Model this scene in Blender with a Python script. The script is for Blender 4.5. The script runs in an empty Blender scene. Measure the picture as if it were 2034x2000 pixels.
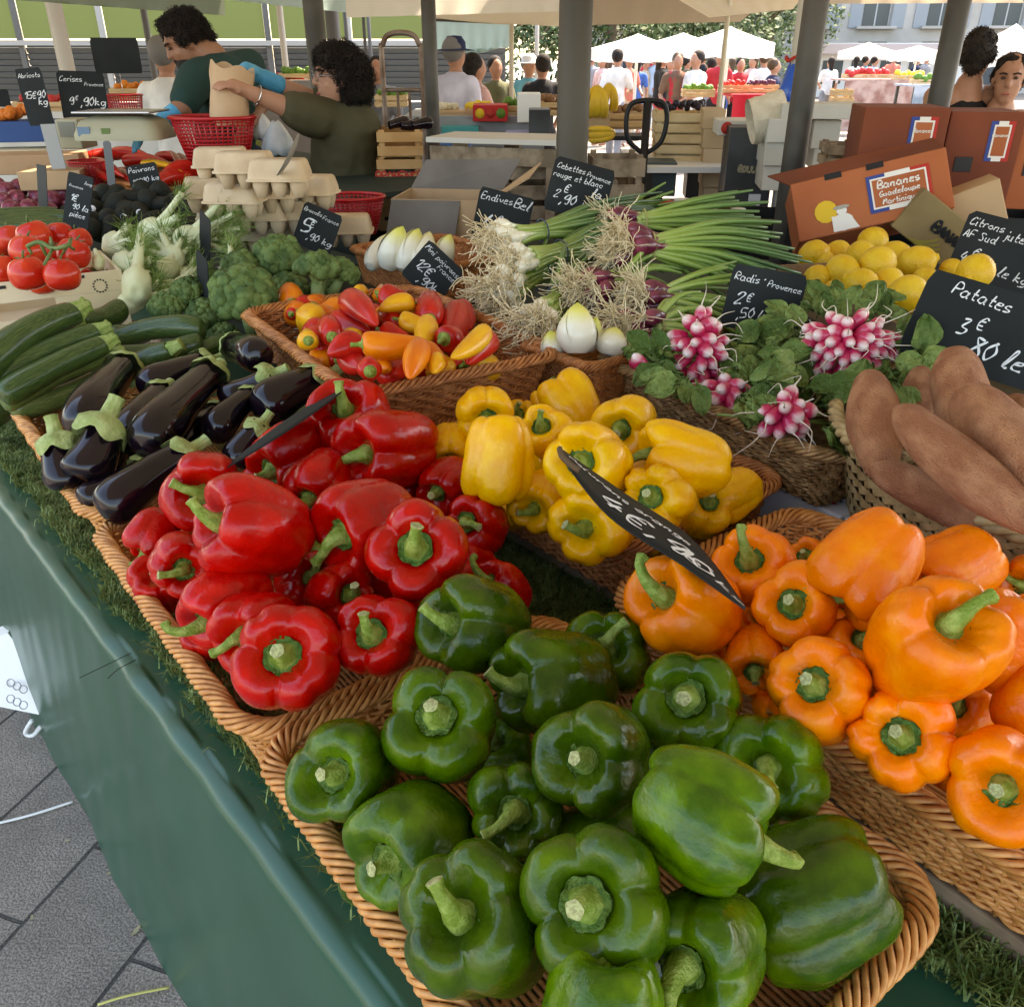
import bpy, math, random
from mathutils import Vector, Matrix, Quaternion, noise as mnoise
R = math.radians
rnd = random.Random(7)
scene = bpy.context.scene
C = scene.collection
# ---------------------------------------------------------------- camera
CAMZ, FPX, PITCH = 1.6, 1700.0, R(27.5)
cd = bpy.data.cameras.new('camera'); cam = bpy.data.objects.new('camera', cd); C.objects.link(cam)
cam.location = (0, 0, CAMZ); cam.rotation_euler = (R(90) - PITCH, 0, 0)
cd.sensor_width = 36; cd.lens = 36 * FPX / 2034; cd.clip_start = .02; cd.clip_end = 2000
scene.camera = cam
# ---------------------------------------------------------------- sky and sun
SUN_EL, SUN_ROT = R(58), R(35)
w = bpy.data.worlds.new('World'); scene.world = w; w.use_nodes = True
nt = w.node_tree; sky = nt.nodes.new('ShaderNodeTexSky'); sky.sky_type = 'NISHITA'; sky.sun_disc = False
sky.sun_elevation = SUN_EL; sky.sun_rotation = SUN_ROT; sky.dust_density = 2.0; sky.air_density = 1.0
bg = nt.nodes['Background']; bg.inputs['Strength'].default_value = 0.15
nt.links.new(sky.outputs[0], bg.inputs[0])
sd = bpy.data.lights.new('sun', 'SUN'); sun = bpy.data.objects.new('sun', sd); C.objects.link(sun)
sd.energy = 2.2; sd.angle = R(.5); sd.color = (1, .94, .85)
sdir = Vector((math.sin(SUN_ROT) * math.cos(SUN_EL), math.cos(SUN_ROT) * math.cos(SUN_EL), math.sin(SUN_EL)))
sun.rotation_euler = sdir.to_track_quat('Z', 'Y').to_euler()
vs = scene.view_settings; vs.view_transform = 'Standard'; vs.look = 'None'; vs.exposure = 2.74; vs.gamma = 1; vs.use_white_balance = True; vs.white_balance_temperature = 8200; vs.white_balance_tint = 12
scene.cycles.max_bounces = 8; scene.cycles.diffuse_bounces = 4; scene.cycles.caustics_reflective = False
scene.cycles.caustics_refractive = False; scene.cycles.use_denoising = True; scene.cycles.sample_clamp_indirect = 6
# ---------------------------------------------------------------- where a point stands
KD = 2034 / 1936
def ray(x, y):
    X = x * KD - 1017; Y = 1000 - y * KD
    return Vector((X, FPX * math.cos(PITCH) + Y * math.sin(PITCH), -FPX * math.sin(PITCH) + Y * math.cos(PITCH)))
CAM = Vector((0, 0, CAMZ))
def at(x, y, z):
    d = ray(x, y); return CAM + d * ((z - CAMZ) / d.z)
def wd(x, y, dist):
    d = ray(x, y); return CAM + d * (dist / d.y)
FWD = Vector((0, math.cos(PITCH), -math.sin(PITCH))); UPV = Vector((0, math.sin(PITCH), math.cos(PITCH))); RGT = Vector((1, 0, 0))
def mpp(p):                     # metres that one such unit spans at p
    return (p - CAM).dot(FWD) * KD / FPX
def proj(p):
    q = p - CAM; d = q.dot(FWD)
    return ((q.x / d * FPX + 1017) / KD, (1000 - q.dot(UPV) / d * FPX) / KD)
def cv(x, y, z):                # direction given to the right, up and towards the viewer
    return (RGT * x + UPV * y - FWD * z).normalized()
# ---------------------------------------------------------------- mesh helpers
class MB:
    def __init__(s): s.v = []; s.f = []; s.m = []; s.mi = 0
    def add(s, vs, fs):
        n = len(s.v); s.v.extend([tuple(p) for p in vs]); s.f.extend([tuple(i + n for i in f) for f in fs]); s.m.extend([s.mi] * len(fs)); return s
    def box(s, c, d, rot=None):
        c = Vector(c); hx, hy, hz = d[0] / 2, d[1] / 2, d[2] / 2
        P = [Vector((x, y, z)) for x in (-hx, hx) for y in (-hy, hy) for z in (-hz, hz)]
        if rot: P = [rot @ p for p in P]
        return s.add([c + p for p in P], [(0, 1, 3, 2), (4, 6, 7, 5), (0, 4, 5, 1), (2, 3, 7, 6), (0, 2, 6, 4), (1, 5, 7, 3)])
    def tube(s, pts, r, n=6, cap=True):
        pts = [Vector(p) for p in pts]; k = len(pts)
        rr = r if isinstance(r, (list, tuple)) else [r] * k
        vs = []; u = None
        for i in range(k):
            t = (pts[min(i + 1, k - 1)] - pts[max(i - 1, 0)])
            if t.length < 1e-9: t = Vector((0, 0, 1))
            t.normalize()
            if u is None: u = t.orthogonal().normalized()
            else:
                u = u - t * u.dot(t)
                u = t.orthogonal().normalized() if u.length < 1e-6 else u.normalized()
            b = t.cross(u)
            for j in range(n):
                a = 2 * math.pi * j / n; vs.append(pts[i] + (u * math.cos(a) + b * math.sin(a)) * rr[i])
        fs = [(i * n + j, i * n + (j + 1) % n, (i + 1) * n + (j + 1) % n, (i + 1) * n + j) for i in range(k - 1) for j in range(n)]
        if cap: fs += [tuple(range(n))[::-1], tuple((k - 1) * n + j for j in range(n))]
        return s.add(vs, fs)
    def lathe(s, prof, n=24, M=None, mod=None):
        vs = []; k = len(prof)
        for i, (r, z) in enumerate(prof):
            for j in range(n):
                a = 2 * math.pi * j / n; p = Vector((r * math.cos(a), r * math.sin(a), z))
                if mod: p = mod(p, a, i / (k - 1))
                vs.append(M @ p if M else p)
        fs = [(i * n + j, i * n + (j + 1) % n, (i + 1) * n + (j + 1) % n, (i + 1) * n + j) for i in range(k - 1) for j in range(n)]
        fs += [tuple(range(n))[::-1], tuple((k - 1) * n + j for j in range(n))]
        return s.add(vs, fs)
    def ell(s, c, r, n=12, m=8, rot=None):
        c = Vector(c); vs = []
        for i in range(m + 1):
            t = math.pi * (i + .02) / (m + .04)
            for j in range(n):
                a = 2 * math.pi * j / n; p = Vector((r[0] * math.sin(t) * math.cos(a), r[1] * math.sin(t) * math.sin(a), r[2] * math.cos(t)))
                vs.append(c + (rot @ p if rot else p))
        fs = [(i * n + j, (i + 1) * n + j, (i + 1) * n + (j + 1) % n, i * n + (j + 1) % n) for i in range(m) for j in range(n)]
        return s.add(vs, fs)
    def grid(s, fn, nu, nv):
        vs = [fn(i / nu, j / nv) for i in range(nu + 1) for j in range(nv + 1)]
        return s.add(vs, [(i * (nv + 1) + j, (i + 1) * (nv + 1) + j, (i + 1) * (nv + 1) + j + 1, i * (nv + 1) + j + 1) for i in range(nu) for j in range(nv)])
    def mesh(s, name, mats=(), smooth=True):
        me = bpy.data.meshes.new(name); me.from_pydata(s.v, [], s.f)
        for m in (mats if isinstance(mats, (list, tuple)) else (mats,)): me.materials.append(m)
        if len(me.materials) > 1: me.polygons.foreach_set('material_index', s.m)
        if smooth: me.polygons.foreach_set('use_smooth', [True] * len(me.polygons))
        me.update(); return me
    def build(s, name, mats, parent=None, smooth=True, bevel=0, solid=0):
        o = ob(name, s.mesh(name, mats, smooth), parent)
        if solid: md = o.modifiers.new('s', 'SOLIDIFY'); md.thickness = solid; md.offset = 0
        if bevel: md = o.modifiers.new('b', 'BEVEL'); md.width = bevel; md.segments = 2; md.limit_method = 'ANGLE'
        return o
def ob(name, me, parent=None, M=None, mat=None):
    o = bpy.data.objects.new(name, me); C.objects.link(o)
    if parent: o.parent = parent
    if M: o.matrix_world = M if not parent else M
    if mat:
        for sl in o.material_slots: sl.link = 'OBJECT'
        for sl, m in zip(o.material_slots, mat if isinstance(mat, (list, tuple)) else (mat,)): sl.material = m
    return o
def empty(name, loc=(0, 0, 0), rz=0):
    o = bpy.data.objects.new(name, None); C.objects.link(o); o.location = loc; o.rotation_euler = (0, 0, rz); o.empty_display_size = .05
    return o
def tag(o, label, cat, group=None):
    o['label'] = label; o['category'] = cat
    if group: o['group'] = group
    return o
def setting(o, kind='structure'): o['kind'] = kind; return o
def frame(loc, zax, xhint, s=1.0):          # a matrix whose z follows zax and whose x leans to xhint
    z = Vector(zax).normalized(); x = Vector(xhint) - z * Vector(xhint).dot(z)
    if x.length < 1e-5: x = z.orthogonal()
    x.normalize(); y = z.cross(x)
    sx, sy, sz = (s, s, s) if not isinstance(s, (tuple, list)) else s
    return Matrix(((x.x * sx, y.x * sy, z.x * sz, loc[0]), (x.y * sx, y.y * sy, z.y * sz, loc[1]), (x.z * sx, y.z * sy, z.z * sz, loc[2]), (0, 0, 0, 1)))
def crom(P, n=6, closed=False):
    P = [Vector(p) for p in P]; out = []; k = len(P)
    if k < 3 and not closed:
        return [P[0].lerp(P[-1], i / n) for i in range(n + 1)] if k == 2 else P
    for i in range(k if closed else k - 1):
        g = (lambda j: P[j % k]) if closed else (lambda j: P[max(0, min(k - 1, j))])
        a, b, c, d = g(i - 1), g(i), g(i + 1), g(i + 2)
        for q in range(n):
            t = q / n; out.append(.5 * ((2 * b) + (c - a) * t + (2 * a - 5 * b + 4 * c - d) * t * t + (3 * b - a - 3 * c + d) * t ** 3))
    if not closed: out.append(P[-1])
    return out
# ---------------------------------------------------------------- materials
MATS = {}
def mat(name, col, rough=.5, col2=None, nscale=8, bump=0, bscale=40, metal=0, coat=0, coat_r=.1, spec=.32, detail=3, stretch=None, sheen=0, sub=0, lo=.4, hi=.62):
    if name in MATS: return MATS[name]
    m = bpy.data.materials.new(name); m.use_nodes = True; n = m.node_tree.nodes; L = m.node_tree.links; b = n['Principled BSDF']
    b.inputs['Base Color'].default_value = (*col, 1); b.inputs['Roughness'].default_value = rough; b.inputs['Metallic'].default_value = metal
    b.inputs['Coat Weight'].default_value = coat; b.inputs['Coat Roughness'].default_value = coat_r; b.inputs['Specular IOR Level'].default_value = spec
    if sub: b.inputs['Subsurface Weight'].default_value = sub; b.inputs['Subsurface Radius'].default_value = (.01, .006, .003)
    tc = n.new('ShaderNodeTexCoord'); mp = n.new('ShaderNodeMapping'); L.new(tc.outputs['Object'], mp.inputs[0])
    if stretch: mp.inputs['Scale'].default_value = stretch
    oi = n.new('ShaderNodeObjectInfo'); ad = n.new('ShaderNodeVectorMath'); ad.operation = 'ADD'; sc = n.new('ShaderNodeMath'); sc.operation = 'MULTIPLY'; sc.inputs[1].default_value = 13
    L.new(oi.outputs['Random'], sc.inputs[0]); L.new(mp.outputs[0], ad.inputs[0]); L.new(sc.outputs[0], ad.inputs[1])
    if col2:
        t = n.new('ShaderNodeTexNoise'); t.inputs['Scale'].default_value = nscale; t.inputs['Detail'].default_value = detail; L.new(ad.outputs[0], t.inputs[0])
        r = n.new('ShaderNodeValToRGB'); r.color_ramp.elements[0].position = lo; r.color_ramp.elements[1].position = hi
        r.color_ramp.elements[0].color = (*col, 1); r.color_ramp.elements[1].color = (*col2, 1); L.new(t.outputs[0], r.inputs[0]); L.new(r.outputs[0], b.inputs['Base Color'])
    if bump:
        t = n.new('ShaderNodeTexNoise'); t.inputs['Scale'].default_value = bscale; t.inputs['Detail'].default_value = 4; L.new(ad.outputs[0], t.inputs[0])
        bp = n.new('ShaderNodeBump'); bp.inputs['Strength'].default_value = 1; bp.inputs['Distance'].default_value = bump; L.new(t.outputs[0], bp.inputs['Height']); L.new(bp.outputs[0], b.inputs['Normal'])
    MATS[name] = m; return m
def grad(name, stops, axis=2, lo=0, hi=1, rough=.45, nz=.08, nscale=6, coat=0, bump=0):   # colour that runs along the thing itself
    if name in MATS: return MATS[name]
    m = bpy.data.materials.new(name); m.use_nodes = True; n = m.node_tree.nodes; L = m.node_tree.links; b = n['Principled BSDF']
    b.inputs['Roughness'].default_value = rough; b.inputs['Coat Weight'].default_value = coat
    tc = n.new('ShaderNodeTexCoord'); sp = n.new('ShaderNodeSeparateXYZ'); L.new(tc.outputs['Object'], sp.inputs[0])
    mr = n.new('ShaderNodeMapRange'); mr.inputs[1].default_value = lo; mr.inputs[2].default_value = hi; L.new(sp.outputs[axis], mr.inputs[0])
    t = n.new('ShaderNodeTexNoise'); t.inputs['Scale'].default_value = nscale; L.new(tc.outputs['Object'], t.inputs[0])
    ma = n.new('ShaderNodeMath'); ma.operation = 'MULTIPLY_ADD'; ma.inputs[1].default_value = nz * 2; L.new(t.outputs[0], ma.inputs[0]); L.new(mr.outputs[0], ma.inputs[2])
    sb = n.new('ShaderNodeMath'); sb.operation = 'SUBTRACT'; sb.inputs[1].default_value = nz; L.new(ma.outputs[0], sb.inputs[0])
    r = n.new('ShaderNodeValToRGB'); cr = r.color_ramp
    while len(cr.elements) < len(stops): cr.elements.new(.5)
    for e, (p, c) in zip(cr.elements, stops): e.position = p; e.color = (*c, 1)
    L.new(sb.outputs[0], r.inputs[0]); L.new(r.outputs[0], b.inputs['Base Color'])
    MATS[name] = m; return m
def cloth_mat(name, col, trans=.5, rough=.8, tcol=None):     # thin fabric that lets daylight through
    if name in MATS: return MATS[name]
    m = bpy.data.materials.new(name); m.use_nodes = True; n = m.node_tree.nodes; L = m.node_tree.links
    n.remove(n['Principled BSDF']); d = n.new('ShaderNodeBsdfDiffuse'); t = n.new('ShaderNodeBsdfTranslucent'); x = n.new('ShaderNodeMixShader')
    d.inputs[0].default_value = (*col, 1); t.inputs[0].default_value = (*(tcol or col), 1); x.inputs[0].default_value = trans
    L.new(d.outputs[0], x.inputs[1]); L.new(t.outputs[0], x.inputs[2]); L.new(x.outputs[0], n['Material Output'].inputs[0])
    MATS[name] = m; return m
ORD = 'first second third fourth fifth sixth seventh eighth ninth tenth eleventh twelfth'.split()
def spell(n): return ORD[n] if n < 12 else str(n + 1) + 'th'
def rank_labels(objs, fmt, rows=1, pos=None):     # true places in the photograph: rows from front to back, each read from the left
    pos = pos or (lambda o: proj(o.matrix_world.translation))
    bpy.context.view_layer.update()
    P = sorted(objs, key=lambda o: -pos(o)[1]); k = math.ceil(len(P) / rows)
    rn = {1: [''], 2: ['front', 'back'], 3: ['front', 'middle', 'back'], 4: ['front', 'second', 'third', 'back'], 5: ['front', 'second', 'third', 'fourth', 'back']}[rows]
    for r in range(rows):
        row = sorted(P[r * k:(r + 1) * k], key=lambda o: pos(o)[0])
        for i, o in enumerate(row):
            o['label'] = fmt.format(n=spell(i), row=rn[r], look=o.get('look', ''))
            if 'look' in o: del o['look']
# ================================================================ the setting
HX = R(-52); UX = Vector((math.cos(HX), math.sin(HX), 0)); VX = Vector((-UX.y, UX.x, 0))      # along the stall towards the viewer, across it
def paving_mat():
    m = bpy.data.materials.new('paving'); m.use_nodes = True; n = m.node_tree.nodes; L = m.node_tree.links; b = n['Principled BSDF']
    b.inputs['Roughness'].default_value = .75
    tc = n.new('ShaderNodeTexCoord'); mp = n.new('ShaderNodeMapping'); mp.inputs['Rotation'].default_value = (0, 0, R(-72.4)); L.new(tc.outputs['Object'], mp.inputs[0])
    nz = n.new('ShaderNodeTexNoise'); nz.inputs['Scale'].default_value = 14; L.new(mp.outputs[0], nz.inputs[0])
    vm = n.new('ShaderNodeVectorMath'); vm.operation = 'MULTIPLY_ADD'; vm.inputs[1].default_value = (.006, .006, 0); L.new(nz.outputs[1], vm.inputs[0]); L.new(mp.outputs[0], vm.inputs[2])
    br = n.new('ShaderNodeTexBrick'); br.inputs['Scale'].default_value = 1; br.inputs['Brick Width'].default_value = .41; br.inputs['Row Height'].default_value = .266
    br.inputs['Mortar Size'].default_value = .005; br.inputs['Mortar Smooth'].default_value = .35
    br.inputs[1].default_value = (.27, .228, .19, 1); br.inputs[2].default_value = (.21, .18, .152, 1); br.inputs[3].default_value = (.055, .05, .045, 1); L.new(vm.outputs[0], br.inputs[0])
    n2 = n.new('ShaderNodeTexNoise'); n2.inputs['Scale'].default_value = 3; n2.inputs['Detail'].default_value = 9; n2.inputs['Roughness'].default_value = .75; L.new(tc.outputs['Object'], n2.inputs[0])
    mr = n.new('ShaderNodeMapRange'); mr.inputs[1].default_value = .3; mr.inputs[2].default_value = .7; mr.inputs[3].default_value = .6; mr.inputs[4].default_value = 1.3; L.new(n2.outputs[0], mr.inputs[0])
    n3 = n.new('ShaderNodeTexNoise'); n3.inputs['Scale'].default_value = 190; n3.inputs['Detail'].default_value = 3; L.new(tc.outputs['Object'], n3.inputs[0])
    m3 = n.new('ShaderNodeMapRange'); m3.inputs[1].default_value = .38; m3.inputs[2].default_value = .62; m3.inputs[3].default_value = .62; m3.inputs[4].default_value = 1.35; L.new(n3.outputs[0], m3.inputs[0])
    mm = n.new('ShaderNodeMath'); mm.operation = 'MULTIPLY'; L.new(mr.outputs[0], mm.inputs[0]); L.new(m3.outputs[0], mm.inputs[1])
    vv = n.new('ShaderNodeVectorMath'); vv.operation = 'SCALE'; L.new(br.outputs[0], vv.inputs[0]); L.new(mm.outputs[0], vv.inputs[3]); L.new(vv.outputs[0], b.inputs['Base Color'])
    h = n.new('ShaderNodeMath'); h.operation = 'MULTIPLY_ADD'; h.inputs[1].default_value = -1.6; L.new(br.outputs[1], h.inputs[0]); L.new(n3.outputs[0], h.inputs[2])
    bp = n.new('ShaderNodeBump'); bp.inputs['Distance'].default_value = .0035; L.new(h.outputs[0], bp.inputs['Height']); L.new(bp.outputs[0], b.inputs['Normal'])
    return m
g = MB(); g.add([(-400, -60, 0), (400, -60, 0), (400, 600, 0), (-400, 600, 0)], [(0, 1, 2, 3)])
setting(g.build('paving', paving_mat(), smooth=False))
# unseen canvas canopy carried by grey posts, darkened and sized to shape the light
canvas = cloth_mat('canvas_darkened', (.045, .042, .034), .18, tcol=(.40, .34, .24))
canvas_g = cloth_mat('canvas_green', (.34, .42, .36), .45)
wood = mat('pale_wood', (.50, .34, .17), .7, (.62, .45, .26), 9, .0006, 60, stretch=(1, 1, 6))
woodd = mat('old_wood', (.17, .12, .075), .8, (.32, .24, .16), 14, .0012, 80)
steel = mat('grey_post', (.052, .048, .040), .5, (.088, .080, .068), 5)
chrome = mat('metal', (.55, .55, .55), .3, metal=1)
black = mat('black', (.012, .012, .013), .45)
white = mat('white', (.8, .8, .78), .55)
kraft = mat('kraft', (.42, .27, .15), .8, (.48, .32, .18), 5)
# ================================================================ the stall: table, cloth, canopy, posts
TO = Vector((-.968, 1.434, 0)); TU = Vector((.656, -.755, 0)); TV = Vector((.755, .656, 0))     # table edge: along it to the viewer, and inwards
def tp(s, w, z): return TO + TU * s + TV * w + Vector((0, 0, z))
clothm = mat('green_plastic_cloth', (.012, .070, .038), .34, (.018, .085, .048), 3, .0008, 6, coat=.22, coat_r=.2)
def cloth_pt(u, v):
    s = -4.2 + u * 6.6; q = v * 2.0
    f1 = mnoise.noise(Vector((s * 1.7, 0, 3))); f2 = mnoise.noise(Vector((s * 6, q * 1.2, 9))); f3 = mnoise.noise(Vector((s * 14 + q * 4, q * 2, 1)))
    if q < .95: w_, z = .95 - q + .02, .852 + .0015 * f2 * (1 if q > .8 else 0)
    elif q < 1.0: a = (q - .95) / .05 * math.pi / 2; w_, z = .024 * (1 - math.sin(a)) - .003 * f3 * math.sin(a), .832 + .02 * math.cos(a) + .003 * f3
    else:
        d = (q - 1.0) * .83 / 1.0; w_ = -(.003 * f3 + .03 * f1 * d + .007 * f2 * d + .02 * d) ; z = .832 - d
    return tp(s, w_, z)
b = MB(); NU, NV = 420, 110
cvs = []; vv = [i / 30 * .45 for i in range(31)] + [.45 + .05 * (i + 1) / 20 for i in range(20)] + [.5 + .5 * (i + 1) / 60 for i in range(60)]
for i in range(NU + 1):
    for v in vv: cvs.append(cloth_pt(i / NU, v))
n = len(vv); b.add(cvs, [(i * n + j, (i + 1) * n + j, (i + 1) * n + j + 1, i * n + j + 1) for i in range(NU) for j in range(n - 1)])
tag(b.build('tablecloth', clothm), 'dark green glossy plastic cloth hanging over the edge of the vegetable stall', 'tablecloth')
t = empty('stall_table', tp(-1, .5, 0)); tag(t, 'trestle table under the green plastic cloth', 'table')
def wt(o, p): o.parent = p; o.matrix_parent_inverse = Matrix.Translation(-Vector(p.location)) if p.rotation_euler.z == 0 else p.matrix_world.inverted(); return o
RT = Matrix.Rotation(math.atan2(TU.y, TU.x), 3, 'Z')
wt(MB().box(tp(-.9, .5, .835), (6.4, .94, .025), RT).build('table_top', woodd, smooth=False), t)
for s in (-4.0, -2.3, -.6, 1.1, 2.2):
    for w_ in (.1, .9): wt(MB().box(tp(s, w_, .41), (.05, .05, .81), RT).build('leg', woodd, smooth=False), t)
# boards and cartons that lift the back rows
def plank(label, c, L, W, H, h, m=woodd, name='wooden_board', cat='board', grp=None, bev=.003):
    o = MB().box((0, 0, 0), (L, W, H)).build(name, m, smooth=False, bevel=bev); o.matrix_world = Matrix.Translation(c) @ Matrix.Rotation(R(h), 4, 'Z'); return tag(o, label, cat, grp)


pl = at(1148, 1118, 1.0); c_ = Vector((pl.x, pl.y, 0)) + Vector((math.cos(R(-53)), math.sin(R(-53)), 0)) * .42 + Vector((math.sin(R(53)), math.cos(R(53)), 0)) * .25
plank('weathered plank under the orange pepper basket', (c_.x, c_.y, .8725), .95, .44, .03, -53)

pl = at(775, 815, 1.0); c_ = Vector((pl.x, pl.y, 0)) + Vector((math.cos(R(-51)), math.sin(R(-51)), 0)) * .25 + Vector((math.sin(R(51)), math.cos(R(51)), 0)) * .25
plank('dark board under the yellow pepper basket', (c_.x, c_.y, .8725), .50, .40, .03, -51)
# step of grey planks behind the first rows
for k, (x, y, z, L, lab) in enumerate([(700, 690, .975, .9, 'grey plank step under the small pepper basket')]):
    p = at(x, y, z); u = Vector((math.cos(R(-57)), math.sin(R(-57)), 0)); v = Vector((-u.y, u.x, 0)); c = p + u * .1 + v * .15
    plank(lab, (c.x, c.y, z), L, .5, .03, -57, mat('grey_plank', (.36, .35, .33), .6, (.46, .45, .42), 8))
    plank('dark trestle box carrying the ' + lab.split(' under')[0].split(' behind')[0] + (' of the small peppers' if k == 0 else ' of the yellow peppers'), (c.x + v.x * .04, c.y + v.y * .04, (z - .015 + .856) / 2), L - .06, .42, z - .017 - .858, -57, black, 'trestle_box', 'box')
cp = at(1500, 930, .97)
def wbox(label, x, y, z, L, W, H, h, logo=True):
    p = at(x, y, z); u = Vector((math.cos(R(h)), math.sin(R(h)), 0)); v = Vector((-u.y, u.x, 0)); c = p - u * L / 2 + v * W / 2
    e = empty('cardboard_carton', (c.x, c.y, z - H)); e.rotation_euler.z = R(h)
    MB().box((0, 0, H / 2), (L, W, H)).build('carton_body', mat('white_card', (.62, .62, .63), .55, (.68, .68, .68), 4), e, False, .003)
    MB().box((0, 0, H + .001), (L + .004, .004, .001)).build('lid_flap', mat('card_dark', (.2, .2, .2), .8), e, False)
    if logo:
        q = MB()
        for i in range(4):
            for j in range(2): q.mi = (i + j) % 2; q.add([(L / 2 - .03 - i * .012 - a, -W / 2 + .02 + j * .014 + b_, H + .0025) for a, b_ in ((0, .005), (.005, 0), (.010, .005), (.005, .010))], [(0, 1, 2, 3)])
        q.build('printed_pattern', [mat('red_ink', (.4, .02, .02)), mat('navy_ink', (.02, .04, .12))], e, False)
    return tag(e, label, 'carton')
wbox('white carton with a small red and blue diamond pattern under the radish basket', 1590, 978, .958, .62, .46, .10, -58.5)
wbox('white carton next to the sweet potato basket', 1690, 1025, .955, .10, .3, .10, -58.5, False)
# canopy over the stall
def canopy(name, label, x0, x1, y0, y1, z, m, sag=.05, n=16, tilt=0):
    e = empty(name, ((x0 + x1) / 2, (y0 + y1) / 2, z)); hx, hy = (x1 - x0) / 2, (y1 - y0) / 2
    MB().grid(lambda u, v: Vector(((u * 2 - 1) * hx, (v * 2 - 1) * hy, tilt * (v - .5) - sag * math.sin(math.pi * u * 3) ** 2)), n * 2, n).build('canvas_sheet', m, e)
    for sx in (-1, 1):
        MB().tube([(sx * hx, -hy, .02 - tilt / 2), (sx * hx, hy, .02 + tilt / 2)], .02, 8).build('edge_rail', steel, e)
    return tag(e, label, 'canopy')
canopy('stall_canopy', 'dull canvas canopy over the vegetable stall, above the picture', -1.45, 5.2, -1.3, 7.6, 2.75, canvas)
def post(label, x, ypx, dist, wpx, z0=0, z1=2.75, m=steel, square=False, lean=0):
    p = wd(x, ypx, dist); r = wpx * mpp(p) / 2
    e = empty('stall_post', (p.x, p.y, z0))
    if square: MB().box((0, 0, (z1 - z0) / 2), (r * 1.8, r * 1.8, z1 - z0)).build('shaft', m, e, False, .008)
    else: MB().tube([(0, 0, 0), (0, 0, z1 - z0)], r, 20).build('shaft', m, e)
    MB().box((0, 0, .008), (r * 5, r * 5, .016)).build('foot_plate', m, e, False)
    return tag(e, label, 'post', 'grey posts of the market stalls')
post('grey steel post rising behind the woman with short dark hair', 600, 100, 5.2, 38)
post('slim grey post right of the woman, in front of the hand truck', 815, 150, 5.0, 27)
p0 = post('thickest wooden looking post in the middle, behind the spring onion sign', 1085, 150, 3.25, 62, m=mat('worn_post', (.045, .040, .030), .55, (.10, .088, .068), 3, .001, 30, stretch=(1, 1, .15)))
post('grey fluted post behind the orange cardboard box', 1523, 150, 3.45, 46)
post('grey post in front of the woman in the black top', 1790, 120, 3.5, 42)
post('pale pole tied with a red cord just left of the fluted post', 1500, 150, 4.6, 20, m=mat('pale_pole', (.5, .48, .42), .5))
p = wd(1500, 112, 4.6)
tag(MB().tube([(p.x + .035 * math.cos(a), p.y + .035 * math.sin(a), p.z + .01 * math.sin(3 * a)) for a in [i * .5 for i in range(26)]], .007, 5).build('cord', mat('red_cord', (.5, .03, .02))), 'red cord wound round the pale pole', 'cord')
# artificial grass under the baskets
grassm = mat('plastic_grass', (.055, .10, .02), .5, (.18, .25, .075), 30)
def grass(label, s0, s1, w0, w1, count, zz=.858, seed=3):
    q = random.Random(seed); b = MB(); vs = []; fs = []
    for i in range(count):
        s = q.uniform(s0, s1); e = mnoise.noise(Vector((s * 9, 0, seed))) * .022 + mnoise.noise(Vector((s * 31, 2, seed))) * .012; w_ = w0 + e + (w1 - w0 - e) * q.random() ** 1.0
        if q.random() < .04: w_ -= q.uniform(0, .02)
        p = tp(s, w_, zz); a = q.uniform(0, 6.28); l = q.uniform(.008, .024); d = Vector((math.cos(a), math.sin(a), 0)); sd = Vector((-d.y, d.x, 0)) * .0009; k = q.uniform(.2, 1.6)
        n = len(vs); m_ = p + d * l * .35 * k + Vector((0, 0, l * .7)); e_ = p + d * l * k + Vector((0, 0, l * q.uniform(.6, 1.0)))
        vs += [p - sd, p + sd, m_ + sd, m_ - sd, e_]; fs += [(n, n + 1, n + 2, n + 3), (n + 3, n + 2, n + 4)]
    b.add(vs, fs)
    b.add([tp(s0, w0 + .02, zz - .003), tp(s1, w0 + .02, zz - .003), tp(s1, w1, zz - .003), tp(s0, w1, zz - .003)], [(0, 1, 2, 3)])
    o = b.build('artificial_grass', grassm, None, False); o['kind'] = 'stuff'; o['label'] = label; return o
grass('dark green artificial grass mat fringing the aisle side of the wicker baskets', -2.6, 1.22, .046, .13, 30000)
grass('artificial grass mat showing between the green and orange pepper baskets', -.2, 1.72, .40, .62, 34000, seed=5)

canopy('stall_canopy', 'dull canvas canopy over the stalls at the left, above the picture', -10, -1.5, 2.6, 12.5, 2.85, canvas)
canopy('stall_canopy', 'dull canvas canopy over the stalls behind the posts, above the picture', -1.3, 3.6, 7.8, 11.0, 2.8, canvas)
# ================================================================ baskets
def rrect(L, W, rad):                       # rounded rectangle by arc length: point and outward normal
    a, b = L / 2 - rad, W / 2 - rad; arc = rad * math.pi / 2
    segs = [('l', (a, b + rad), (-1, 0), 2 * a, (0, 1)), ('c', (-a, b), 90, arc, 0), ('l', (-a - rad, b), (0, -1), 2 * b, (-1, 0)), ('c', (-a, -b), 180, arc, 0),
            ('l', (-a, -b - rad), (1, 0), 2 * a, (0, -1)), ('c', (a, -b), 270, arc, 0), ('l', (a + rad, -b), (0, 1), 2 * b, (1, 0)), ('c', (a, b), 0, arc, 0)]
    T = sum(s[3] for s in segs)
    def f(s):
        s = (s % 1) * T
        for sg in segs:
            if s <= sg[3]:
                if sg[0] == 'l': return Vector((sg[1][0] + sg[2][0] * s, sg[1][1] + sg[2][1] * s, 0)), Vector((*sg[4], 0))
                an = R(sg[2]) + s / sg[3] * math.pi / 2; nv = Vector((math.cos(an), math.sin(an), 0)); return Vector((*sg[1], 0)) + nv * rad, nv
            s -= sg[3]
        return Vector((a, b + rad, 0)), Vector((0, 1, 0))
    return f, T
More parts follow.
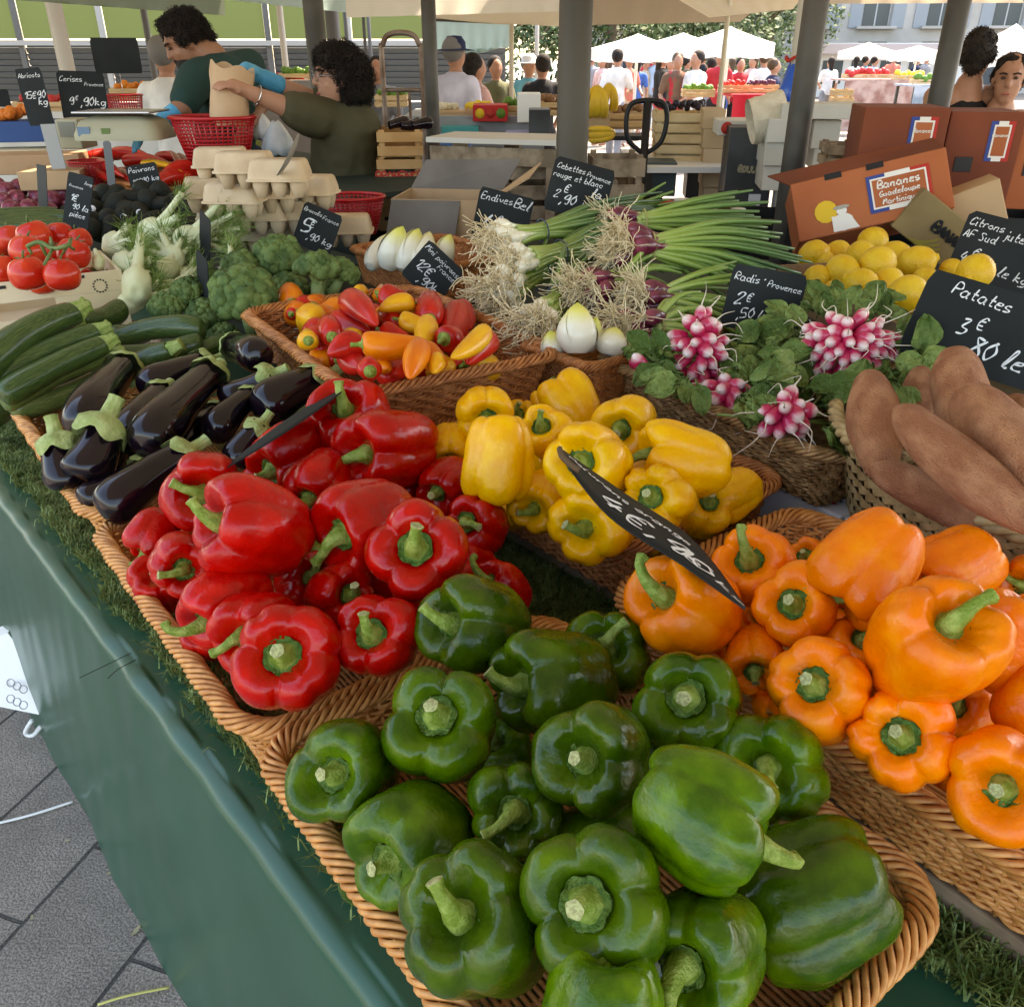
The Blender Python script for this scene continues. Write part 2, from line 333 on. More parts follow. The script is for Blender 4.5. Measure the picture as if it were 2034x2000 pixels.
def wicker_mesh(name, m, L=.6, W=.4, H=.11, rad=.055, flare=.035, pitch=.0045, stake=.017, rr=.0095, seed=1, braid=7, step=3):
    q = random.Random(seed); b = MB(); f, T = rrect(L, W, rad)
    ns = int(T / stake) // 2 * 2 + 1; nr = int((H - .012) / pitch); N = ns * step
    base = [f(i / N) for i in range(N)]
    for r in range(nr):
        z = .006 + r * pitch; t = z / H; off = -flare * (1 - t) ** .8
        jz = [q.uniform(-.0006, .0006) for _ in range(N)]
        pts = []
        for i in range(N + 1):
            p, nv = base[i % N]; a = (i / step + r * .5 * 2 / 2) * math.pi
            pts.append(p + nv * (off + .0034 * math.cos(a)) + Vector((0, 0, z + .0012 * math.sin(a * .5 + r) + jz[i % N])))
        b.tube(pts, .0027, 5, cap=False)
    for i in range(ns):
        p, nv = f(i / ns)
        b.tube([p + nv * (-flare * (1 - t) ** .8) + Vector((0, 0, t * H)) for t in (.02, .25, .5, .75, .97)], .0026, 5)
    # the rim is a thick plait of strands wound round and round
    for k in range(braid):
        pts = []; M_ = int(T / .0038); turns = round(T / .085)
        for i in range(M_ + 1):
            s = i / M_; p, nv = f(s); a = 2 * math.pi * (k / braid + turns * s); e = rr * (1 + .12 * math.sin(a * 2 + k))
            pts.append(p + nv * (e * math.cos(a) * 1.15) + Vector((0, 0, H - .006 + e * .8 * math.sin(a))))
        b.tube(pts, .0033, 6, cap=False)
    x = -W / 2 + flare + .004
    while x < W / 2 - flare:
        b.tube([(-L / 2 + flare, x, .006), (0, x, .005), (L / 2 - flare, x, .006)], .003, 4); x += .0075
    x = -L / 2 + flare + .004
    while x < L / 2 - flare:
        b.tube([(x, -W / 2 + flare, .003), (x, W / 2 - flare, .003)], .003, 4); x += .02
    return b.mesh(name, m)
wick = mat('wicker_light', (.50, .205, .055), .42, (.68, .32, .10), 60, detail=2, coat=.15)
wick2 = mat('wicker_brown', (.38, .135, .038), .45, (.56, .225, .07), 60, detail=2, coat=.1)
wick3 = mat('wicker_olive', (.20, .105, .036), .5, (.42, .25, .10), 50, detail=2)
wme = wicker_mesh('wicker_basket', wick)
def basket(label, corner, h, z, L=.6, W=.4, mt=None, me=None, tilt=0):
    """corner: where the corner nearest the aisle and farthest up the stall stands on the ground plan; h: heading of the long side"""
    u = Vector((math.cos(R(h)), math.sin(R(h)), 0)); v = Vector((-u.y, u.x, 0)); me = me or wme
    c = Vector(corner) + u * L / 2 + v * W / 2
    o = ob('wicker_basket', me, None, None, mt)
    o.matrix_world = Matrix.Translation((c.x, c.y, z - .11)) @ Matrix.Rotation(R(h), 4, 'Z') @ Matrix.Rotation(R(tilt), 4, 'Y') @ Matrix.Diagonal((L / .6, W / .4, 1, 1))
    return tag(o, label, 'basket', 'wicker baskets along the stall')
def cxy(x, y, z): p = at(x, y, z); return (p.x, p.y, 0)
b_green = basket('light wicker basket nearest the viewer, full of green bell peppers', cxy(486, 1408, .97), -51.5, .97, .535, .385)
b_red = basket('light wicker basket of red bell peppers between aubergines and green peppers', cxy(176, 992, .97), -51.8, .97, .585, .385)
b_egg = basket('light wicker basket holding the aubergines', cxy(25, 768, .97), -52.5, .97, .60, .39)
b_yel = basket('brown wicker basket full of yellow bell peppers', cxy(775, 815, 1.0), -51, 1.0, .545, .37, wick2)
b_ora = basket('wicker basket full of orange bell peppers at the right edge', cxy(1148, 1118, 1.0), -53, 1.0, .60, .39, wick)
b_min = basket('brown wicker basket of small mixed sweet peppers', cxy(455, 585, 1.1), -57.5, 1.1, .64, .43, wick2)
b_rad = basket('dark olive wicker basket holding radish bunches', cxy(1122, 668, 1.07), -58.5, 1.07, .60, .40, wick3)
# ================================================================ bell peppers
def sm(a, b, x): t = max(0, min(1, (x - a) / (b - a))); return t * t * (3 - 2 * t)
def pepper_body(seed, lobes=4, tall=1.0, nu=60, nv=72, m=None):
    """unit pepper: widest radius about 1, axis z, stem end up"""
    q = random.Random(seed); ph = q.uniform(0, 6.28)
    prof = crom([(0, .60), (.10, .60), (.24, .63), (.40, .79), (.58, .93), (.80, .90), (.97, .62), (1.0, .25), (.955, -.15), (.88, -.52), (.76, -.82), (.56, -.99), (.36, -.99), (.18, -.90), (.05, -.86), (0, -.86)], 8)
    pr = [(p.x, p.y) for p in [Vector((a.x, a.y)) for a in prof]]
    wid = [q.uniform(.8, 1.25) for _ in range(lobes)]; tot = sum(wid); cuts = [sum(wid[:i]) / tot for i in range(lobes + 1)]
    amp = [q.uniform(.92, 1.1) for _ in range(lobes)]; hs = [q.uniform(-.07, .1) for _ in range(lobes)]; bs = [q.uniform(-.12, .12) for _ in range(lobes)]; dp = [q.uniform(.75, 1.3) for _ in range(lobes)]
    sub = [q.choice([0, 0, .05, .08]) for _ in range(lobes)]
    bend = Vector((q.uniform(-.10, .10), q.uniform(-.10, .10), 0)); of = Vector((q.uniform(0, 50),) * 3); tap = q.uniform(-.02, .14); tw = q.uniform(-.25, .25)
    vs = []; fs = []
    for i in range(nu + 1):
        s = i / nu * (len(pr) - 1); k = min(int(s), len(pr) - 2); f = s - k
        r = pr[k][0] * (1 - f) + pr[k + 1][0] * f; z = pr[k][1] * (1 - f) + pr[k + 1][1] * f; t = i / nu
        top = 1 - sm(.30, .75, t); bot = sm(.62, .88, t)
        for j in range(nv):
            u = j / nv; uu = (u + tw * t * .12) % 1
            li = max(x for x in range(lobes) if cuts[x] <= uu); lf = (uu - cuts[li]) / (cuts[li + 1] - cuts[li])
            n2 = (li + 1) % lobes if lf > .5 else (li - 1) % lobes; bl = abs(lf - .5); w2 = bl * bl * 2
            A = amp[li] * (1 - w2) + amp[n2] * w2; H = hs[li] * (1 - w2) + hs[n2] * w2; B = bs[li] * (1 - w2) + bs[n2] * w2; D = (dp[li] + dp[n2 if lf > .5 else n2]) / 2
            c = math.sin(math.pi * lf); L = c ** .62; cre = 1 - L
            dep = (.19 * top + .085 * (1 - top) * (1 - bot) + .22 * bot) * D
            edge = sm(0, .16, t)
            rr = r * (A * edge + (1 - edge)) * (1 - dep * cre * edge) * (1 - sub[li] * math.exp(-((lf - .5) / .09) ** 2) * (top * .8 + .2) * edge)
            rr *= 1 - tap * sm(.45, 1, t)
            zz = z + (H * .8 - .16 * cre * D) * top * sm(.05, .33, t) + (B + .16 * cre) * bot * sm(1, .86, t)
            a = 2 * math.pi * u + ph; p = Vector((rr * math.cos(a), rr * math.sin(a), zz * tall))
            nn = mnoise.noise(p * 1.3 + of) * .07 + mnoise.noise(p * 3.1 + of) * .02 + mnoise.noise(p * 7 + of) * .004
            p *= 1 + nn * edge; p += bend * (zz * zz) * .8
            vs.append(p)
    for i in range(nu):
        for j in range(nv): fs.append((i * nv + j, i * nv + (j + 1) % nv, (i + 1) * nv + (j + 1) % nv, (i + 1) * nv + j)[::-1])
    me = bpy.data.meshes.new('pepper_body'); me.from_pydata(vs, [], fs); me.materials.append(m); me.polygons.foreach_set('use_smooth', [True] * len(fs)); me.update(); return me
def calyx_mesh(seed, m):
    q = random.Random(seed); b = MB(); n = 42; k = q.choice([5, 6, 7]); ph = q.uniform(0, 6)
    rings = []
    for i, (r, z) in enumerate([(.13, .80), (.16, .73), (.20, .685), (.26, .675), (.29, .69), (.32, .72), (.305, .70)]):
        ring = []
        for j in range(n):
            a = 2 * math.pi * j / n; st = abs(math.cos(k * a / 2 + ph)) ** .7; e = sm(3, 6, i)
            rr = r * (1 + e * (.20 * st - .06) + .03 * q.uniform(-1, 1) * e); zz = z + (.03 * q.uniform(-1, 1) + .03) * e
            ring.append(Vector((rr * math.cos(a), rr * math.sin(a), zz)))
        rings.append(ring)
    vs = [p for r in rings for p in r]
    fs = [(i * n + j, (i + 1) * n + j, (i + 1) * n + (j + 1) % n, i * n + (j + 1) % n)[::-1] for i in range(len(rings) - 1) for j in range(n)]
    fs = [f[::-1] for f in fs]
    b.add(vs, fs); return b.mesh('calyx', m)
def stem_mesh(kind, seed, ms):
    q = random.Random(seed)
    P = {'short': [(0, 0, .66), (0, 0, .82), (.03, 0, .98), (.07, .02, 1.12)],
         'mid': [(0, 0, .66), (0, 0, .86), (.07, 0, 1.06), (.22, .02, 1.24), (.36, .03, 1.34)],
         'hook': [(0, 0, .66), (0, .0, .86), (.06, 0, 1.1), (.20, .02, 1.34), (.44, .04, 1.48), (.62, .02, 1.42)],
         'flat': [(0, 0, .66), (.02, 0, .82), (.16, 0, .98), (.42, .03, 1.06), (.72, .0, 1.10)]}[kind]
    pts = crom(P, 5); k = len(pts); b = MB(); n = 18
    vs = []; u = Vector((0, 1, 0))
    for i, p in enumerate(pts):
        t = (pts[min(i + 1, k - 1)] - pts[max(i - 1, 0)]).normalized(); u = (u - t * u.dot(t)).normalized(); w_ = t.cross(u); s = i / (k - 1)
        r = .16 * (1 - s) ** 2.0 + .092 + .035 * sm(.82, 1, s)
        for j in range(n):
            a = 2 * math.pi * j / n; rr = r * (1 + .07 * math.cos(5 * a + 1) + .03 * q.uniform(-1, 1)); vs.append(p + (u * math.cos(a) + w_ * math.sin(a)) * rr)
    fs = [(i * n + j, i * n + (j + 1) % n, (i + 1) * n + (j + 1) % n, (i + 1) * n + j) for i in range(k - 1) for j in range(n)]
    b.add(vs, fs); t = (pts[-1] - pts[-2]).normalized(); b.mi = 1
    ring = [Vector(v) for v in vs[-n:]]; cc = pts[-1] + t * .0
    b.add(ring + [cc + (r_ - cc) * .75 + t * .02 for r_ in ring] + [cc - t * .01], [(j, (j + 1) % n, n + (j + 1) % n, n + j) for j in range(n)] + [(n + j, n + (j + 1) % n, 2 * n) for j in range(n)])
    return b.mesh('stem', ms)
def skin(name, c1, c2, rough=.24, coat=.35, lo=.45, hi=.7, ns=1.6, vr=(.85, 1.1), sub=.06):
    m = mat(name, c1, rough, c2, ns, .0012, 5, coat=0, spec=.34, detail=3, lo=lo, hi=hi)
    if 'rv' not in m:
        m['rv'] = 1; nn_ = m.node_tree.nodes; t = nn_.new('ShaderNodeTexNoise'); t.inputs['Scale'].default_value = 2.6; t.inputs['Detail'].default_value = 6; t.inputs['Roughness'].default_value = .65; r_ = nn_.new('ShaderNodeMapRange'); r_.inputs[1].default_value = .35; r_.inputs[2].default_value = .65; r_.inputs[3].default_value = rough * .6; r_.inputs[4].default_value = rough * 1.7
        tc = nn_.new('ShaderNodeTexCoord'); m.node_tree.links.new(tc.outputs['Object'], t.inputs[0]); m.node_tree.links.new(t.outputs[0], r_.inputs[0]); m.node_tree.links.new(r_.outputs[0], nn_['Principled BSDF'].inputs['Roughness'])
        bs = nn_['Principled BSDF']; src = bs.inputs['Base Color'].links[0].from_socket; oi = nn_.new('ShaderNodeObjectInfo'); mr = nn_.new('ShaderNodeMapRange'); mr.inputs[3].default_value = vr[0]; mr.inputs[4].default_value = vr[1]; sc_ = nn_.new('ShaderNodeVectorMath'); sc_.operation = 'SCALE'; lk = m.node_tree.links
        lk.new(oi.outputs['Random'], mr.inputs[0]); lk.new(src, sc_.inputs[0]); lk.new(mr.outputs[0], sc_.inputs[3]); lk.new(sc_.outputs[0], bs.inputs['Base Color'])
    n = m.node_tree.nodes; b = n['Principled BSDF']; b.inputs['Subsurface Weight'].default_value = sub; b.inputs['Subsurface Radius'].default_value = (.3, .12, .05); b.inputs['Subsurface Scale'].default_value = .012
    return m
SK = {'red': skin('red_skin', (.42, .002, .001), (.56, .006, .003), .20, .3), 'green': skin('green_skin', (.022, .060, .001), (.085, .155, .002), .2, .3, .38, .82, vr=(.75, 1.7)),
      'yellow': skin('yellow_skin', (.80, .38, .004), (.88, .50, .008), .28, .25), 'orange': skin('orange_skin', (.82, .17, .002), (.88, .24, .005), .28, .25)}
gstem = mat('stem_green', (.15, .23, .025), .5, (.28, .37, .08), 5, .002, 20); gcal = mat('calyx_green', (.05, .12, .012), .5, (.11, .19, .03), 7, .003, 20)
cutm = mat('cut_end', (.42, .45, .20), .8, (.26, .25, .11), 20)
PB = [pepper_body(s, n, t, m=SK['red']) for s, n, t in ((1, 4, 1.0), (2, 3, 1.08), (3, 4, .92), (4, 4, 1.12), (5, 3, 1.0), (6, 4, 1.08), (7, 4, .98), (11, 4, .95), (12, 3, 1.0), (13, 5, .96))]
PC = [calyx_mesh(s, gcal) for s in range(4)]
PS = {k: stem_mesh(k, i, [gstem, cutm]) for i, k in enumerate(('short', 'mid', 'hook', 'flat'))}
def pepper(col, cx, cy, wpx, z, base, tip=None, stem='mid', v=0, sz=1, el=1.0, label=None, spin=0):
    """centre and width as seen, height of the centre above the ground, where the stem meets the fruit, where the stem ends"""
    c = at(cx, cy, z); r = wpx / 2 * mpp(c); q = Vector((base[0] - cx, -(base[1] - cy))) / (wpx / 2) / .72
    if q.length > .97: q *= .97 / q.length
    ax = RGT * q.x + UPV * q.y - ray(cx, cy).normalized() * math.sqrt(max(.02, 1 - q.length_squared)) * sz
    if tip: h = RGT * (tip[0] - base[0]) - UPV * (tip[1] - base[1])
    else: h = RGT * rnd.uniform(-1, 1) + UPV * rnd.uniform(-1, 1) + Vector((0, 0, .1))
    o = ob('bell_pepper', PB[(v + (7 if NB[0] % 3 == 1 and el == 1 else 0)) % len(PB)], None, None, SK[col]); s = r / .98
    o.matrix_world = frame(c, ax, h, (s, s, s * el))
    k = ob('calyx', PC[v % 4], o); t = ob('stem', PS[stem], o)
    if el != 1: k.matrix_basis = t.matrix_basis = Matrix.Diagonal((1, 1, 1 / el, 1)) @ Matrix.Translation((0, 0, .62 * (el - 1)))
    NB[0] += 1
    tag(o, label or 'x', 'bell pepper', col + ' bell peppers heaped in their basket')
    if not label: o['look'] = col; PEND[col].append(o)
    return o
NB = [0]
PEND = {k: [] for k in SK}
P_ = pepper
# red
P_('red', 670, 806, 150, 1.075, (655, 778), (655, 728), 'mid', 1, label='red bell pepper at the far corner of the heap beside the small pepper basket')
P_('red', 733, 853, 158, 1.075, (697, 858), (662, 866), 'flat', 3, label='large red bell pepper touching the yellow pepper basket, its bent stem pointing left', el=1.05)
P_('red', 557, 866, 150, 1.04, (519, 889), (502, 864), 'short', 2, label='red bell pepper against the aubergines with a short broken stem')
P_('red', 603, 915, 125, 1.05, (586, 942), (533, 904), 'flat', 0, label='red bell pepper behind the two big ones, long stem leaning back left')
P_('red', 482, 1000, 182, 1.105, (432, 990), (410, 948), 'mid', 5, label='largest red bell pepper on top, lying on its side, short curved stem on the left', el=1.02)
P_('red', 392, 928, 148, 1.065, (385, 932), (317, 902), 'flat', 1, label='red bell pepper over the aubergine basket rim, long stem reaching left')
P_('red', 693, 990, 176, 1.09, (651, 1008), (593, 1062), 'flat', 4, label='big red bell pepper in the middle of the heap, long stem drooping to lower left')
P_('red', 797, 1043, 188, 1.10, (786, 1036), (808, 990), 'mid', 0, label='big deeply lobed red bell pepper with an upright stem above the dark green pepper')
P_('red', 903, 992, 120, 1.03, (882, 988), (934, 1003), 'flat', 2, label='red bell pepper next to the yellow basket, its stem pointing right')
P_('red', 846, 912, 108, 1.03, (826, 930), (860, 898), 'mid', 6, label='red bell pepper half hidden by the yellow peppers, stem curling up right')
P_('red', 343, 1066, 122, 1.03, (347, 1076), (255, 1076), 'flat', 3, label='red bell pepper at the left rim, long stem lying straight to the left')
P_('red', 292, 1012, 96, 1.005, (277, 1040), (234, 1054), 'mid', 2, label='smaller red bell pepper in the upper left corner of its basket')
P_('red', 432, 1140, 150, 1.04, (400, 1166), (346, 1138), 'hook', 1, label='red bell pepper near the left rim with a hooked stem bending upward')
P_('red', 490, 1188, 150, 1.04, (465, 1198), (406, 1236), 'flat', 4, label='red bell pepper wedged behind the frontmost one, stem drooping over the rim')
P_('red', 543, 1246, 205, 1.05, (535, 1240), (520, 1210), 'short', 0, label='frontmost red bell pepper with its short stub of stem facing the viewer')
P_('red', 718, 1207, 168, 1.05, (703, 1200), (703, 1122), 'mid', 2, label='red bell pepper with a tall straight stem at the near rim beside the green ones')
P_('red', 640, 1128, 130, 1.025, (665, 1126), (612, 1074), 'mid', 5, label='red bell pepper deep in the heap with a long stem rising to upper left')
P_('red', 575, 1103, 120, 1.0, (589, 1090), (600, 1062), 'mid', 6)
P_('red', 700, 1098, 110, .99, (680, 1080), None, 'short', 1)
P_('red', 945, 1120, 110, 1.0, (920, 1100), (893, 1040), 'hook', 3)
P_('red', 405, 1200, 105, .97, (390, 1190), None, 'short', 0)
P_('red', 505, 905, 90, 1.0, (480, 930), None, 'short', 2)
P_('red', 880, 940, 90, .985, (900, 930), None, 'short', 4)
P_('red', 620, 1190, 110, .97, (600, 1170), None, 'short', 5)
P_('red', 560, 1040, 140, .98, (600, 1040), None, 'short', 6)
P_('red', 820, 1165, 120, .975, (850, 1150), None, 'short', 1)
P_('red', 310, 1105, 110, .96, (300, 1090), None, 'short', 3)
P_('red', 740, 930, 120, .98, (760, 900), None, 'short', 0)
P_('red', 430, 1060, 130, .97, (420, 1030), None, 'short', 2)
P_('red', 880, 1075, 120, .98, (860, 1060), None, 'short', 5)
# green
P_('green', 903, 1183, 178, 1.075, (859, 1178), (813, 1133), 'mid', 1, label='dark green bell pepper resting against the red ones, curved stem to upper left', el=1.03)
P_('green', 1043, 1287, 190, 1.05, (990, 1294), (942, 1249), 'mid', 3, label='green bell pepper turned left, its long stem ending in a white cut', el=1.05)
P_('green', 1147, 1237, 165, 1.02, (1141, 1224), (1187, 1180), 'flat', 0, label='dark green bell pepper under the orange basket rim, thin stem curving up right')
P_('green', 1308, 1328, 208, 1.07, (1297, 1318), (1298, 1357), 'short', 2, label='dark green bell pepper beside the orange basket, its stem stub facing the viewer')
P_('green', 839, 1372, 215, 1.06, (825, 1353), (822, 1294), 'short', 0, label='four lobed green bell pepper against the wicker rim below the red ones')
P_('green', 662, 1460, 190, 1.02, (635, 1462), (590, 1453), 'short', 4, label='green bell pepper in the upper left corner of its basket, leaning on the rim')
P_('green', 1133, 1432, 205, 1.085, (1108, 1436), (1080, 1400), 'short', 1, label='green bell pepper in the middle of the heap with stub stem in a deep hollow')
P_('green', 1463, 1450, 200, 1.04, (1452, 1450), (1470, 1500), 'mid', 6, label='dark green bell pepper behind the one lying on its side, next to the orange basket')
P_('green', 1330, 1538, 248, 1.125, (1402, 1580), (1466, 1614), 'hook', 0, label='large green bell pepper lying on its side on top, stem pointing down right', el=.95)
P_('green', 1530, 1700, 255, 1.02, (1440, 1740), None, 'short', 3, label='large blocky green bell pepper in the right corner lying with its side up', el=1.0, sz=-.3)
P_('green', 975, 1528, 180, 1.03, (973, 1534), (906, 1582), 'flat', 2, label='very dark green bell pepper down between the others, stem lying to lower left')
P_('green', 785, 1590, 205, 1.01, (745, 1620), (742, 1580), 'short', 4, label='dark green bell pepper at the left rim with a torn stem')
P_('green', 900, 1748, 262, 1.04, (868, 1732), (824, 1634), 'mid', 3, label='big glossy green bell pepper at the left rim with a long upright stem')
P_('green', 1128, 1704, 275, 1.08, (1108, 1708), (1060, 1738), 'short', 0, label='brightest green bell pepper at the front with a broad star shaped calyx')
P_('green', 1328, 1790, 248, 1.05, (1296, 1822), (1315, 1904), 'hook', 2, label='green bell pepper at the front with a long stem running off the bottom')
P_('green', 1150, 1925, 240, 1.06, (1150, 2080), None, 'short', 4, label='yellowish green bell pepper cut off by the bottom edge', sz=.3)
P_('green', 1140, 1610, 190, 1.0, (1070, 1640), None, 'short', 1)
P_('green', 1620, 1770, 130, .95, (1650, 1830), None, 'short', 2)
P_('green', 1230, 1450, 150, .96, (1250, 1400), None, 'short', 3)
P_('green', 940, 1440, 140, .94, (930, 1400), None, 'short', 4)
P_('green', 1430, 1640, 170, .95, (1400, 1600), None, 'short', 0)
P_('green', 1010, 1640, 160, .93, (1000, 1600), None, 'short', 5)
P_('green', 1240, 1880, 200, .96, (1200, 1850), None, 'short', 6)
P_('green', 700, 1640, 120, .93, (720, 1600), None, 'short', 1)
# yellow
P_('yellow', 918, 783, 113, 1.09, (920, 792), (925, 800), 'short', 0, label='yellow bell pepper in the far left corner, round with its stem facing the viewer')
P_('yellow', 944, 870, 134, 1.11, (936, 985), (934, 940), 'short', 3, label='upside down yellow bell pepper standing on the left of the heap', sz=-.5, el=1.08)
P_('yellow', 1078, 772, 112, 1.07, (1030, 700), None, 'short', 5, label='yellow bell pepper lying at the far rim with its smooth back showing', sz=-.4, el=1.05)
P_('yellow', 1032, 822, 104, 1.10, (1024, 808), (1044, 760), 'mid', 2, label='yellow bell pepper with an upright stem behind the centre of the heap')
P_('yellow', 1183, 805, 130, 1.09, (1170, 812), (1172, 820), 'short', 1, label='yellow bell pepper beside the radish basket with a sunken green calyx')
P_('yellow', 1290, 873, 140, 1.12, (1222, 858), (1185, 859), 'mid', 5, label='big yellow bell pepper leaning on the right rim, stem pointing left', el=1.12, sz=.35)
P_('yellow', 1119, 880, 157, 1.13, (1098, 873), (1090, 900), 'short', 0, label='large yellow bell pepper in the middle behind the tip of the slanting sign')
P_('yellow', 1245, 945, 135, 1.10, (1230, 940), (1250, 891), 'short', 2, label='yellow bell pepper with a brownish upright stem near the slanting sign')
P_('yellow', 1388, 930, 92, 1.04, (1354, 950), (1348, 955), 'short', 4, label='small yellow bell pepper in the right corner with a dried brown stem')
P_('yellow', 1122, 988, 150, 1.06, (1105, 1000), (1063, 958), 'mid', 3, label='frontmost yellow bell pepper with a thick stem leaning to upper left')
P_('yellow', 1022, 948, 112, 1.04, (1010, 962), (957, 947), 'mid', 6, label='deep yellow bell pepper by the left rim with a stem pointing left')
P_('yellow', 856, 850, 92, 1.04, (855, 870), (839, 829), 'mid', 1, label='deep yellow bell pepper squeezed against the left rim beside the red ones')
P_('yellow', 1055, 880, 110, 1.02, (1060, 860), None, 'short', 2)
P_('yellow', 1330, 965, 105, 1.02, (1340, 950), None, 'short', 0)
P_('yellow', 1180, 930, 100, .99, (1180, 920), None, 'short', 5)
P_('yellow', 965, 955, 90, .98, (960, 940), None, 'short', 4)
P_('yellow', 990, 800, 80, 1.02, (980, 785), (1016, 770), 'mid', 3)
P_('yellow', 1215, 1000, 110, .98, (1230, 990), None, 'short', 1)
P_('yellow', 1120, 810, 80, 1.0, (1120, 800), None, 'short', 2)
# orange
P_('orange', 1300, 1148, 185, 1.08, (1256, 1128), (1225, 1045), 'hook', 4, label='orange bell pepper in the near left corner under the sign, tall curved stem')
P_('orange', 1424, 1075, 152, 1.08, (1417, 1060), (1402, 970), 'hook', 0, label='orange bell pepper in the far left corner with a tall hooked stem')
P_('orange', 1507, 1152, 162, 1.085, (1500, 1142), (1472, 1114), 'short', 2, label='round orange bell pepper below the tip of the sign, stub stem leaning left')
P_('orange', 1638, 1068, 178, 1.14, (1592, 1125), (1530, 1125), 'flat', 5, label='orange bell pepper lying on top at the back, stem pointing left', sz=.3, el=1.05)
P_('orange', 1802, 1073, 140, 1.10, (1745, 1105), None, 'short', 3, label='orange bell pepper beneath the sweet potato basket with its smooth side up', sz=.3, el=1.0)
P_('orange', 1757, 1218, 222, 1.15, (1788, 1188), (1850, 1148), 'flat', 3, label='largest orange bell pepper, set on top with its thick stem pointing right', el=1.02)
P_('orange', 1612, 1232, 135, 1.05, (1630, 1214), (1676, 1160), 'mid', 1, label='orange bell pepper wedged left of the largest one with stem to upper right')
P_('orange', 1428, 1243, 122, 1.04, (1428, 1268), (1425, 1290), 'short', 6, label='smaller orange bell pepper at the near rim, stem end down')
P_('orange', 1551, 1312, 190, 1.08, (1538, 1293), (1506, 1278), 'short', 0, label='orange bell pepper by the near rim with a curled pale stub of stem')
P_('orange', 1713, 1400, 195, 1.07, (1704, 1392), (1676, 1352), 'short', 2, label='orange bell pepper on the near rim with a thin pointed stem end')
P_('orange', 1905, 1478, 205, 1.07, (1897, 1486), (1860, 1490), 'short', 1, label='orange bell pepper cut by the right edge, lowest one in the basket')
P_('orange', 1828, 1340, 128, 1.02, (1804, 1335), (1866, 1296), 'flat', 4, label='orange bell pepper down in the gap between two near ones, stem to upper right')
P_('orange', 1930, 1212, 170, 1.12, (1945, 1150), None, 'short', 6, label='orange bell pepper half outside the right edge behind the largest one')
P_('orange', 1955, 1325, 130, 1.09, (1990, 1290), None, 'short', 3, label='sliver of an orange bell pepper at the right edge above the lowest one')
P_('orange', 1530, 1062, 85, 1.05, (1520, 1050), None, 'short', 2)
P_('orange', 1848, 1135, 105, 1.05, (1860, 1110), None, 'short', 0)
P_('orange', 1950, 1105, 110, 1.08, (1935, 1108), (1880, 1080), 'flat', 1, label='orange bell pepper at the right edge below the braided basket, long stem to the left')
P_('orange', 1600, 1155, 110, 1.03, (1600, 1140), None, 'short', 5)
P_('orange', 1700, 1130, 120, 1.03, (1690, 1110), None, 'short', 4)
P_('orange', 1480, 1320, 110, .99, (1470, 1300), None, 'short', 3)
P_('orange', 1640, 1350, 110, .98, (1640, 1330), None, 'short', 1)
P_('orange', 1350, 1200, 110, .98, (1350, 1180), None, 'short', 6)
P_('orange', 1800, 1440, 110, .97, (1800, 1420), None, 'short', 0)
P_('orange', 1870, 1270, 110, 1.0, (1880, 1240), None, 'short', 2)
P_('orange', 1450, 1180, 100, .99, (1440, 1160), None, 'short', 5)
for k_, L_ in PEND.items(): rank_labels(L_, '{look} bell pepper {n} from the left in the {row} half of the lower layer', 2)
# ================================================================ other produce
def long_body(prof, n=20, seed=0, bend=0, ridge=0, nr=5, wob=.03, m=None, name='body', tube_n=8):
    of = Vector((seed * 7.3, 1, 2)); b = MB()
    P = [(p.x, p.y) for p in crom([(a[0], a[1], 0) for a in prof], tube_n)]
    def mod(p, a, t):
        s = 1 + ridge * math.cos(nr * a) + wob * mnoise.noise(Vector((math.cos(a), math.sin(a), p.z * 3)) + of); p.x *= s; p.y *= s
        p.x += bend * math.sin(math.pi * p.z); return p
    b.lathe([(max(r, .0005), z) for r, z in P], n, mod=mod); return b.mesh(name, m)
def place(name, me, p0, p1, width, parent=None, m=None, hint=None):       # local z runs 0..1 from p0 to p1, local radius .5 is half the width
    d = p1 - p0; o = ob(name, me, parent, None, m); o.matrix_world = frame(p0, d, hint or UPV, (width, width, d.length)); return o
# ---- aubergines
aub = mat('aubergine_skin', (.004, .002, .004), .15, (.010, .004, .008), 3, coat=.1, coat_r=.06, spec=.4)
aubc = mat('aubergine_calyx', (.26, .33, .10), .6, (.36, .42, .16), 6, .003, 14)
AM = [long_body([(0, 0), (.30, .01), (.36, .1), (.37, .25), (.43, .5), (.5, .75), (.46, .90), (.3, .975), (0, 1)], 28, s, bd, m=aub, name='aubergine') for s, bd in ((1, .12), (2, -.1), (3, .05))]
def aubcal(seed):
    q = random.Random(seed); b = MB(); n = 40; rings = []
    for i in range(10):
        t = i / 9; ring = []
        for j in range(n):
            a = 2 * math.pi * j / n; lobe = abs(math.cos(2.5 * a + seed)) ** 1.2
            if i < 4: z = -.36 + .10 * i; r = .105 + .02 * (i == 0) + .03 * i / 3
            else: k = (i - 3) / 6; z = -.06 + k * (.27 + .15 * lobe); r = .165 + .215 * min(1, k * 1.9) ** .8 + .012 * lobe * k
            r *= 1 + .03 * math.cos(9 * a + seed) + .02 * q.uniform(-1, 1); ring.append(Vector((r * math.cos(a), r * math.sin(a), z)))
        rings.append(ring)
    vs = [p for r in rings for p in r] + [Vector((0, 0, -.35))]
    fs = [(i * n + j, (i + 1) * n + j, (i + 1) * n + (j + 1) % n, i * n + (j + 1) % n) for i in range(9) for j in range(n)] + [((j + 1) % n, j, 10 * n) for j in range(n)]
    b.add(vs, fs); return b.mesh('calyx', aubc)
AC = [aubcal(s) for s in range(3)]
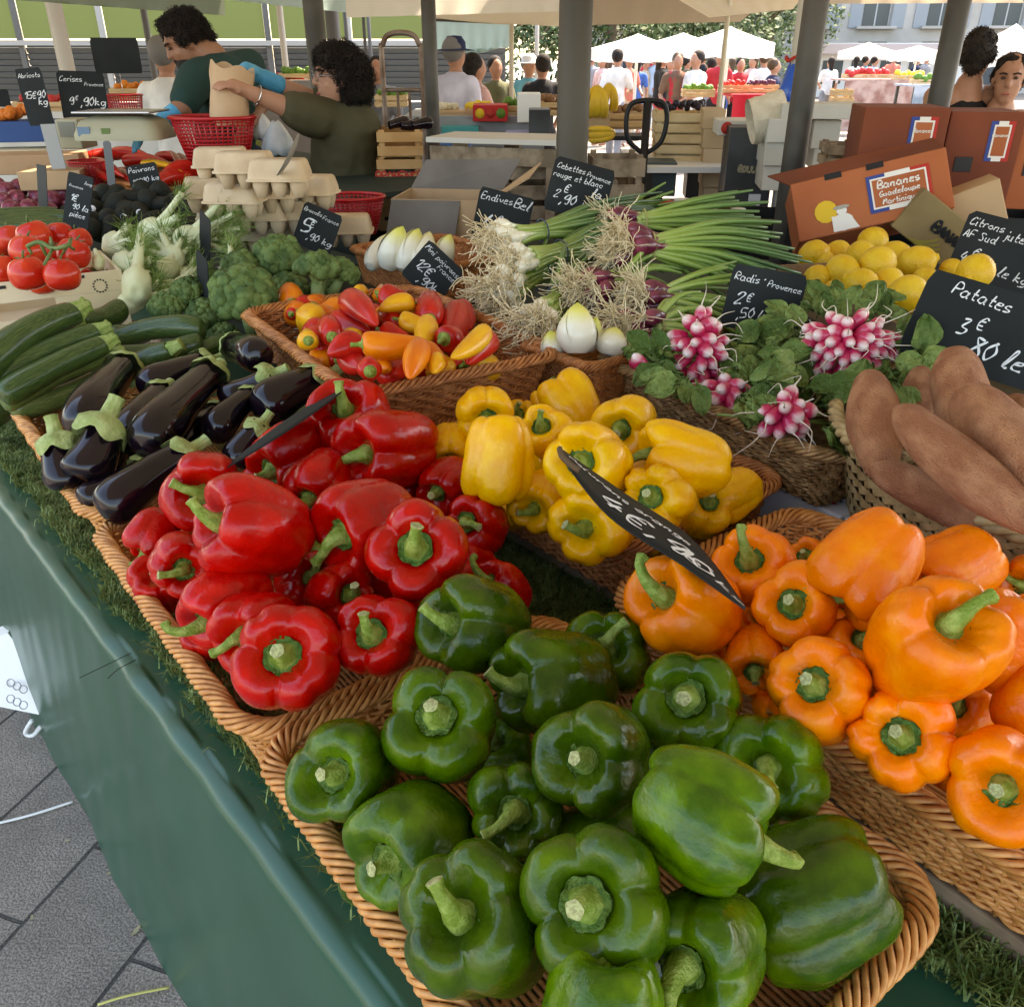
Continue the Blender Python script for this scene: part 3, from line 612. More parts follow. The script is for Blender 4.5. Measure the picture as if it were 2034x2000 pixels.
def aubergine(x0, y0, x1, y1, w_, z0, z1, label, i=0, cs=1.0):
    p0 = at(x0, y0, z0); p1 = at(x1, y1, z1); wd_ = w_ * mpp(p0.lerp(p1, .5)); o = place('aubergine', AM[i % 3], p0, p1, wd_)
    k = ob('calyx', AC[i % 3], o); k.matrix_basis = Matrix.Diagonal((1.08 * cs, 1.08 * cs, cs * wd_ / (p1 - p0).length * 1.1, 1)); return tag(o, label, 'aubergine', 'aubergines in the wicker basket')
for a in [(240, 690, 150, 812, 84, 1.03, 1.01, 'aubergine in the far left corner with a calyx drooping like two horns'),
          (398, 684, 268, 738, 68, 1.04, 1.03, 'aubergine lying at the back behind the long one, bright green stem at its right'),
          (404, 702, 268, 845, 88, 1.07, 1.04, 'longest aubergine lying diagonally across the middle, calyx at upper right'),
          (312, 738, 240, 835, 72, 1.04, 1.01, 'aubergine under the long one with a pale leafy cap'),
          (202, 792, 148, 905, 92, 1.075, 1.0, 'aubergine standing near the left with a wide round pale green cap'),
          (106, 822, 135, 925, 74, 1.05, .97, 'aubergine in the left corner, its round cap facing the viewer'),
          (362, 852, 190, 972, 88, 1.04, .99, 'aubergine at the front rim with a blue sky reflection, cap by the red peppers'),
          (280, 878, 150, 950, 62, 1.0, .975, 'slim aubergine behind the front one near the rim'),
          (520, 708, 420, 760, 66, 1.08, 1.03, 'aubergine at the back under a pale stem standing upright'),
          (612, 716, 488, 785, 88, 1.07, 1.04, 'thick aubergine at the right touching the small pepper basket'),
          (497, 800, 440, 880, 62, 1.06, 1.0, 'aubergine half buried against the red peppers'),
          (480, 745, 400, 825, 62, 1.05, 1.02, 'short aubergine in the middle with a leafy green cap beside it'),
          (440, 655, 492, 676, 66, 1.06, 1.09, 'aubergine at the back turned with its round blossom end to the viewer'),
          (330, 900, 260, 930, 70, .96, .95, 'aubergine deep in the basket under the others'), (230, 850, 180, 930, 75, .96, .94, 'aubergine at the bottom of the left side of the basket'),
          (560, 790, 470, 850, 75, .98, .95, 'aubergine at the bottom of the right side of the basket'), (420, 780, 330, 860, 75, .97, .96, 'aubergine at the bottom of the basket under the long one')]:
    aubergine(*a, i=int(a[0]), cs=1.28 if int(a[0]) in (202, 106) else 1.1)
# ---- courgettes
cour = mat('courgette_skin', (.018, .045, .010), .32, (.085, .13, .03), 14, coat=.25, stretch=(4, 4, .5), lo=.42, hi=.68, detail=4)
courl = mat('courgette_pale', (.05, .09, .02), .32, (.16, .20, .06), 14, coat=.25, stretch=(4, 4, .5), lo=.40, hi=.62)
cst = mat('courgette_stem', (.20, .30, .06), .6, (.32, .38, .12), 10)
ZM = [long_body([(0, 0), (.33, .003), (.40, .05), (.44, .25), (.46, .5), (.50, .8), (.44, .95), (.25, .99), (0, 1)], 24, s, bd, .012, 8, m=cour, name='courgette') for s, bd in ((1, .25), (2, -.2), (3, .1))]
zs = MB(); zs.lathe([(.30, .02), (.33, 0), (.28, -.18), (.22, -.42), (.27, -.56), (0.02, -.52)], 30, mod=lambda p, a, t: Vector((p.x * (1 + .13 * math.cos(5 * a)), p.y * (1 + .13 * math.cos(5 * a)), p.z))); ZST = zs.mesh('stem', cst)
for i, (x0, y0, x1, y1, w_, z0, z1, lab) in enumerate([
        (140, 592, -45, 712, 62, 1.11, 1.05, 'thick dark courgette on top, under the tomato crate'), (150, 606, 232, 582, 46, 1.06, 1.06, 'short dark courgette lying behind against the crate'),
        (196, 652, 0, 752, 50, 1.07, 1.02, 'speckled courgette with a ribbed pale stem in the middle'), (212, 672, 4, 766, 44, 1.04, 1.0, 'courgette catching a bluish reflection near the rim'),
        (215, 702, 20, 778, 44, 1.0, .98, 'paler courgette lowest beside the aubergine basket'), (183, 628, -20, 722, 50, 1.08, 1.03, 'courgette between the thick one and the speckled one'),
        (222, 640, 388, 622, 46, 1.04, 1.06, 'dark courgette pointing to the broccoli'), (215, 672, 385, 648, 48, 1.03, 1.04, 'dark courgette just above the aubergines pointing right'),
        (322, 662, 250, 700, 46, 1.05, 1.01, 'short courgette with its ribbed stem end beside the black sign'), (132, 612, -10, 660, 46, 1.06, 1.04, 'courgette just below the crate handle'),
        (300, 612, 212, 636, 44, 1.02, 1.03, 'courgette end among broccoli stalks'), (430, 645, 340, 690, 42, 1.03, 1.0, 'courgette tip behind the aubergine stems'),
        (150, 700, -30, 800, 48, .95, .93, 'courgette at the bottom of its basket')]):
    p0 = at(x0, y0, z0); p1 = at(x1, y1, z1); wm = w_ * mpp(p0.lerp(p1, .5)); o = place('courgette', ZM[i % 3], p0, p1, wm, None, courl if i in (3, 4, 9) else cour)
    k = ob('stem', ZST, o); k.matrix_basis = Matrix.Diagonal((1, 1, wm / (p1 - p0).length, 1)); tag(o, lab, 'courgette', 'courgettes')
zc = at(25, 768, .97); uu = Vector((math.cos(R(-52.5)), math.sin(R(-52.5)), 0)); basket('weathered grey wicker basket under the courgettes at the left edge', (zc.x - uu.x * .62, zc.y - uu.y * .62, 0), -52.5, .955, .6, .39, mat('wicker_grey', (.30, .20, .12), .5, (.42, .30, .19), 60))
# ---- tomatoes in their printed crate
tomm = mat('tomato_skin', (.52, .018, .008), .16, (.62, .05, .015), 1.5, spec=.35)
tb = MB(); tb.lathe([(max(.001, p.x), p.y) for p in crom([(0, .36), (.10, .34), (.25, .41), (.42, .28), (.5, 0), (.42, -.28), (.22, -.40), (0, -.42)], 5)], 26, mod=lambda p, a, t: Vector((p.x * (1 + .018 * math.cos(5 * a)), p.y * (1 + .018 * math.cos(5 * a)), p.z))); TME = tb.mesh('tomato', tomm)
vine = mat('vine_green', (.08, .13, .03), .6, (.14, .19, .06), 10)
sp = MB()
for k in range(5):
    a = k * 1.256; sp.tube([(0, 0, .36), (.1 * math.cos(a), .1 * math.sin(a), .40), (.24 * math.cos(a + .2), .24 * math.sin(a + .2), .48)], [.035, .03, .006], 5)
sp.tube([(0, 0, .35), (.02, 0, .52), (.08, 0, .6)], .03, 5); SEP = sp.mesh('sepals', vine)
TL = []
for (x, y, w_, z) in [(20, 452, 52, 1.15), (66, 448, 64, 1.17), (114, 446, 52, 1.16), (150, 454, 46, 1.15), (52, 476, 64, 1.17), (140, 480, 60, 1.15), (54, 518, 70, 1.15), (118, 521, 66, 1.15), (178, 533, 56, 1.07), (204, 531, 44, 1.05), (4, 512, 60, 1.13), (98, 492, 66, 1.12), (-12, 470, 60, 1.12), (80, 535, 50, 1.10), (22, 530, 50, 1.10)]:
    c = at(x, y, z); s = w_ * mpp(c); o = ob('tomato', TME); ax = Vector((rnd.uniform(-.4, .4), rnd.uniform(-.1, .5), 1)); o.matrix_world = frame(c, ax, (1, 0, 0), s); ob('sepals', SEP, o); TL.append(tag(o, 'x', 'tomato', 'tomatoes heaped over the cream crate'))
rank_labels(TL, 'glossy red tomato, {n} from the left in the {row} row over the cream crate', 3)
vb = MB(); vp = [at(52, 466, 1.22), at(75, 458, 1.235), at(100, 470, 1.225), at(128, 464, 1.235), at(133, 455, 1.23)]; vb.tube(crom(vp, 5), .005, 6)
for i, j in ((0, (60, 480)), (1, (88, 484)), (2, (84, 500)), (3, (118, 480)), (2, (96, 450)), (3, (140, 472))): vb.tube([vp[i], at(*j, 1.205)], .0035, 5)
tag(vb.build('tomato_vine', vine), 'curly green tomato vine lying across the red tomatoes', 'vine')
ec = at(0, 590, 1.08)
crm = mat('cream_card', (.72, .62, .40), .7, (.78, .68, .47), 5)
def slotted_crate():
    e = empty('tomato_crate', tuple(at(60, 590, 1.03))); e.location.z = .97; e.rotation_euler.z = math.atan2((at(200, 560, 1.1) - at(0, 585, 1.1)).y, (at(200, 560, 1.1) - at(0, 585, 1.1)).x)
    b = MB()                                                   # near side with a hand slot
    for c, d in (((-.0, 0, .115), (.44, .008, .05)), ((0, 0, .02), (.44, .008, .05)), ((-.17, 0, .067), (.10, .008, .045)), ((.14, 0, .067), (.16, .008, .045))): b.box(c, d)
    b.build('side_board', crm, e, False)
    MB().box((0, .29, .07), (.44, .008, .14)).build('side_board', crm, e, False)
    for s in (-1, 1): MB().box((s * .224, .145, .07), (.008, .3, .14)).build('end_board', crm, e, False)
    MB().box((0, .145, .002), (.44, .29, .004)).build('crate_bottom', crm, e, False)
    q = MB()
    for i in range(9): q.box((-.16 + i * .036, -.0048, .133 - .004 * (i % 2)), (.020, .001, .008))
    for a in range(14): q.box((.17 + .016 * math.cos(a * .45), -.0048, .105 + .016 * math.sin(a * .45)), (.004, .001, .004))
    q.build('print', mat('black_ink', (.03, .03, .03)), e, False)
    return tag(e, 'cream crate with dark print and a hand slot, full of tomatoes', 'crate')
slotted_crate()
for x, y in ((40, 622), (90, 628)):
    c = at(x, y, 1.03)
# ---- small sweet peppers
MPM = [long_body([(0, .0), (.30, .0), (.46, .10), (.5, .3), (.42, .6), (.22, .88), (.06, .99), (0, 1)], 20, s, bd, .05, 3, m=SK['red'], name='small_pepper') for s, bd in ((1, .12), (2, -.15))]
MPM.append(long_body([(0, .06), (.2, .0), (.42, .08), (.52, .4), (.45, .8), (.2, .96), (0, .92)], 20, 4, 0, .06, 4, m=SK['red'], name='small_pepper'))
mst = MB(); mst.lathe([(.02, .04), (.30, .05), (.28, 0), (.12, -.06), (.075, -.2), (.085, -.42), (.02, -.43)], 14); MST = mst.mesh('stem', gstem)
SKM = {'r': mat('small_red', (.40, .008, .006), .24, (.56, .02, .01), 2, spec=.3), 'y': mat('small_yellow', (.72, .30, .012), .28, (.80, .42, .02), 2, spec=.3), 'o': mat('small_orange', (.72, .15, .005), .28, (.78, .22, .01), 2, spec=.3)}
ML = []
for (c_, x0, y0, x1, y1, w_, z) in [('y', 10, 760, 110, 800, 110, 0), ('o', 95, 760, 165, 730, 88, 0), ('r', 250, 680, 410, 820, 115, 3), ('r', 180, 780, 375, 855, 95, 1), ('y', 610, 700, 420, 735, 85, 3), ('o', 425, 660, 440, 600, 65, 0), ('y', 300, 650, 355, 630, 60, 0),
        ('r', 450, 650, 620, 690, 110, 1), ('r', 700, 790, 700, 665, 130, 2), ('r', 850, 740, 800, 890, 130, 1), ('r', 870, 730, 920, 840, 100, 0), ('y', 545, 790, 705, 815, 90, 2), ('y', 690, 815, 665, 930, 100, 2), ('o', 335, 925, 690, 910, 125, 4),
        ('r', 455, 755, 530, 850, 95, 1), ('y', 35, 905, 25, 850, 92, 2), ('r', 165, 885, 130, 800, 110, 2), ('y', 1010, 850, 820, 1000, 90, 4), ('r', 1030, 900, 910, 1030, 115, 2), ('r', 780, 895, 860, 850, 120, 2), ('r', 330, 930, 140, 980, 120, 2), ('r', 250, 960, 330, 1060, 115, 1),
        ('r', 375, 1075, 365, 1040, 100, 3), ('o', 420, 990, 470, 1060, 90, 2), ('o', 650, 940, 590, 1110, 110, 4), ('o', 680, 960, 790, 1030, 110, 2), ('y', 745, 1010, 725, 1080, 80, 3), ('r', 540, 970, 500, 1090, 120, 1), ('r', 60, 930, 160, 960, 95, 0), ('r', 450, 850, 590, 890, 100, 1),
        ('r', -20, 720, 60, 700, 80, -1), ('r', 200, 1010, 120, 950, 90, -1), ('r', 640, 1010, 740, 940, 100, -1), ('r', 430, 1080, 520, 1120, 90, 0), ('y', 230, 880, 330, 900, 80, 1), ('o', 620, 730, 650, 680, 60, 0), ('r', 900, 960, 820, 1050, 100, -1), ('r', -60, 760, -20, 720, 60, -1)] + [(rnd.choice('rryoo'), *(lambda u, v, a: (u, v, u + 105 * math.cos(a), v + 70 * math.sin(a)))(-70 + 112 * (k % 9) + 60 * (k // 9) + rnd.uniform(-20, 20), 700 + 75 * (k // 9) + 28 * (k % 9) * .6 + rnd.uniform(-15, 15), rnd.uniform(0, 6)), 115, -1.3) for k in range(38)]:
    z = 1.11 + z * .016; p0 = at(571 + x0 / 2.906, 333 + y0 / 2.906, z); p1 = at(571 + x1 / 2.906, 333 + y1 / 2.906, z - .004); wm = w_ / 2.906 * mpp(p0) * 1.3
    if (p1 - p0).length < wm * .9: p1 = p0 + (p1 - p0).normalized() * wm * .9
    i = 2 if (p1 - p0).length < wm * 1.3 else len(ML) % 2; o = place('small_pepper', MPM[i], p0, p1, wm, None, SKM[c_]); o['look'] = {'r': 'red', 'y': 'yellow', 'o': 'orange'}[c_]
    k = ob('stem', MST, o); k.matrix_basis = Matrix.Diagonal((1, 1, wm / (p1 - p0).length, 1)); ML.append(tag(o, 'x', 'sweet pepper', 'small sweet peppers in the brown basket'))
rank_labels(ML, 'small {look} sweet pepper, {n} from the left in the {row} row of its brown basket', 4)
# ---- lemons
lemm = mat('lemon_skin', (.74, .43, .012), .38, (.80, .52, .03), 2, .0025, 26, coat=.15)
LM = long_body([(0, 0), (.09, .005), (.13, .06), (.33, .17), (.47, .38), (.5, .55), (.42, .78), (.2, .93), (.12, .97), (.03, 1)], 24, 3, 0, wob=.04, m=lemm, name='lemon')
LL = []
for (x, y, w_, z) in [(965, 365, 118, 1), (1080, 355, 105, 1), (1240, 305, 125, 2), (1180, 370, 120, 2), (1340, 370, 125, 2), (1265, 405, 148, 3), (1445, 400, 140, 2), (1100, 440, 135, 2), (985, 470, 110, 1), (1180, 500, 135, 2.4), (1310, 500, 130, 2.2), (1398, 545, 160, 3), (1480, 480, 110, 1), (1550, 530, 130, 2), (1600, 430, 90, 1), (1710, 445, 150, 3), (1065, 540, 110, 1), (1245, 580, 110, 1), (1480, 620, 110, 1), (1010, 400, 100, 0), (1400, 450, 110, 0), (1640, 500, 100, 0), (1560, 610, 90, 0)]:
    z = 1.08 + z * .018; c = at(1142 + x / 2.4388, 333 + y / 2.4388, z); s = w_ / 2.4388 * mpp(c) * 1.1; a = Vector((rnd.uniform(-1, 1), rnd.uniform(-1, .6), rnd.uniform(-.5, .5))).normalized() * s * .60
    LL.append(tag(place('lemon', LM, c - a, c + a, s), 'x', 'lemon', 'lemons in the cardboard tray'))
rank_labels(LL, 'yellow lemon, {n} from the left in the {row} row of the cardboard tray', 4)
lc = at(1480, 505, 1.09)
def tray(label, c, h, L, W, H, m, name='cardboard_tray'):
    e = empty(name, c); e.rotation_euler.z = R(h); T = .006
    for sx in (-1, 1): MB().box((sx * L / 2, 0, H / 2), (T, W + T, H)).build('end_wall', m, e, False)
    for sy in (-1, 1): MB().box((0, sy * W / 2, H / 2 - .006), (L - T, T, H - .012)).build('side_wall', m, e, False)
    MB().box((0, 0, .003), (L - T, W - T, .005)).build('tray_bottom', m, e, False); return tag(e, label, 'tray')
pA = at(1478, 505, 1.10); pB = at(1760, 628, 1.10); hh = math.degrees(math.atan2((pB - pA).y, (pB - pA).x)); Lt = (pB - pA).length; uT = (pB - pA).normalized(); vT = Vector((-uT.y, uT.x, 0)); cc = pA + uT * Lt / 2 + vT * .17
tray('brown cardboard tray heaped with lemons', (cc.x, cc.y, 1.015), hh, Lt, .36, .09, mat('kraft_lemon', (.25, .155, .085), .8, (.33, .21, .12), 6))
plank('crate turned over beneath the lemon tray', (cc.x, cc.y, .96), Lt * .9, .3, .105, hh, woodd, 'wooden_crate', 'crate')
# ---- sweet potatoes and their braided basket
swm = mat('sweet_potato_skin', (.40, .15, .068), .66, (.58, .27, .135), 2.4, .009, 34, stretch=(1, 1, 2), detail=6)
SW = [long_body([(0, 0), (.10, .01), (.34, .10), (.47, .28), (.5, .5), (.46, .7), (.32, .88), (.12, .985), (0, 1)], 26, s, bd, .015, 3, wob=.16, m=swm, name='sweet_potato') for s, bd in ((1, .12), (5, -.1), (8, .06))]
for i, (x0, y0, x1, y1, w_, z0, z1, lab) in enumerate([(1640, 715, 1668, 905, 104, 1.17, 1.13, 'sweet potato standing at the left end of the braided basket'), (1742, 695, 1732, 800, 66, 1.16, 1.10, 'narrow sweet potato poking up behind the others'),
        (1800, 665, 1835, 850, 112, 1.22, 1.15, 'broad sweet potato upright below the big price board'), (1815, 745, 1990, 955, 125, 1.21, 1.18, 'pale sweet potato in the upper right of the basket'), (1692, 770, 1985, 1010, 108, 1.22, 1.16, 'long sweet potato lying diagonally across the front of the basket'),
        (1645, 880, 1895, 1015, 88, 1.15, 1.09, 'lowest sweet potato along the braided rim'), (1905, 755, 1960, 840, 66, 1.15, 1.12, 'sweet potato end at the right edge')]):
    p0 = at(x0, y0, z0); p1 = at(x1, y1, z1); tag(place('sweet_potato', SW[i % 3], p0, p1, w_ * .93 * mpp(p0.lerp(p1, .5))), lab, 'sweet potato', 'sweet potatoes in the braided basket')
def weave_mat():
    m = bpy.data.materials.new('seagrass'); m.use_nodes = True; n = m.node_tree.nodes; L = m.node_tree.links; b = n['Principled BSDF']; b.inputs['Roughness'].default_value = .6
    tc = n.new('ShaderNodeTexCoord'); t = n.new('ShaderNodeTexNoise'); t.inputs['Scale'].default_value = 40; L.new(tc.outputs['Object'], t.inputs[0])
    r = n.new('ShaderNodeValToRGB'); r.color_ramp.elements[0].position = .35; r.color_ramp.elements[1].position = .65; r.color_ramp.elements[0].color = (.30, .19, .075, 1); r.color_ramp.elements[1].color = (.50, .36, .16, 1)
    L.new(t.outputs[0], r.inputs[0]); L.new(r.outputs[0], b.inputs['Base Color']); return m
sg = weave_mat(); e = empty('braided_basket', (.80, 1.13, .862)); tag(e, 'tall pale braided seagrass basket of sweet potatoes at the right edge', 'basket')
b = MB(); H_ = .25
for row in range(22):                               # short flat straps crossing in a herringbone
    for k in range(84):
        a = 2 * math.pi * (k + .5 * (row % 2)) / 84; da = 2 * math.pi / 84 * .75; sg_ = 1 if row % 2 else -1
        def bp(aa, z, o_): r = 1 + (z / H_ - 1) * .22; return Vector(((.31 * r + o_) * math.cos(aa), (.36 * r + o_) * math.sin(aa), z))
        z0 = row * H_ / 22; hz = H_ / 22 * .62; pts = []
        for f, o_ in ((0, -.001), (.5, .0035), (1, -.001)):
            aa = a + da * (f - .5) * 1.5; zc_ = z0 + hz + sg_ * (f - .5) * hz * 1.5; pts += [bp(aa, zc_ - hz * .75, o_), bp(aa, zc_ + hz * .75, o_)]
        b.add(pts, [(0, 2, 3, 1), (2, 4, 5, 3)])
b.build('woven_wall', sg, e)
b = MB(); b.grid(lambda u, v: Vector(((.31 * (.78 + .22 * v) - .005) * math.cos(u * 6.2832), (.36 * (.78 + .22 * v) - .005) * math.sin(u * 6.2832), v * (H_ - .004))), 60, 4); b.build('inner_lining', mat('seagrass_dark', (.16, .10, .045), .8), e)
b = MB()
for k in range(3): b.tube([Vector(((.313 + .006 * math.cos(i * .42 + k * 2.09)) * math.cos(i * 2 * math.pi / 400), (.363 + .006 * math.cos(i * .42 + k * 2.09)) * math.sin(i * 2 * math.pi / 400), H_ + .006 * math.sin(i * .42 + k * 2.09))) for i in range(401)], .007, 6, False)
b.build('rim_braid', sg, e)
# ---- radishes in bunches
radm = grad('radish_skin', [(0, (.42, .012, .06)), (.70, (.52, .022, .09)), (.86, (.72, .45, .45)), (1, (.80, .74, .68))], 2, 0, 1, .3, .04, 5, .3)
RM = long_body([(0, 0), (.20, .01), (.40, .12), (.5, .4), (.48, .65), (.32, .86), (.08, .97), (0, 1)], 14, 1, .02, m=radm, name='radish', tube_n=4)
rootm = mat('pale_root', (.70, .62, .50), .6); leafm = mat('radish_leaf', (.065, .125, .02), .55, (.20, .28, .07), 14, .014, 70); rleaf = leafm
def leaf(b, p, d, up, L, W, curl, q):               # a rounded leaf blade with a raised midrib and wavy edge
    d = d.normalized(); s_ = d.cross(up).normalized(); n_ = s_.cross(d).normalized(); nu, nv = 7, 6; vs = []; ph = q.uniform(0, 6)
    for i in range(nu + 1):
        t = i / nu; ww = W * max(.10, math.sin(math.pi * min(1, max(0, (t - .16)) / .84 * .93 + .06)) ** .55) * (.16 if t < .18 else 1)
        for j in range(nv + 1):
            x = (j / nv - .5) * 2; vs.append(p + d * (L * t) + s_ * (ww * x * .5) + n_ * (-curl * L * t * t + abs(x) * ww * .10 + .11 * W * math.sin(8 * t + 6 * x + ph)))
    b.add(vs, [(i * (nv + 1) + j, (i + 1) * (nv + 1) + j, (i + 1) * (nv + 1) + j + 1, i * (nv + 1) + j + 1) for i in range(nu) for j in range(nv)])
def radish_bunch(label, x, y, z, rx, ry, n, seed, leaves, rsz=.024):
    q = random.Random(seed); c = at(x, y, z); e = empty('radish_bunch', c); tag(e, label, 'radish bunch', 'radish bunches in the olive basket'); ms = mpp(c)
    T = bpy.data.objects; ra = MB()
    for i in range(n):
        t = math.sqrt((i + .5) / n); a = i * 2.39996 + q.uniform(-.2, .2); dx, dy = t * math.cos(a), t * math.sin(a); h = .035 * (1 - t * t)
        p = RGT * (dx * rx * ms) + UPV * (dy * ry * ms) - FWD * (h + q.uniform(-.004, .004)) + Vector((0, 0, .0))
        ax = (RGT * dx * 1.5 + UPV * (dy * 1.3 - .45) - FWD * (.62 - .35 * t) + Vector((q.uniform(-.2, .2), q.uniform(-.2, .2), q.uniform(-.1, .1)))).normalized(); l = q.uniform(.036, .046); w_ = rsz * q.uniform(.85, 1.15)
        o = ob('radish', RM, e); o.matrix_basis = frame(p - ax * l * .5, ax, (0, 0, 1), (w_, w_, l))
        tip = p + ax * l * .48; k = q.uniform(.02, .055); ra.tube(crom([tip, tip + ax * k * .5 + Vector((q.uniform(-1, 1), q.uniform(-1, 1), q.uniform(-1, 1))) * .006, tip + ax * k * .8 + Vector((q.uniform(-1, 1), q.uniform(-1, 1), q.uniform(-1, .6))) * .022], 3), [.0018, .0013, .001, .0008, .0007, .0005, .0003][:7], 4)
    ra.build('roots', rootm, e)
    lb = MB()
    for (lx, ly, dx, dy, L, W, k) in leaves:
        for _ in range(k * 2):
            p = at(lx + q.uniform(-26, 26), ly + q.uniform(-22, 22), z + q.uniform(-.03, .015)) - c; d = RGT * (dx + q.uniform(-.6, .6)) + UPV * (dy * .6 + q.uniform(-.5, .5)) - FWD * q.uniform(-.1, .35)
            leaf(lb, p, d, -FWD + Vector((q.uniform(-.4, .4), q.uniform(-.4, .4), .5)), L * q.uniform(.6, .95), W * q.uniform(.8, 1.1), q.uniform(.0, .5), q)
    lb.build('leaves', leafm, e)
    sb = MB()
    for i in range(10): sb.tube([Vector((q.uniform(-.02, .02), q.uniform(-.02, .02), -.01)), Vector((q.uniform(-.1, .1), q.uniform(-.02, .1), q.uniform(-.03, 0)))], .0022, 5)
    sb.build('stalks', mat('radish_stalk', (.16, .24, .06), .5), e)
radish_bunch('tall bunch of radishes at the left with round leaves to its right', 1318, 668, 1.12, 46, 78, 26, 1, [(1400, 640, 1, .1, .085, .05, 8), (1390, 680, .3, -.8, .09, .055, 8), (1450, 680, 1, 0, .08, .05, 7), (1290, 710, -.5, -.2, .07, .04, 6), (1255, 680, -.6, 0.2, .07, .04, 7), (1420, 740, .4, -.6, .08, .05, 6)])
radish_bunch('largest round bunch of radishes fanned out beside the sweet potatoes', 1602, 660, 1.14, 88, 62, 46, 2, [(1700, 640, 1, .2, .08, .05, 9), (1700, 710, .8, -.4, .08, .05, 10), (1560, 590, 0, 1, .07, .04, 7), (1500, 690, -.6, -.4, .08, .045, 8), (1640, 590, .5, .8, .07, .04, 6), (1730, 670, .6, .1, .08, .05, 8), (1500, 620, -.5, .5, .07, .04, 6)])
radish_bunch('small bunch of radishes low against the wicker rim', 1372, 748, 1.08, 34, 32, 11, 3, [(1440, 760, 1, -.1, .08, .05, 7), (1440, 720, .7, .3, .08, .05, 5)])
radish_bunch('pale small bunch of radishes nearest the viewer', 1482, 786, 1.10, 44, 36, 13, 4, [(1570, 790, .8, -.3, .08, .05, 7), (1570, 745, .9, .4, .09, .06, 7), (1500, 735, .2, .6, .075, .05, 4), (1600, 720, .6, .2, .09, .06, 6)])
for i, (x, y, dx, lab) in enumerate([(1450, 706, .6, 'single radish lying among leaves between the two big bunches'), (1222, 708, -.2, 'single dark radish at the left end of the olive basket'), (1190, 690, .9, 'single pale radish on the far left rim of the olive basket')]):
    c = at(x, y, 1.10); tag(place('radish', RM, c, c + (RGT * dx + UPV * .25 - FWD * .2).normalized() * .05, .026), lab, 'radish')
q = random.Random(9); lb = MB()
for i in range(260):
    p = at(q.uniform(1190, 1760), 0, 1); x = q.uniform(1180, 1770); y0 = 640 + max(0, (x - 1180)) * .24; y = q.uniform(y0 - 25, y0 + 45) - 32 if x < 1600 else q.uniform(640, 740)
    p = at(x, y, 1.05); leaf(lb, p, Vector((q.uniform(-1, 1), q.uniform(-1, 1), q.uniform(-.2, .4))), Vector((q.uniform(-.3, .3), q.uniform(-.6, 0), 1)), .055, .04, .3, q)
o = lb.build('loose_leaves', leafm); o['kind'] = 'stuff'; o['label'] = 'loose radish leaves filling the olive basket'
# ================================================================ second row: benches, fennel, broccoli, onions, endives, egg cartons
def bench(label, s0, s1, w0, w1, z, m):
    c = tp((s0 + s1) / 2, (w0 + w1) / 2, 0); e = empty('display_bench', c); e.rotation_euler.z = math.atan2(TU.y, TU.x)
    MB().box((0, 0, z - .01), (s1 - s0, w1 - w0, .02)).build('bench_top', m, e, False)
    MB().box((0, -(w1 - w0) / 2 + .012, z / 2 - .012), (s1 - s0 - .01, .006, z - .03)).build('skirt', m, e, False)
    MB().box((-(s1 - s0) / 2 + .012, 0, z / 2 - .012), (.006, w1 - w0 - .04, z - .03)).build('skirt', m, e, False)
    for a in (-1, 1):
        for b_ in (-1, 1): MB().box((a * (s1 - s0 - .14) / 2, b_ * (w1 - w0 - .14) / 2, z / 2 - .012), (.04, .04, z - .03)).build('leg', woodd, e, False)
    return tag(e, label, 'bench')
darkcl = mat('dark_cloth', (.012, .022, .016), .7, (.02, .035, .025), 3)
bench('raised dark bench under the onions, endives and lemons', -.95, 1.75, 1.36, 2.35, .985, darkcl)
bench('raised dark bench under the avocados and broccoli', -4.2, -.30, .74, 1.45, .955, darkcl)
# fennel
fenm = grad('fennel_flesh', [(0, (.60, .62, .36)), (.5, (.66, .68, .42)), (1, (.34, .46, .14))], 2, 0, 1.6, .45, .06, 4)
def fennel(label, x0, y0, x1, y1, wpx, z, seed, nst=4, fr=True, z1=None):
    q = random.Random(seed); p0 = at(x0, y0, z); p1 = at(x1, y1, z1 or z + .02); ax = (p1 - p0).normalized(); wm = wpx * mpp(p0); M = frame(p0, ax, UPV, 1)
    e = empty('fennel_bulb', p0); e.matrix_world = M; b = MB()
    b.lathe([(max(.001, p.x) * wm, p.y * wm) for p in crom([(0, 0), (.22, .0), (.42, .22), (.46, .55), (.36, .9), (.22, 1.15), (.0, 1.2)], 5)], 22, mod=lambda p, a, t: Vector((p.x * (1 + .05 * math.cos(6 * a)), p.y * .72 * (1 + .05 * math.cos(6 * a)), p.z)))
    b.build('bulb', fenm, e)
    tips = []
    for i in range(nst):
        a = (i - (nst - 1) / 2) * .30 + q.uniform(-.08, .08); L = wm * q.uniform(.9, 1.6); o = (i - (nst - 1) / 2) * wm * .13; d = Vector((math.sin(a), q.uniform(-.2, .2), math.cos(a)))
        pts = [Vector((o, 0, wm * .85)), Vector((o, 0, wm * 1.0)) + d * L * .4, Vector((o, 0, wm)) + d * L]; r = wm * q.uniform(.11, .16)
        MB().tube(crom(pts, 4), [r * (1.25 - .05 * k) for k in range(9)], 8).build('stalk', fenm, e); tips.append((pts[-1], d))
    if fr:
        f = MB()
        for p, d in tips:
            for _ in range(70):
                s = p - d * q.uniform(0, .05); v = (d * q.uniform(.2, 1) + Vector((q.gauss(0, .5), q.gauss(0, .4), 0))).normalized() * q.uniform(.02, .07)
                f.tube([s, s + v * .5 + Vector((q.gauss(0, .003),) * 3), s + v], [.0011, .0008, .0004], 3, False)
        f.build('fronds', mat('fennel_frond', (.13, .22, .035), .6, (.26, .36, .09), 30), e)
    return tag(e, label, 'fennel', 'fennel bulbs beside the tomatoes')
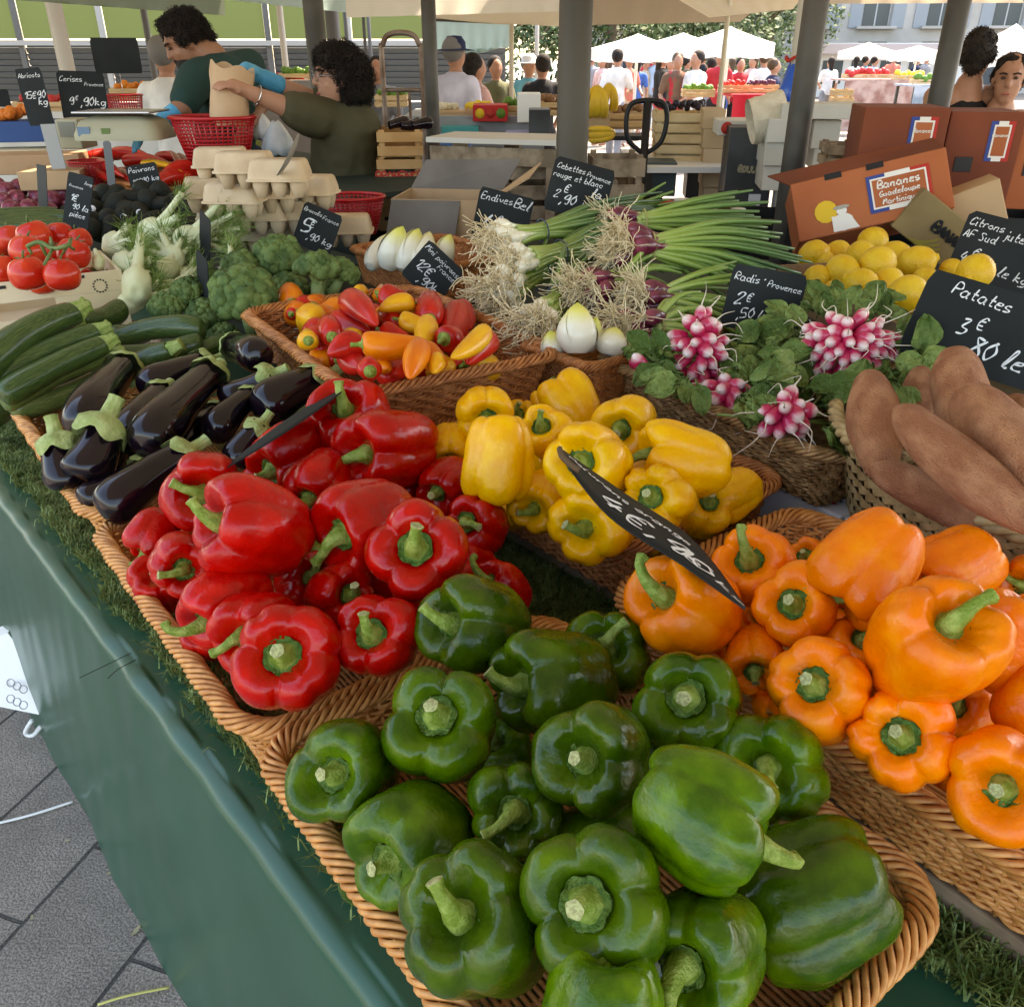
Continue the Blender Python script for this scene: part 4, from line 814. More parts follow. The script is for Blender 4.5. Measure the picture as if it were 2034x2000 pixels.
for a in [('fennel bulb lying at the back with its stalks to the right', 268, 440, 330, 437, 58, 1.13, 1, 5), ('fennel bulb behind the tomatoes tipped towards the right', 205, 462, 262, 472, 54, 1.12, 2, 4),
          ('big white fennel bulb standing at the front beside the tomatoes', 258, 552, 262, 480, 84, 1.09, 3, 4), ('fennel with long pale stalks lying across the front', 225, 580, 300, 555, 44, 1.05, 4, 3),
          ('fennel bulb half hidden in the middle with thick dark fronds', 300, 520, 345, 490, 50, 1.08, 5, 4), ('fennel beside the egg cartons with an upright cut stalk', 435, 500, 447, 450, 36, 1.12, 6, 3),
          ('fennel with an upright stalk between tomatoes and avocados', 186, 500, 190, 445, 34, 1.12, 7, 2, False), ('small fennel under the black signs', 330, 470, 375, 455, 42, 1.12, 8, 4), ('fennel bulb deep in the pile with bright green fronds', 350, 530, 395, 480, 40, 1.06, 9, 4), ('pale fennel bulb above the crate corner tipped right', 222, 500, 285, 505, 56, 1.10, 10, 4), ('fennel bulb at the top of the pile near the green sticker', 330, 455, 400, 440, 50, 1.14, 11, 5), ('fennel stalks crossing in front of the black signs', 300, 555, 380, 530, 42, 1.05, 12, 4), ('pale fennel bulb under the crossing stalks', 340, 495, 300, 470, 50, 1.10, 13, 4)]: fennel(*a)
# broccoli
brom = mat('broccoli_floret', (.050, .095, .022), .7, (.13, .19, .05), 26, .006, 60, detail=5); brs = mat('broccoli_stalk', (.20, .28, .08), .6, (.28, .36, .13), 12)
def broc(label, x, y, wpx, z, seed, axis=(0, .6, .8)):
    q = random.Random(seed); c = at(x, y, z); r = wpx / 2 * mpp(c); ax = cv(*axis); e = empty('broccoli_head', c); e.matrix_world = frame(c, ax, RGT, 1); b = MB()
    st = MB()
    for i in range(46):
        t = math.acos(1 - (i + .5) / 46 * 1.15); a = i * 2.39996; d = Vector((math.sin(t) * math.cos(a), math.sin(t) * math.sin(a), math.cos(t) * .72)); p = d * r * .76 * q.uniform(.88, 1.08); rr = r * q.uniform(.20, .30)
        n, m = 14, 9; vs = []; of = Vector((q.uniform(0, 99), i, 3))
        for k in range(m + 1):
            tt = math.pi * (k + .02) / (m + .04)
            for j in range(n):
                aa = 2 * math.pi * j / n; v = Vector((math.sin(tt) * math.cos(aa), math.sin(tt) * math.sin(aa), math.cos(tt))); vs.append(p + v * rr * (1 + .28 * mnoise.noise(v * 4.5 + of) + .10 * mnoise.noise(v * 11 + of)))
        b.add(vs, [(k * n + j, (k + 1) * n + j, (k + 1) * n + (j + 1) % n, k * n + (j + 1) % n) for k in range(m) for j in range(n)])
        if i % 3 == 0: st.tube([Vector((0, 0, -r * .9)), p * .3 + Vector((0, 0, -r * .35)), p * .85], [r * .16, r * .11, r * .07], 7)
    st.tube([(0, 0, -r * 1.5), (0, 0, -r * .4)], [r * .3, r * .26], 12)
    b.build('florets', brom, e); st.build('stalk', brs, e); return tag(e, label, 'broccoli', 'broccoli heads')
for a in [('broccoli head directly below its price board', 525, 485, 98, 1.14, 1), ('broccoli head behind the black signs, darker and rounder', 455, 508, 78, 1.12, 2), ('widest broccoli head, in the middle above the aubergines', 462, 560, 132, 1.11, 3),
          ('broccoli head at the left above the courgettes', 316, 582, 72, 1.06, 4), ('broccoli head behind the left one beside the fennel', 355, 552, 66, 1.09, 5), ('broccoli lying on its side with its pale stalk to the front', 602, 512, 92, 1.14, 6, (.1, .9, .3)),
          ('broccoli head at the right beside the endive basket', 650, 515, 66, 1.13, 7, (.5, .7, .4)), ('broccoli head touching the corner of the small pepper basket', 545, 548, 80, 1.07, 8), ('broccoli head under the black signs', 390, 600, 84, 1.04, 9), ('broccoli low at the far left end of the pile', 420, 640, 70, 1.0, 10), ('broccoli head next to the wicker corner', 610, 550, 60, 1.06, 11)]: broc(*a)
# egg cartons
ecm = mat('egg_carton', (.52, .39, .25), .85, (.60, .47, .31), 12, .0008, 120)
def carton_mesh():
    b = MB(); L, W = .155, .105
    def ring(l, w_, z, r=.012): f, T = rrect(l, w_, r); return [f(i / 40)[0] + Vector((0, 0, z)) for i in range(40)]
    def loft(rs): vs = [p for r in rs for p in r]; b.add(vs, [(i * 40 + j, i * 40 + (j + 1) % 40, (i + 1) * 40 + (j + 1) % 40, (i + 1) * 40 + j) for i in range(len(rs) - 1) for j in range(40)] + [tuple((len(rs) - 1) * 40 + j for j in range(40))])
    loft([ring(L, W, .036), ring(L * .985, W * .98, .046), ring(L * .90, W * .86, .066), ring(L * .84, W * .76, .070)]); lid = b.mesh('lid', ecm)
    b = MB(); loft([ring(L + .01, W + .01, .0325, .014), ring(L + .01, W + .01, .0365, .014), ring(L * .97, W * .97, .0368)])
    for i in range(3):
        for j in range(2):
            x, y = (i - 1) * .049, (j - .5) * .047; b.lathe([(.0225, .035), (.021, .02), (.013, .002), (.0005, .002)][::-1], 10, Matrix.Translation((x, y, 0)))
    return lid, b.mesh('base', ecm)
CL, CB = carton_mesh(); EC = []
def carton(x, y, z, h):
    p = at(x, y, z); o = ob('egg_carton', CB); o.matrix_world = Matrix.Translation((p.x, p.y, z)) @ Matrix.Rotation(R(h), 4, 'Z') @ Matrix.Diagonal((1.0, 1.0, 1.38, 1)); ob('lid', CL, o); EC.append(tag(o, 'x', 'egg carton', 'egg cartons stacked on the stall'))
for (x, y, z, h) in [(425, 345, 1.27, 8), (470, 357, 1.275, 2), (535, 373, 1.265, 0), (405, 400, 1.19, 20), (450, 412, 1.19, -5), (515, 402, 1.19, 10), (500, 442, 1.125, 0), (560, 440, 1.12, 15), (430, 440, 1.115, 8), (660, 465, 1.06, 5), (490, 478, 1.055, -4), (560, 470, 1.055, 10), (590, 395, 1.19, -8), (430, 475, 1.045, 0)]: carton(x, y, z, h)
rank_labels(EC, 'tan pulp egg carton, {n} from the left in the {row} tier of the pile', 4)
# endives
endm = grad('endive_leaf', [(0, (.74, .71, .58)), (.55, (.76, .73, .56)), (.85, (.70, .66, .16)), (1, (.52, .52, .05))], 2, 0, 1, .35, .06, 5, .2)
EB = MB(); EB.lathe([(max(.001, p.x), p.y) for p in crom([(0, 0), (.22, .01), (.40, .12), (.5, .34), (.44, .60), (.24, .86), (.015, 1)], 5)], 26, mod=lambda p, a, t: p * 1.0)
for k in range(4):
    a0 = k * 1.57 + .4
    EB.grid(lambda u, v: Vector(((.015 + (.50 * math.sin(math.pi * (.06 + .94 * u) ** .85) ** .7 * .98 + .03)) * math.cos(a0 + (v - .5) * (1.9 - 1.6 * u)), (.015 + (.50 * math.sin(math.pi * (.06 + .94 * u) ** .85) ** .7 * .98 + .03)) * math.sin(a0 + (v - .5) * (1.9 - 1.6 * u)), u * (1.0 - .05 * k))), 14, 8)
EM = EB.mesh('endive', endm)
for (x0, y0, x1, y1, w_, z0, z1, lab) in [(1091, 668, 1092, 572, 74, 1.10, 1.19, 'plump endive standing upright at the front with a bright yellow tip'), (1150, 672, 1165, 618, 62, 1.09, 1.14, 'whitish endive lying behind the upright one under the roots'), (1050, 672, 1040, 625, 46, 1.08, 1.13, 'endive half hidden by spring onion roots at the left'), (1112, 660, 1128, 600, 40, 1.09, 1.16, 'narrow endive squeezed right behind the upright one'),
        (730, 508, 762, 428, 52, 1.09, 1.20, 'leftmost endive at the back leaning right'), (762, 512, 792, 432, 50, 1.09, 1.19, 'endive at the back with several pointed yellow tips'), (795, 512, 812, 440, 46, 1.10, 1.17, 'endive at the back behind the price board'), (830, 505, 852, 443, 40, 1.09, 1.17, 'rightmost endive at the back with a yellow green tip'), (700, 505, 735, 445, 40, 1.08, 1.14, 'pale endive half hidden at the left end of the back basket')]:
    p0 = at(x0, y0, z0); p1 = at(x1, y1, z1); tag(place('endive', EM, p0, p1, w_ * mpp(p0)), lab, 'endive', 'endives')
wroundm = None
pb = at(1003, 655, 1.08); basket('brown wicker basket of endives under the onion roots', (pb.x - .02, pb.y + .0, 0), -50, 1.09, .20, .40, wick2)
pb = at(660, 472, 1.08); basket('brown wicker basket of endives at the back', (pb.x, pb.y, 0), -54, 1.09, .40, .34, wick2)
# spring onions: bulbs, root tangles, long green leaves tied with a band
whm = grad('onion_white', [(0, (.80, .76, .62)), (.6, (.78, .77, .60)), (1, (.35, .48, .12))], 2, 0, 1, .3, .04, 5, .3)
rdm = grad('onion_red', [(0, (.30, .05, .09)), (.25, (.10, .008, .028)), (.7, (.14, .012, .04)), (1, (.42, .42, .20))], 2, 0, 1, .25, .05, 5, .3)
OB_ = long_body([(0, 0), (.3, .03), (.5, .2), (.42, .42), (.22, .62), (.14, .85), (.12, 1)], 14, 2, .03, m=whm, name='bulb', tube_n=4)
rtm = mat('onion_root', (.68, .55, .32), .75, (.84, .73, .50), 40)
lgm = grad('onion_leaf', [(0, (.50, .56, .20)), (.25, (.24, .34, .06)), (.6, (.10, .19, .045)), (1, (.05, .12, .045))], 2, 0, .45, .4, .05, 6, .15)
def onions(label, bx, by, tx, ty, z, z1, n, spread, bsz, bm, seed, tie=.28, droop=.05, leafn=22, fan=1.0, roots=1.0, grp='bunches of spring onions'):
    q = random.Random(seed); p0 = at(bx, by, z); p1 = at(tx, ty, z1); ax = (p1 - p0); L = ax.length; ax.normalize(); M = frame(p0, ax, UPV, 1); e = empty('spring_onion_bunch', p0); e.matrix_world = M
    rb = MB(); lv = MB(); Mi = M.inverted()
    for i in range(n):
        a = i * 2.39996; t = math.sqrt((i + .5) / n); x, y = spread * t * math.cos(a), spread * t * math.sin(a) * .8; l = q.uniform(.075, .10) * (bsz / .03) ** .5; zz = q.uniform(-.03, .02)
        d = Vector((-x * .5 / .1, -y * .5 / .1, 1)).normalized(); p = Vector((x, y, zz)); o = ob('bulb', OB_, e, None, bm); o.matrix_basis = frame(p, d, (1, 0, 0), (bsz * q.uniform(.8, 1.2), bsz * q.uniform(.8, 1.2), l))
        for _ in range(int(24 * roots)):
            v = Vector((q.gauss(0, .55), q.gauss(0, .55), -1)).normalized(); k = q.uniform(.03, .075); s = p + Vector((q.uniform(-1, 1), q.uniform(-1, 1), 0)) * bsz * .2; pts = [s]
            for st in range(6): v = (v + Vector((q.gauss(0, .3), q.gauss(0, .3), q.gauss(0, .26)))).normalized(); s = s + v * k * .2; pts.append(s)
            rb.tube(crom(pts, 2), .0011, 3, False)
    for i in range(leafn):
        a = i * 2.39996 + .5; t = math.sqrt((i + .5) / leafn); x, y = spread * t * math.cos(a), spread * t * math.sin(a) * .7; tz = L * tie; ll = L * q.uniform(.8, 1.08)
        fx, fy = (math.cos(a) * t * fan * .10 + q.gauss(0, .01)), (math.sin(a) * t * fan * .07); g = Mi.to_3x3() @ Vector((0, 0, -1))
        pts = [Vector((x * .7, y * .7, .06)), Vector((x * .45, y * .45, tz)), Vector((x * .5 + fx * .5, y * .5 + fy * .5, (tz + ll) / 2)) + g * droop * .15, Vector((x * .5 + fx, y * .5 + fy, ll)) + g * droop]
        r = q.uniform(.0062, .0095); P = crom(pts, 4); lv.tube(P, [r * (1 - .6 * (j / (len(P) - 1)) ** 2) for j in range(len(P))], 6)
    rb.build('roots', rtm, e); lv.build('leaves', lgm, e)
    tr = spread * .62 + .006; MB().tube([(tr * math.cos(a), tr * .8 * math.sin(a), L * tie) for a in [k * .3 for k in range(22)]], .0022, 5).build('band', mat('rubber_band', (.05, .07, .08), .6) if bm == whm else mat('raffia', (.35, .33, .12), .7), e)
    return tag(e, label, 'spring onions', grp)
onions('white spring onion bunch at the top left with its leaves reaching to the upper right', 940, 452, 1250, 395, 1.22, 1.22, 9, .034, .033, whm, 1, .24, roots=.6, leafn=30, fan=.7)
onions('white spring onion bunch below it, tied near the middle', 975, 500, 1240, 425, 1.18, 1.19, 9, .036, .033, whm, 2, .28, roots=.6, leafn=30, fan=.7)
onions('white spring onion bunch at the lower left, mostly pale roots and bulbs', 940, 555, 1120, 470, 1.13, 1.15, 12, .055, .034, whm, 3, .4, roots=1.0)
onions('white spring onion bunch hanging low beside the upright endive', 1015, 615, 1110, 510, 1.11, 1.14, 12, .05, .034, whm, 4, .4, roots=1.0)
onions('red spring onion bunch on top, its wide fan of leaves spreading right', 1180, 465, 1495, 470, 1.22, 1.20, 9, .042, .042, rdm, 5, .16, .05, 40, .95, roots=1.6)
onions('red spring onion bunch at the back with dark leaves behind the fan', 1165, 420, 1430, 400, 1.22, 1.24, 6, .035, .036, rdm, 6, .2, .02, 26, .8)
onions('red spring onion bunch in the middle under the roots', 1110, 545, 1280, 520, 1.15, 1.15, 8, .045, .036, rdm, 7, .35, roots=1.6)
onions('red spring onion bunch by the radish board with short stacked leaves', 1215, 560, 1400, 560, 1.14, 1.13, 8, .035, .036, rdm, 8, .18, .02, 24, .9, roots=1.8)
onions('lowest red spring onion bunch over the rim of the radish basket', 1200, 620, 1330, 600, 1.12, 1.11, 6, .035, .034, rdm, 9, .3, roots=1.6)
onions('far spring onion bunch whose straight leaves show above the red bulbs', 1140, 405, 1280, 395, 1.18, 1.22, 4, .03, .03, rdm, 10, .3, .0, 16, .6)
# avocados, red onions, long peppers, cucumbers at the far left
avm = mat('avocado_skin', (.004, .006, .003), .55, (.012, .016, .008), 20, .003, 40); onm = mat('red_onion_skin', (.13, .012, .03), .3, (.28, .06, .09), 5, coat=.2)
AVM = long_body([(0, 0), (.2, .01), (.3, .12), (.42, .4), (.5, .68), (.36, .93), (0, 1)], 16, 1, 0, m=avm, name='avocado', tube_n=4)
ONM = long_body([(0, 0), (.15, .02), (.45, .25), (.5, .5), (.38, .78), (.1, .92), (.04, 1)], 16, 2, 0, m=onm, name='red_onion', tube_n=4)
CUM = long_body([(0, 0), (.4, .01), (.5, .1), (.5, .9), (.3, .99), (0, 1)], 16, 3, .08, .02, 6, m=cour, name='cucumber')
RPM = long_body([(0, .0), (.35, .0), (.5, .08), (.42, .4), (.25, .75), (.05, .98), (0, 1)], 16, 4, .25, .04, 4, wob=.1, m=SK['red'], name='long_pepper')
q = random.Random(4); AV = []; RO = []
def strew(n, x0, x1, y0, y1, z, me, name, sz, l, acc, cat, grp, slope=.0, mt=None):
    pts = []
    for i in range(n * 40):
        x, y = q.uniform(x0, x1), q.uniform(y0, y1)
        if all((x - a) ** 2 + (1.5 * (y - b_)) ** 2 > (sz * .72 / mpp(at(x, y, z))) ** 2 for a, b_ in pts): pts.append((x, y))
        if len(pts) >= n: break
    for x, y in pts:
        c = at(x, y, z + slope * (y1 - y) / (y1 - y0)); a = Vector((q.uniform(-1, 1), q.uniform(-1, 1), q.uniform(-.3, .5))).normalized() * l / 2; acc.append(tag(place(name, me, c - a, c + a, sz, None, mt), 'x', cat, grp))
strew(30, 165, 380, 365, 440, 1.04, AVM, 'avocado', .075, .105, AV, 'avocado', 'avocados behind the fennel', .10)
rank_labels(AV, 'black skinned avocado, {n} from the left in the {row} row of the pile', 3)
strew(16, -10, 160, 352, 402, 1.04, ONM, 'red_onion', .085, .085, RO, 'red onion', 'red onions at the far left', .04)
rank_labels(RO, 'purple red onion, {n} from the left in the {row} row at the far left', 2)
stk = mat('sticker', (.8, .8, .78), .5)
for x, y in ((172, 403), (222, 405), (262, 398), (345, 395)):
    o = bpy.data.objects.new('x', None); c = at(x, y, 1.15); n_ = (CAM - c).normalized(); st = MB(); st.lathe([(.012, 0), (.012, .0008), (.001, .0009)], 14); s_ = st.build('fruit_sticker', stk); bpy.data.objects.remove(o)
    near = min(AV, key=lambda a: (Vector(proj(a.matrix_world @ Vector((0, 0, .5)))) - Vector((x, y))).length); cc = near.matrix_world @ Vector((0, 0, .6)); s_.matrix_world = frame(cc + (CAM - cc).normalized() * .041, (CAM - cc), (1, 0, 0)); s_.parent = near; s_.matrix_parent_inverse = near.matrix_world.inverted()
CU = []
for i in range(7):
    p0 = at(-20 + (i % 2) * 18, 408 + i * 4.5, 1.11 - i * .006); p1 = at(112 + (i % 3) * 14, 404 + i * 5, 1.11 - i * .006); CU.append(tag(place('cucumber', CUM, p0, p1, .045), 'x', 'cucumber', 'cucumbers behind the tomatoes'))
rank_labels(CU, 'long dark cucumber, {n} counted from the left end of its row', 1)
RP = []
for (x0, y0, x1, y1, w_, z) in [(165, 300, 250, 290, 22, 1.16), (175, 312, 235, 335, 26, 1.15), (215, 292, 290, 300, 24, 1.17), (225, 330, 262, 352, 24, 1.12), (350, 340, 290, 352, 40, 1.15), (365, 325, 300, 338, 36, 1.17), (345, 318, 320, 285, 16, 1.19), (355, 312, 335, 290, 14, 1.19), (240, 305, 330, 315, 26, 1.15), (160, 325, 215, 345, 24, 1.12), (300, 300, 350, 305, 22, 1.16)]:
    p0, p1 = at(x0, y0, z), at(x1, y1, z + .01); o = place('long_pepper', RPM, p0, p1, w_ * mpp(p0), None, SKM['r']); k = ob('stem', MST, o); k.matrix_basis = Matrix.Diagonal((1, 1, w_ * mpp(p0) / (p1 - p0).length, 1)); RP.append(tag(o, 'x', 'long pepper', 'long red peppers at the back left'))
for (x0, y0, x1, y1, w_, z) in [(270, 310, 350, 318, 14, 1.19), (280, 306, 345, 325, 12, 1.195)]:
    p0, p1 = at(x0, y0, z), at(x1, y1, z); tag(place('long_pepper', RPM, p0, p1, w_ * mpp(p0), None, SKM['y']), 'long yellow pepper lying on the red ones' + (' at the very top' if w_ == 12 else ' below another yellow one'), 'long pepper')
rank_labels(RP, 'long red pepper, {n} from the left in the {row} row beyond the avocados', 2)
pb = at(150, 350, 1.06); basket('wicker basket of long red peppers beyond the avocados', (pb.x, pb.y, 0), -45, 1.12, .8, .6, wick2)
pb = at(560, 365, 1.06)
# ---------------------------------------------------------------- price boards with chalk writing
G = {'a': '43 35 15 03 12 32 44|45 42 52', 'b': '08 02|04 25 43 32 02', 'c': '44 25 04 03 12 42', 'd': '44 15 03 12 32 44|48 42 52', 'e': '04 34 35 15 03 12 42', 'f': '48 28 17 12 10|05 35', 'g': '44 15 03 22 44|45 41 20 00', 'h': '08 02|04 25 34 32 42',
     'i': '05 02 12|07 08', 'j': '15 11 00|17 18', 'k': '08 02|35 04 42', 'l': '02 28 18 03 12 22', 'm': '05 02|04 15 22|24 35 42 52', 'n': '05 02|04 25 34 32 42', 'o': '25 04 03 22 43 34 25 35', 'p': '05 00|04 25 43 32 02', 'q': '44 15 03 22 44|45 40', 'r': '05 02|04 15 35',
     's': '35 15 04 33 32 02', 't': '18 13 22 32|05 35', 'u': '05 03 12 32 35|35 32 42', 'v': '05 22 45', 'w': '05 12 24 32 45', 'x': '05 42|45 02', 'y': '05 03 22 34|45 41 20 00', 'z': '05 45 02 42', 'é': '04 34 35 15 03 12 42|17 38', 'è': '04 34 35 15 03 12 42|18 37',
     'A': '02 28 42|14 34', 'B': '02 08 38 46 05|05 44 42 02', 'C': '47 28 05 03 12 43', 'E': '48 08 02 42|05 35', 'F': '02 08 48|05 35', 'M': '02 18 25 48 52', 'N': '02 08 42 48', 'P': '02 08 38 46 35 05', 'R': '02 08 38 46 05 42', 'S': '47 28 07 34 32 02', 'O': '28 05 22 45 28', 'L': '08 02 42', 'V': '08 22 48', 'D': '08 02 32 45 28 08', 'G': '47 28 05 12 42 44 24',
     'I': '18 12', 'T': '08 48|28 22', 'U': '08 03 22 43 48', '0': '28 05 22 45 28 38', '1': '06 28 22', '2': '06 28 47 02 32 42', '3': '08 38 15 44 32 02', '4': '28 04 44|36 22', '5': '48 08 05 35 43 22 02', '6': '38 04 12 33 24 03', '7': '08 48 12', '8': '38 08 43 22 03 48', '9': '47 28 05 35 48 42 22', '€': '47 28 05 12 42|04 34|06 36', ',': '12 00', '.': '02 12', '-': '04 34', '*': '14 25', "'": '18 16', '&': '42 17 28 36 03 12 43', '/': '48 00'}
def write(b, text, x, y, h, sl=0, slant=.25, th=.035, n=5, q=None, zt=.0025, rnd_=1, clip=None):
    """chalk strokes: x, y in metres on the board, h the height of a capital"""
    q = q or random.Random(len(text)); cx = 0; u = h / 6
    for ch in text:
        if ch == ' ': cx += 3.2 * u; continue
        g = G.get(ch)
        if not g: cx += 3 * u; continue
        mx = 0
        for s in g.split('|'):
            P = [(int(p[0]), int(p[1]) - 2) for p in s.split()]; mx = max(mx, max(p[0] for p in P))
            pts = [Vector((cx + px * u * .85 + slant * py * u + q.uniform(-.15, .15) * u * rnd_, py * u + q.uniform(-.2, .2) * u * rnd_, 0)) for px, py in P]
            pts = crom(pts, n) if len(pts) > 2 else pts
            w_ = [Vector((x + p.x * math.cos(sl) - p.y * math.sin(sl), y + p.x * math.sin(sl) + p.y * math.cos(sl), zt)) for p in pts]
            if clip and any(abs(p.x) > clip[0] or abs(p.y) > clip[1] for p in w_): continue
            vs = []
            for i, p in enumerate(w_):
                t = (w_[min(i + 1, len(w_) - 1)] - w_[max(i - 1, 0)]); t = t.normalized() if t.length > 0 else Vector((1, 0, 0)); nn = Vector((-t.y, t.x, 0)) * h * th * (1.25 + .5 * math.sin(i * .9)) * 1.2; vs += [p + nn, p - nn]
            b.add(vs, [(2 * i, 2 * i + 1, 2 * i + 3, 2 * i + 2) for i in range(len(w_) - 1)])
        cx += (mx + 1.3) * u * .85 + .1 * u
    return cx
slate = mat('slate_board', (.011, .014, .014), .7, (.019, .023, .023), 4, detail=5, spec=.2); chalk = mat('chalk', (.72, .74, .74), .9)
def rslab(b, w_, h, t, rad=.006):
    f, T = rrect(w_, h, rad); n = 32; ring = [f(i / n)[0] for i in range(n)]; b.add([p + Vector((0, 0, t)) for p in ring] + ring, [tuple(range(n)), tuple(range(2 * n - 1, n - 1, -1))] + [(i, n + i, n + (i + 1) % n, (i + 1) % n) for i in range(n)]); return b
def sign(label, cx, cy, dist, wpx, hpx, roll, lines, yaw=0, pitch=12, spike=.16, m=slate, name='price_board', cat='price board', grp='chalk price boards'):
    c = wd(cx, cy, dist); k = mpp(c); W_, H_ = wpx * k, hpx * k; e = empty(name, c)
    e.matrix_world = Matrix.Translation(c) @ Matrix.Rotation(math.atan2(-c.x, c.y) * .6 + R(yaw), 4, 'Z') @ Matrix.Rotation(R(90 - pitch), 4, 'X') @ Matrix.Rotation(R(roll), 4, 'Z')
    rslab(MB(), W_, H_, .002).build('slate', m, e, False); wb = MB(); q = random.Random(int(cx))
    for i_, (tx, x, y, h, sl) in enumerate(lines):
        nx = min([l[1] for l in lines if abs(l[2] - y) < .10 and l[1] > x + .02] + [1.0]); full = write(MB(), tx, 0, 0, h * H_, q=random.Random(1)); k_ = min(1, (nx - .03 - x) * W_ / full)
        write(wb, tx, (x - .5) * W_, (y - .5) * H_, h * H_ * k_, R(sl), q=q, clip=(W_ * .495, H_ * .495))
    if lines: wb.build('chalk_writing', chalk, e, False)
    if spike: MB().tube([(0, -H_ / 2 + .01, -.002), (0, -H_ / 2 - spike, -.002)], .0016, 5).build('pin', chrome, e)
    return tag(e, label, cat, grp)
sign('slate price board reading Radis Provence above the radishes', 1443, 570, 1.78, 138, 118, -8, [('Radis', .05, .76, .17, 0), ('*', .42, .78, .12, 0), ('Provence', .50, .74, .12, -3), ('2', .12, .40, .26, 0), ('€', .27, .46, .13, 0), (',50', .20, .18, .15, 8), ('la Pièce', .48, .24, .16, 0)])
sign('largest slate price board reading Patates behind the sweet potatoes', 1880, 632, 1.42, 300, 162, -13, [('Patates', .16, .80, .13, -3), ('douces', .66, .76, .12, 0), ('3', .28, .40, .28, 0), ('€', .38, .50, .14, 0), (',80', .36, .20, .2, 0), ('le kg', .62, .18, .2, 0)])
sign('slate price board reading Citrons jutosés behind the lemons', 1886, 480, 2.35, 150, 125, -12, [('Citrons', .05, .80, .12, 0), ('juteux', .50, .72, .12, 0), ('AF Sud', .03, .62, .11, 0), ('4', .10, .28, .24, 0), ('€', .22, .36, .14, 0), ('90 le kg', .36, .22, .17, -4)])
sign('slate price board reading Cebettes Provence, highest above the spring onions', 1095, 360, 2.55, 116, 98, -14, [('Cebettes', .06, .80, .13, 0), ('Provence', .56, .78, .12, -4), ('rouge et blanc', .03, .64, .10, 0), ('2', .12, .28, .26, 0), ('€', .26, .40, .15, 0), (',90', .24, .20, .17, 0), ('la', .72, .44, .15, 0), ('botte', .60, .18, .15, 0)])
sign('slate price board reading Endives Bel beside the brown carton', 950, 412, 2.75, 104, 92, -13, [('Endives', .05, .78, .17, 0), ('Bel', .66, .76, .17, -4), ('4', .18, .20, .30, 0), ('€', .40, .36, .17, 0), ('90 le kg', .46, .14, .18, 0)])
sign('slate price board reading 12,90 kg set askew over the small peppers', 818, 516, 2.28, 88, 84, -43, [('Mini poivrons', .04, .80, .13, -2), ('France', .50, .64, .12, 0), ('12€', .10, .36, .22, 0), (',90kg', .36, .16, .2, 0)])
sign('slate price board reading Brocolis France over the broccoli', 600, 434, 2.62, 74, 80, -24, [('Brocolis', .04, .80, .14, 0), ('France', .54, .76, .13, 0), ('5', .12, .34, .32, 0), ('€', .30, .50, .16, 0), (',90 kg', .32, .22, .2, 0)])
sign('slate price board reading Concombre long behind the tomatoes', 148, 382, 3.0, 50, 100, -14, [('Concombre', .05, .84, .07, 0), ('long', .68, .84, .07, 0), ('Provence', .10, .74, .07, 0), ('1€', .20, .50, .12, 0), ('90 la', .30, .36, .10, 0), ('pièce', .25, .22, .09, 0)], yaw=-20)
sign('small slate board tilted over the long red peppers', 272, 334, 3.5, 56, 44, 8, [('Poivrons', .06, .70, .20, 0), ('12€90 kg', .10, .22, .26, 4)])
sign('upright slate board reading 9,90 kg behind the red basket and scale', 158, 184, 4.4, 82, 88, -2, [('Cerises', .05, .80, .12, 0), ('Provence', .56, .72, .10, 0), ('9', .18, .36, .24, 0), ('€', .32, .44, .14, 0), (',90kg', .42, .34, .17, 0)], pitch=5)
sign('upright slate board reading 15,90 kg at the far left', 66, 184, 4.3, 48, 98, 4, [('Abricots', .06, .84, .08, 0), ('15€90', .12, .48, .13, 0), ('kg', .60, .36, .12, 0)], pitch=5, yaw=-15)
sign('blank dark board facing us on the stall beyond the man', 220, 106, 6.0, 84, 60, 0, [], pitch=3)
sign('narrow black board seen from its edge, upper one of the pair above the fennel', 388, 448, 2.45, 60, 84, -14, [], yaw=-66, pitch=6)
sign('narrow black board seen from its edge, lower one with a silver clip', 386, 560, 2.1, 70, 160, -9, [], yaw=-68, pitch=4)
sign('dark board edge peeking in at the far left', 4, 186, 5.0, 26, 30, 0, [], pitch=4)
sign('white edged board standing thin among the long peppers', 207, 312, 3.7, 14, 84, -3, [], m=mat('pale_plastic', (.12, .13, .13), .5), yaw=0)
def blade(label, pts0, pts1, m, writing=False, name='price_board'):      # a bowed board seen almost along its face: near edge and far edge
    a = crom(pts0, 8); b_ = crom(pts1, 8); n = len(a); b = MB(); vs = []
    for i in range(n):
        for j in range(5): t = j / 4; vs.append(a[i].lerp(b_[i], t))
    b.add(vs, [(i * 5 + j, (i + 1) * 5 + j, (i + 1) * 5 + j + 1, i * 5 + j + 1) for i in range(n - 1) for j in range(4)])
    o = b.build(name, m, None, True, solid=.0015)
    if writing:
        w_ = MB(); write(w_, 'Poivrons orange', .12, .66, .11, q=random.Random(1), th=.05); write(w_, '4€,90', .50, .22, .30, q=random.Random(2)); write(w_, 'le kg', 1.15, .22, .22, q=random.Random(3)); W2 = MB(); nv = []
        for v in w_.v:
            s = max(0, min(.999, v[0] / 1.9)) * (n - 1); i = int(s); f = s - i; t = max(.02, min(.98, v[1])); p = a[i].lerp(a[i + 1], f).lerp(b_[i].lerp(b_[i + 1], f), t); tn = (a[i + 1] - a[i]).normalized(); nn = tn.cross(b_[i] - a[i]).normalized()
            nn = nn if nn.dot(CAM - p) > 0 else -nn; nv.append(p + nn * .0018)
        W2.add(nv, w_.f); W2.build('chalk_writing', chalk, o, False)
    return tag(o, label, 'price board', 'chalk price boards')
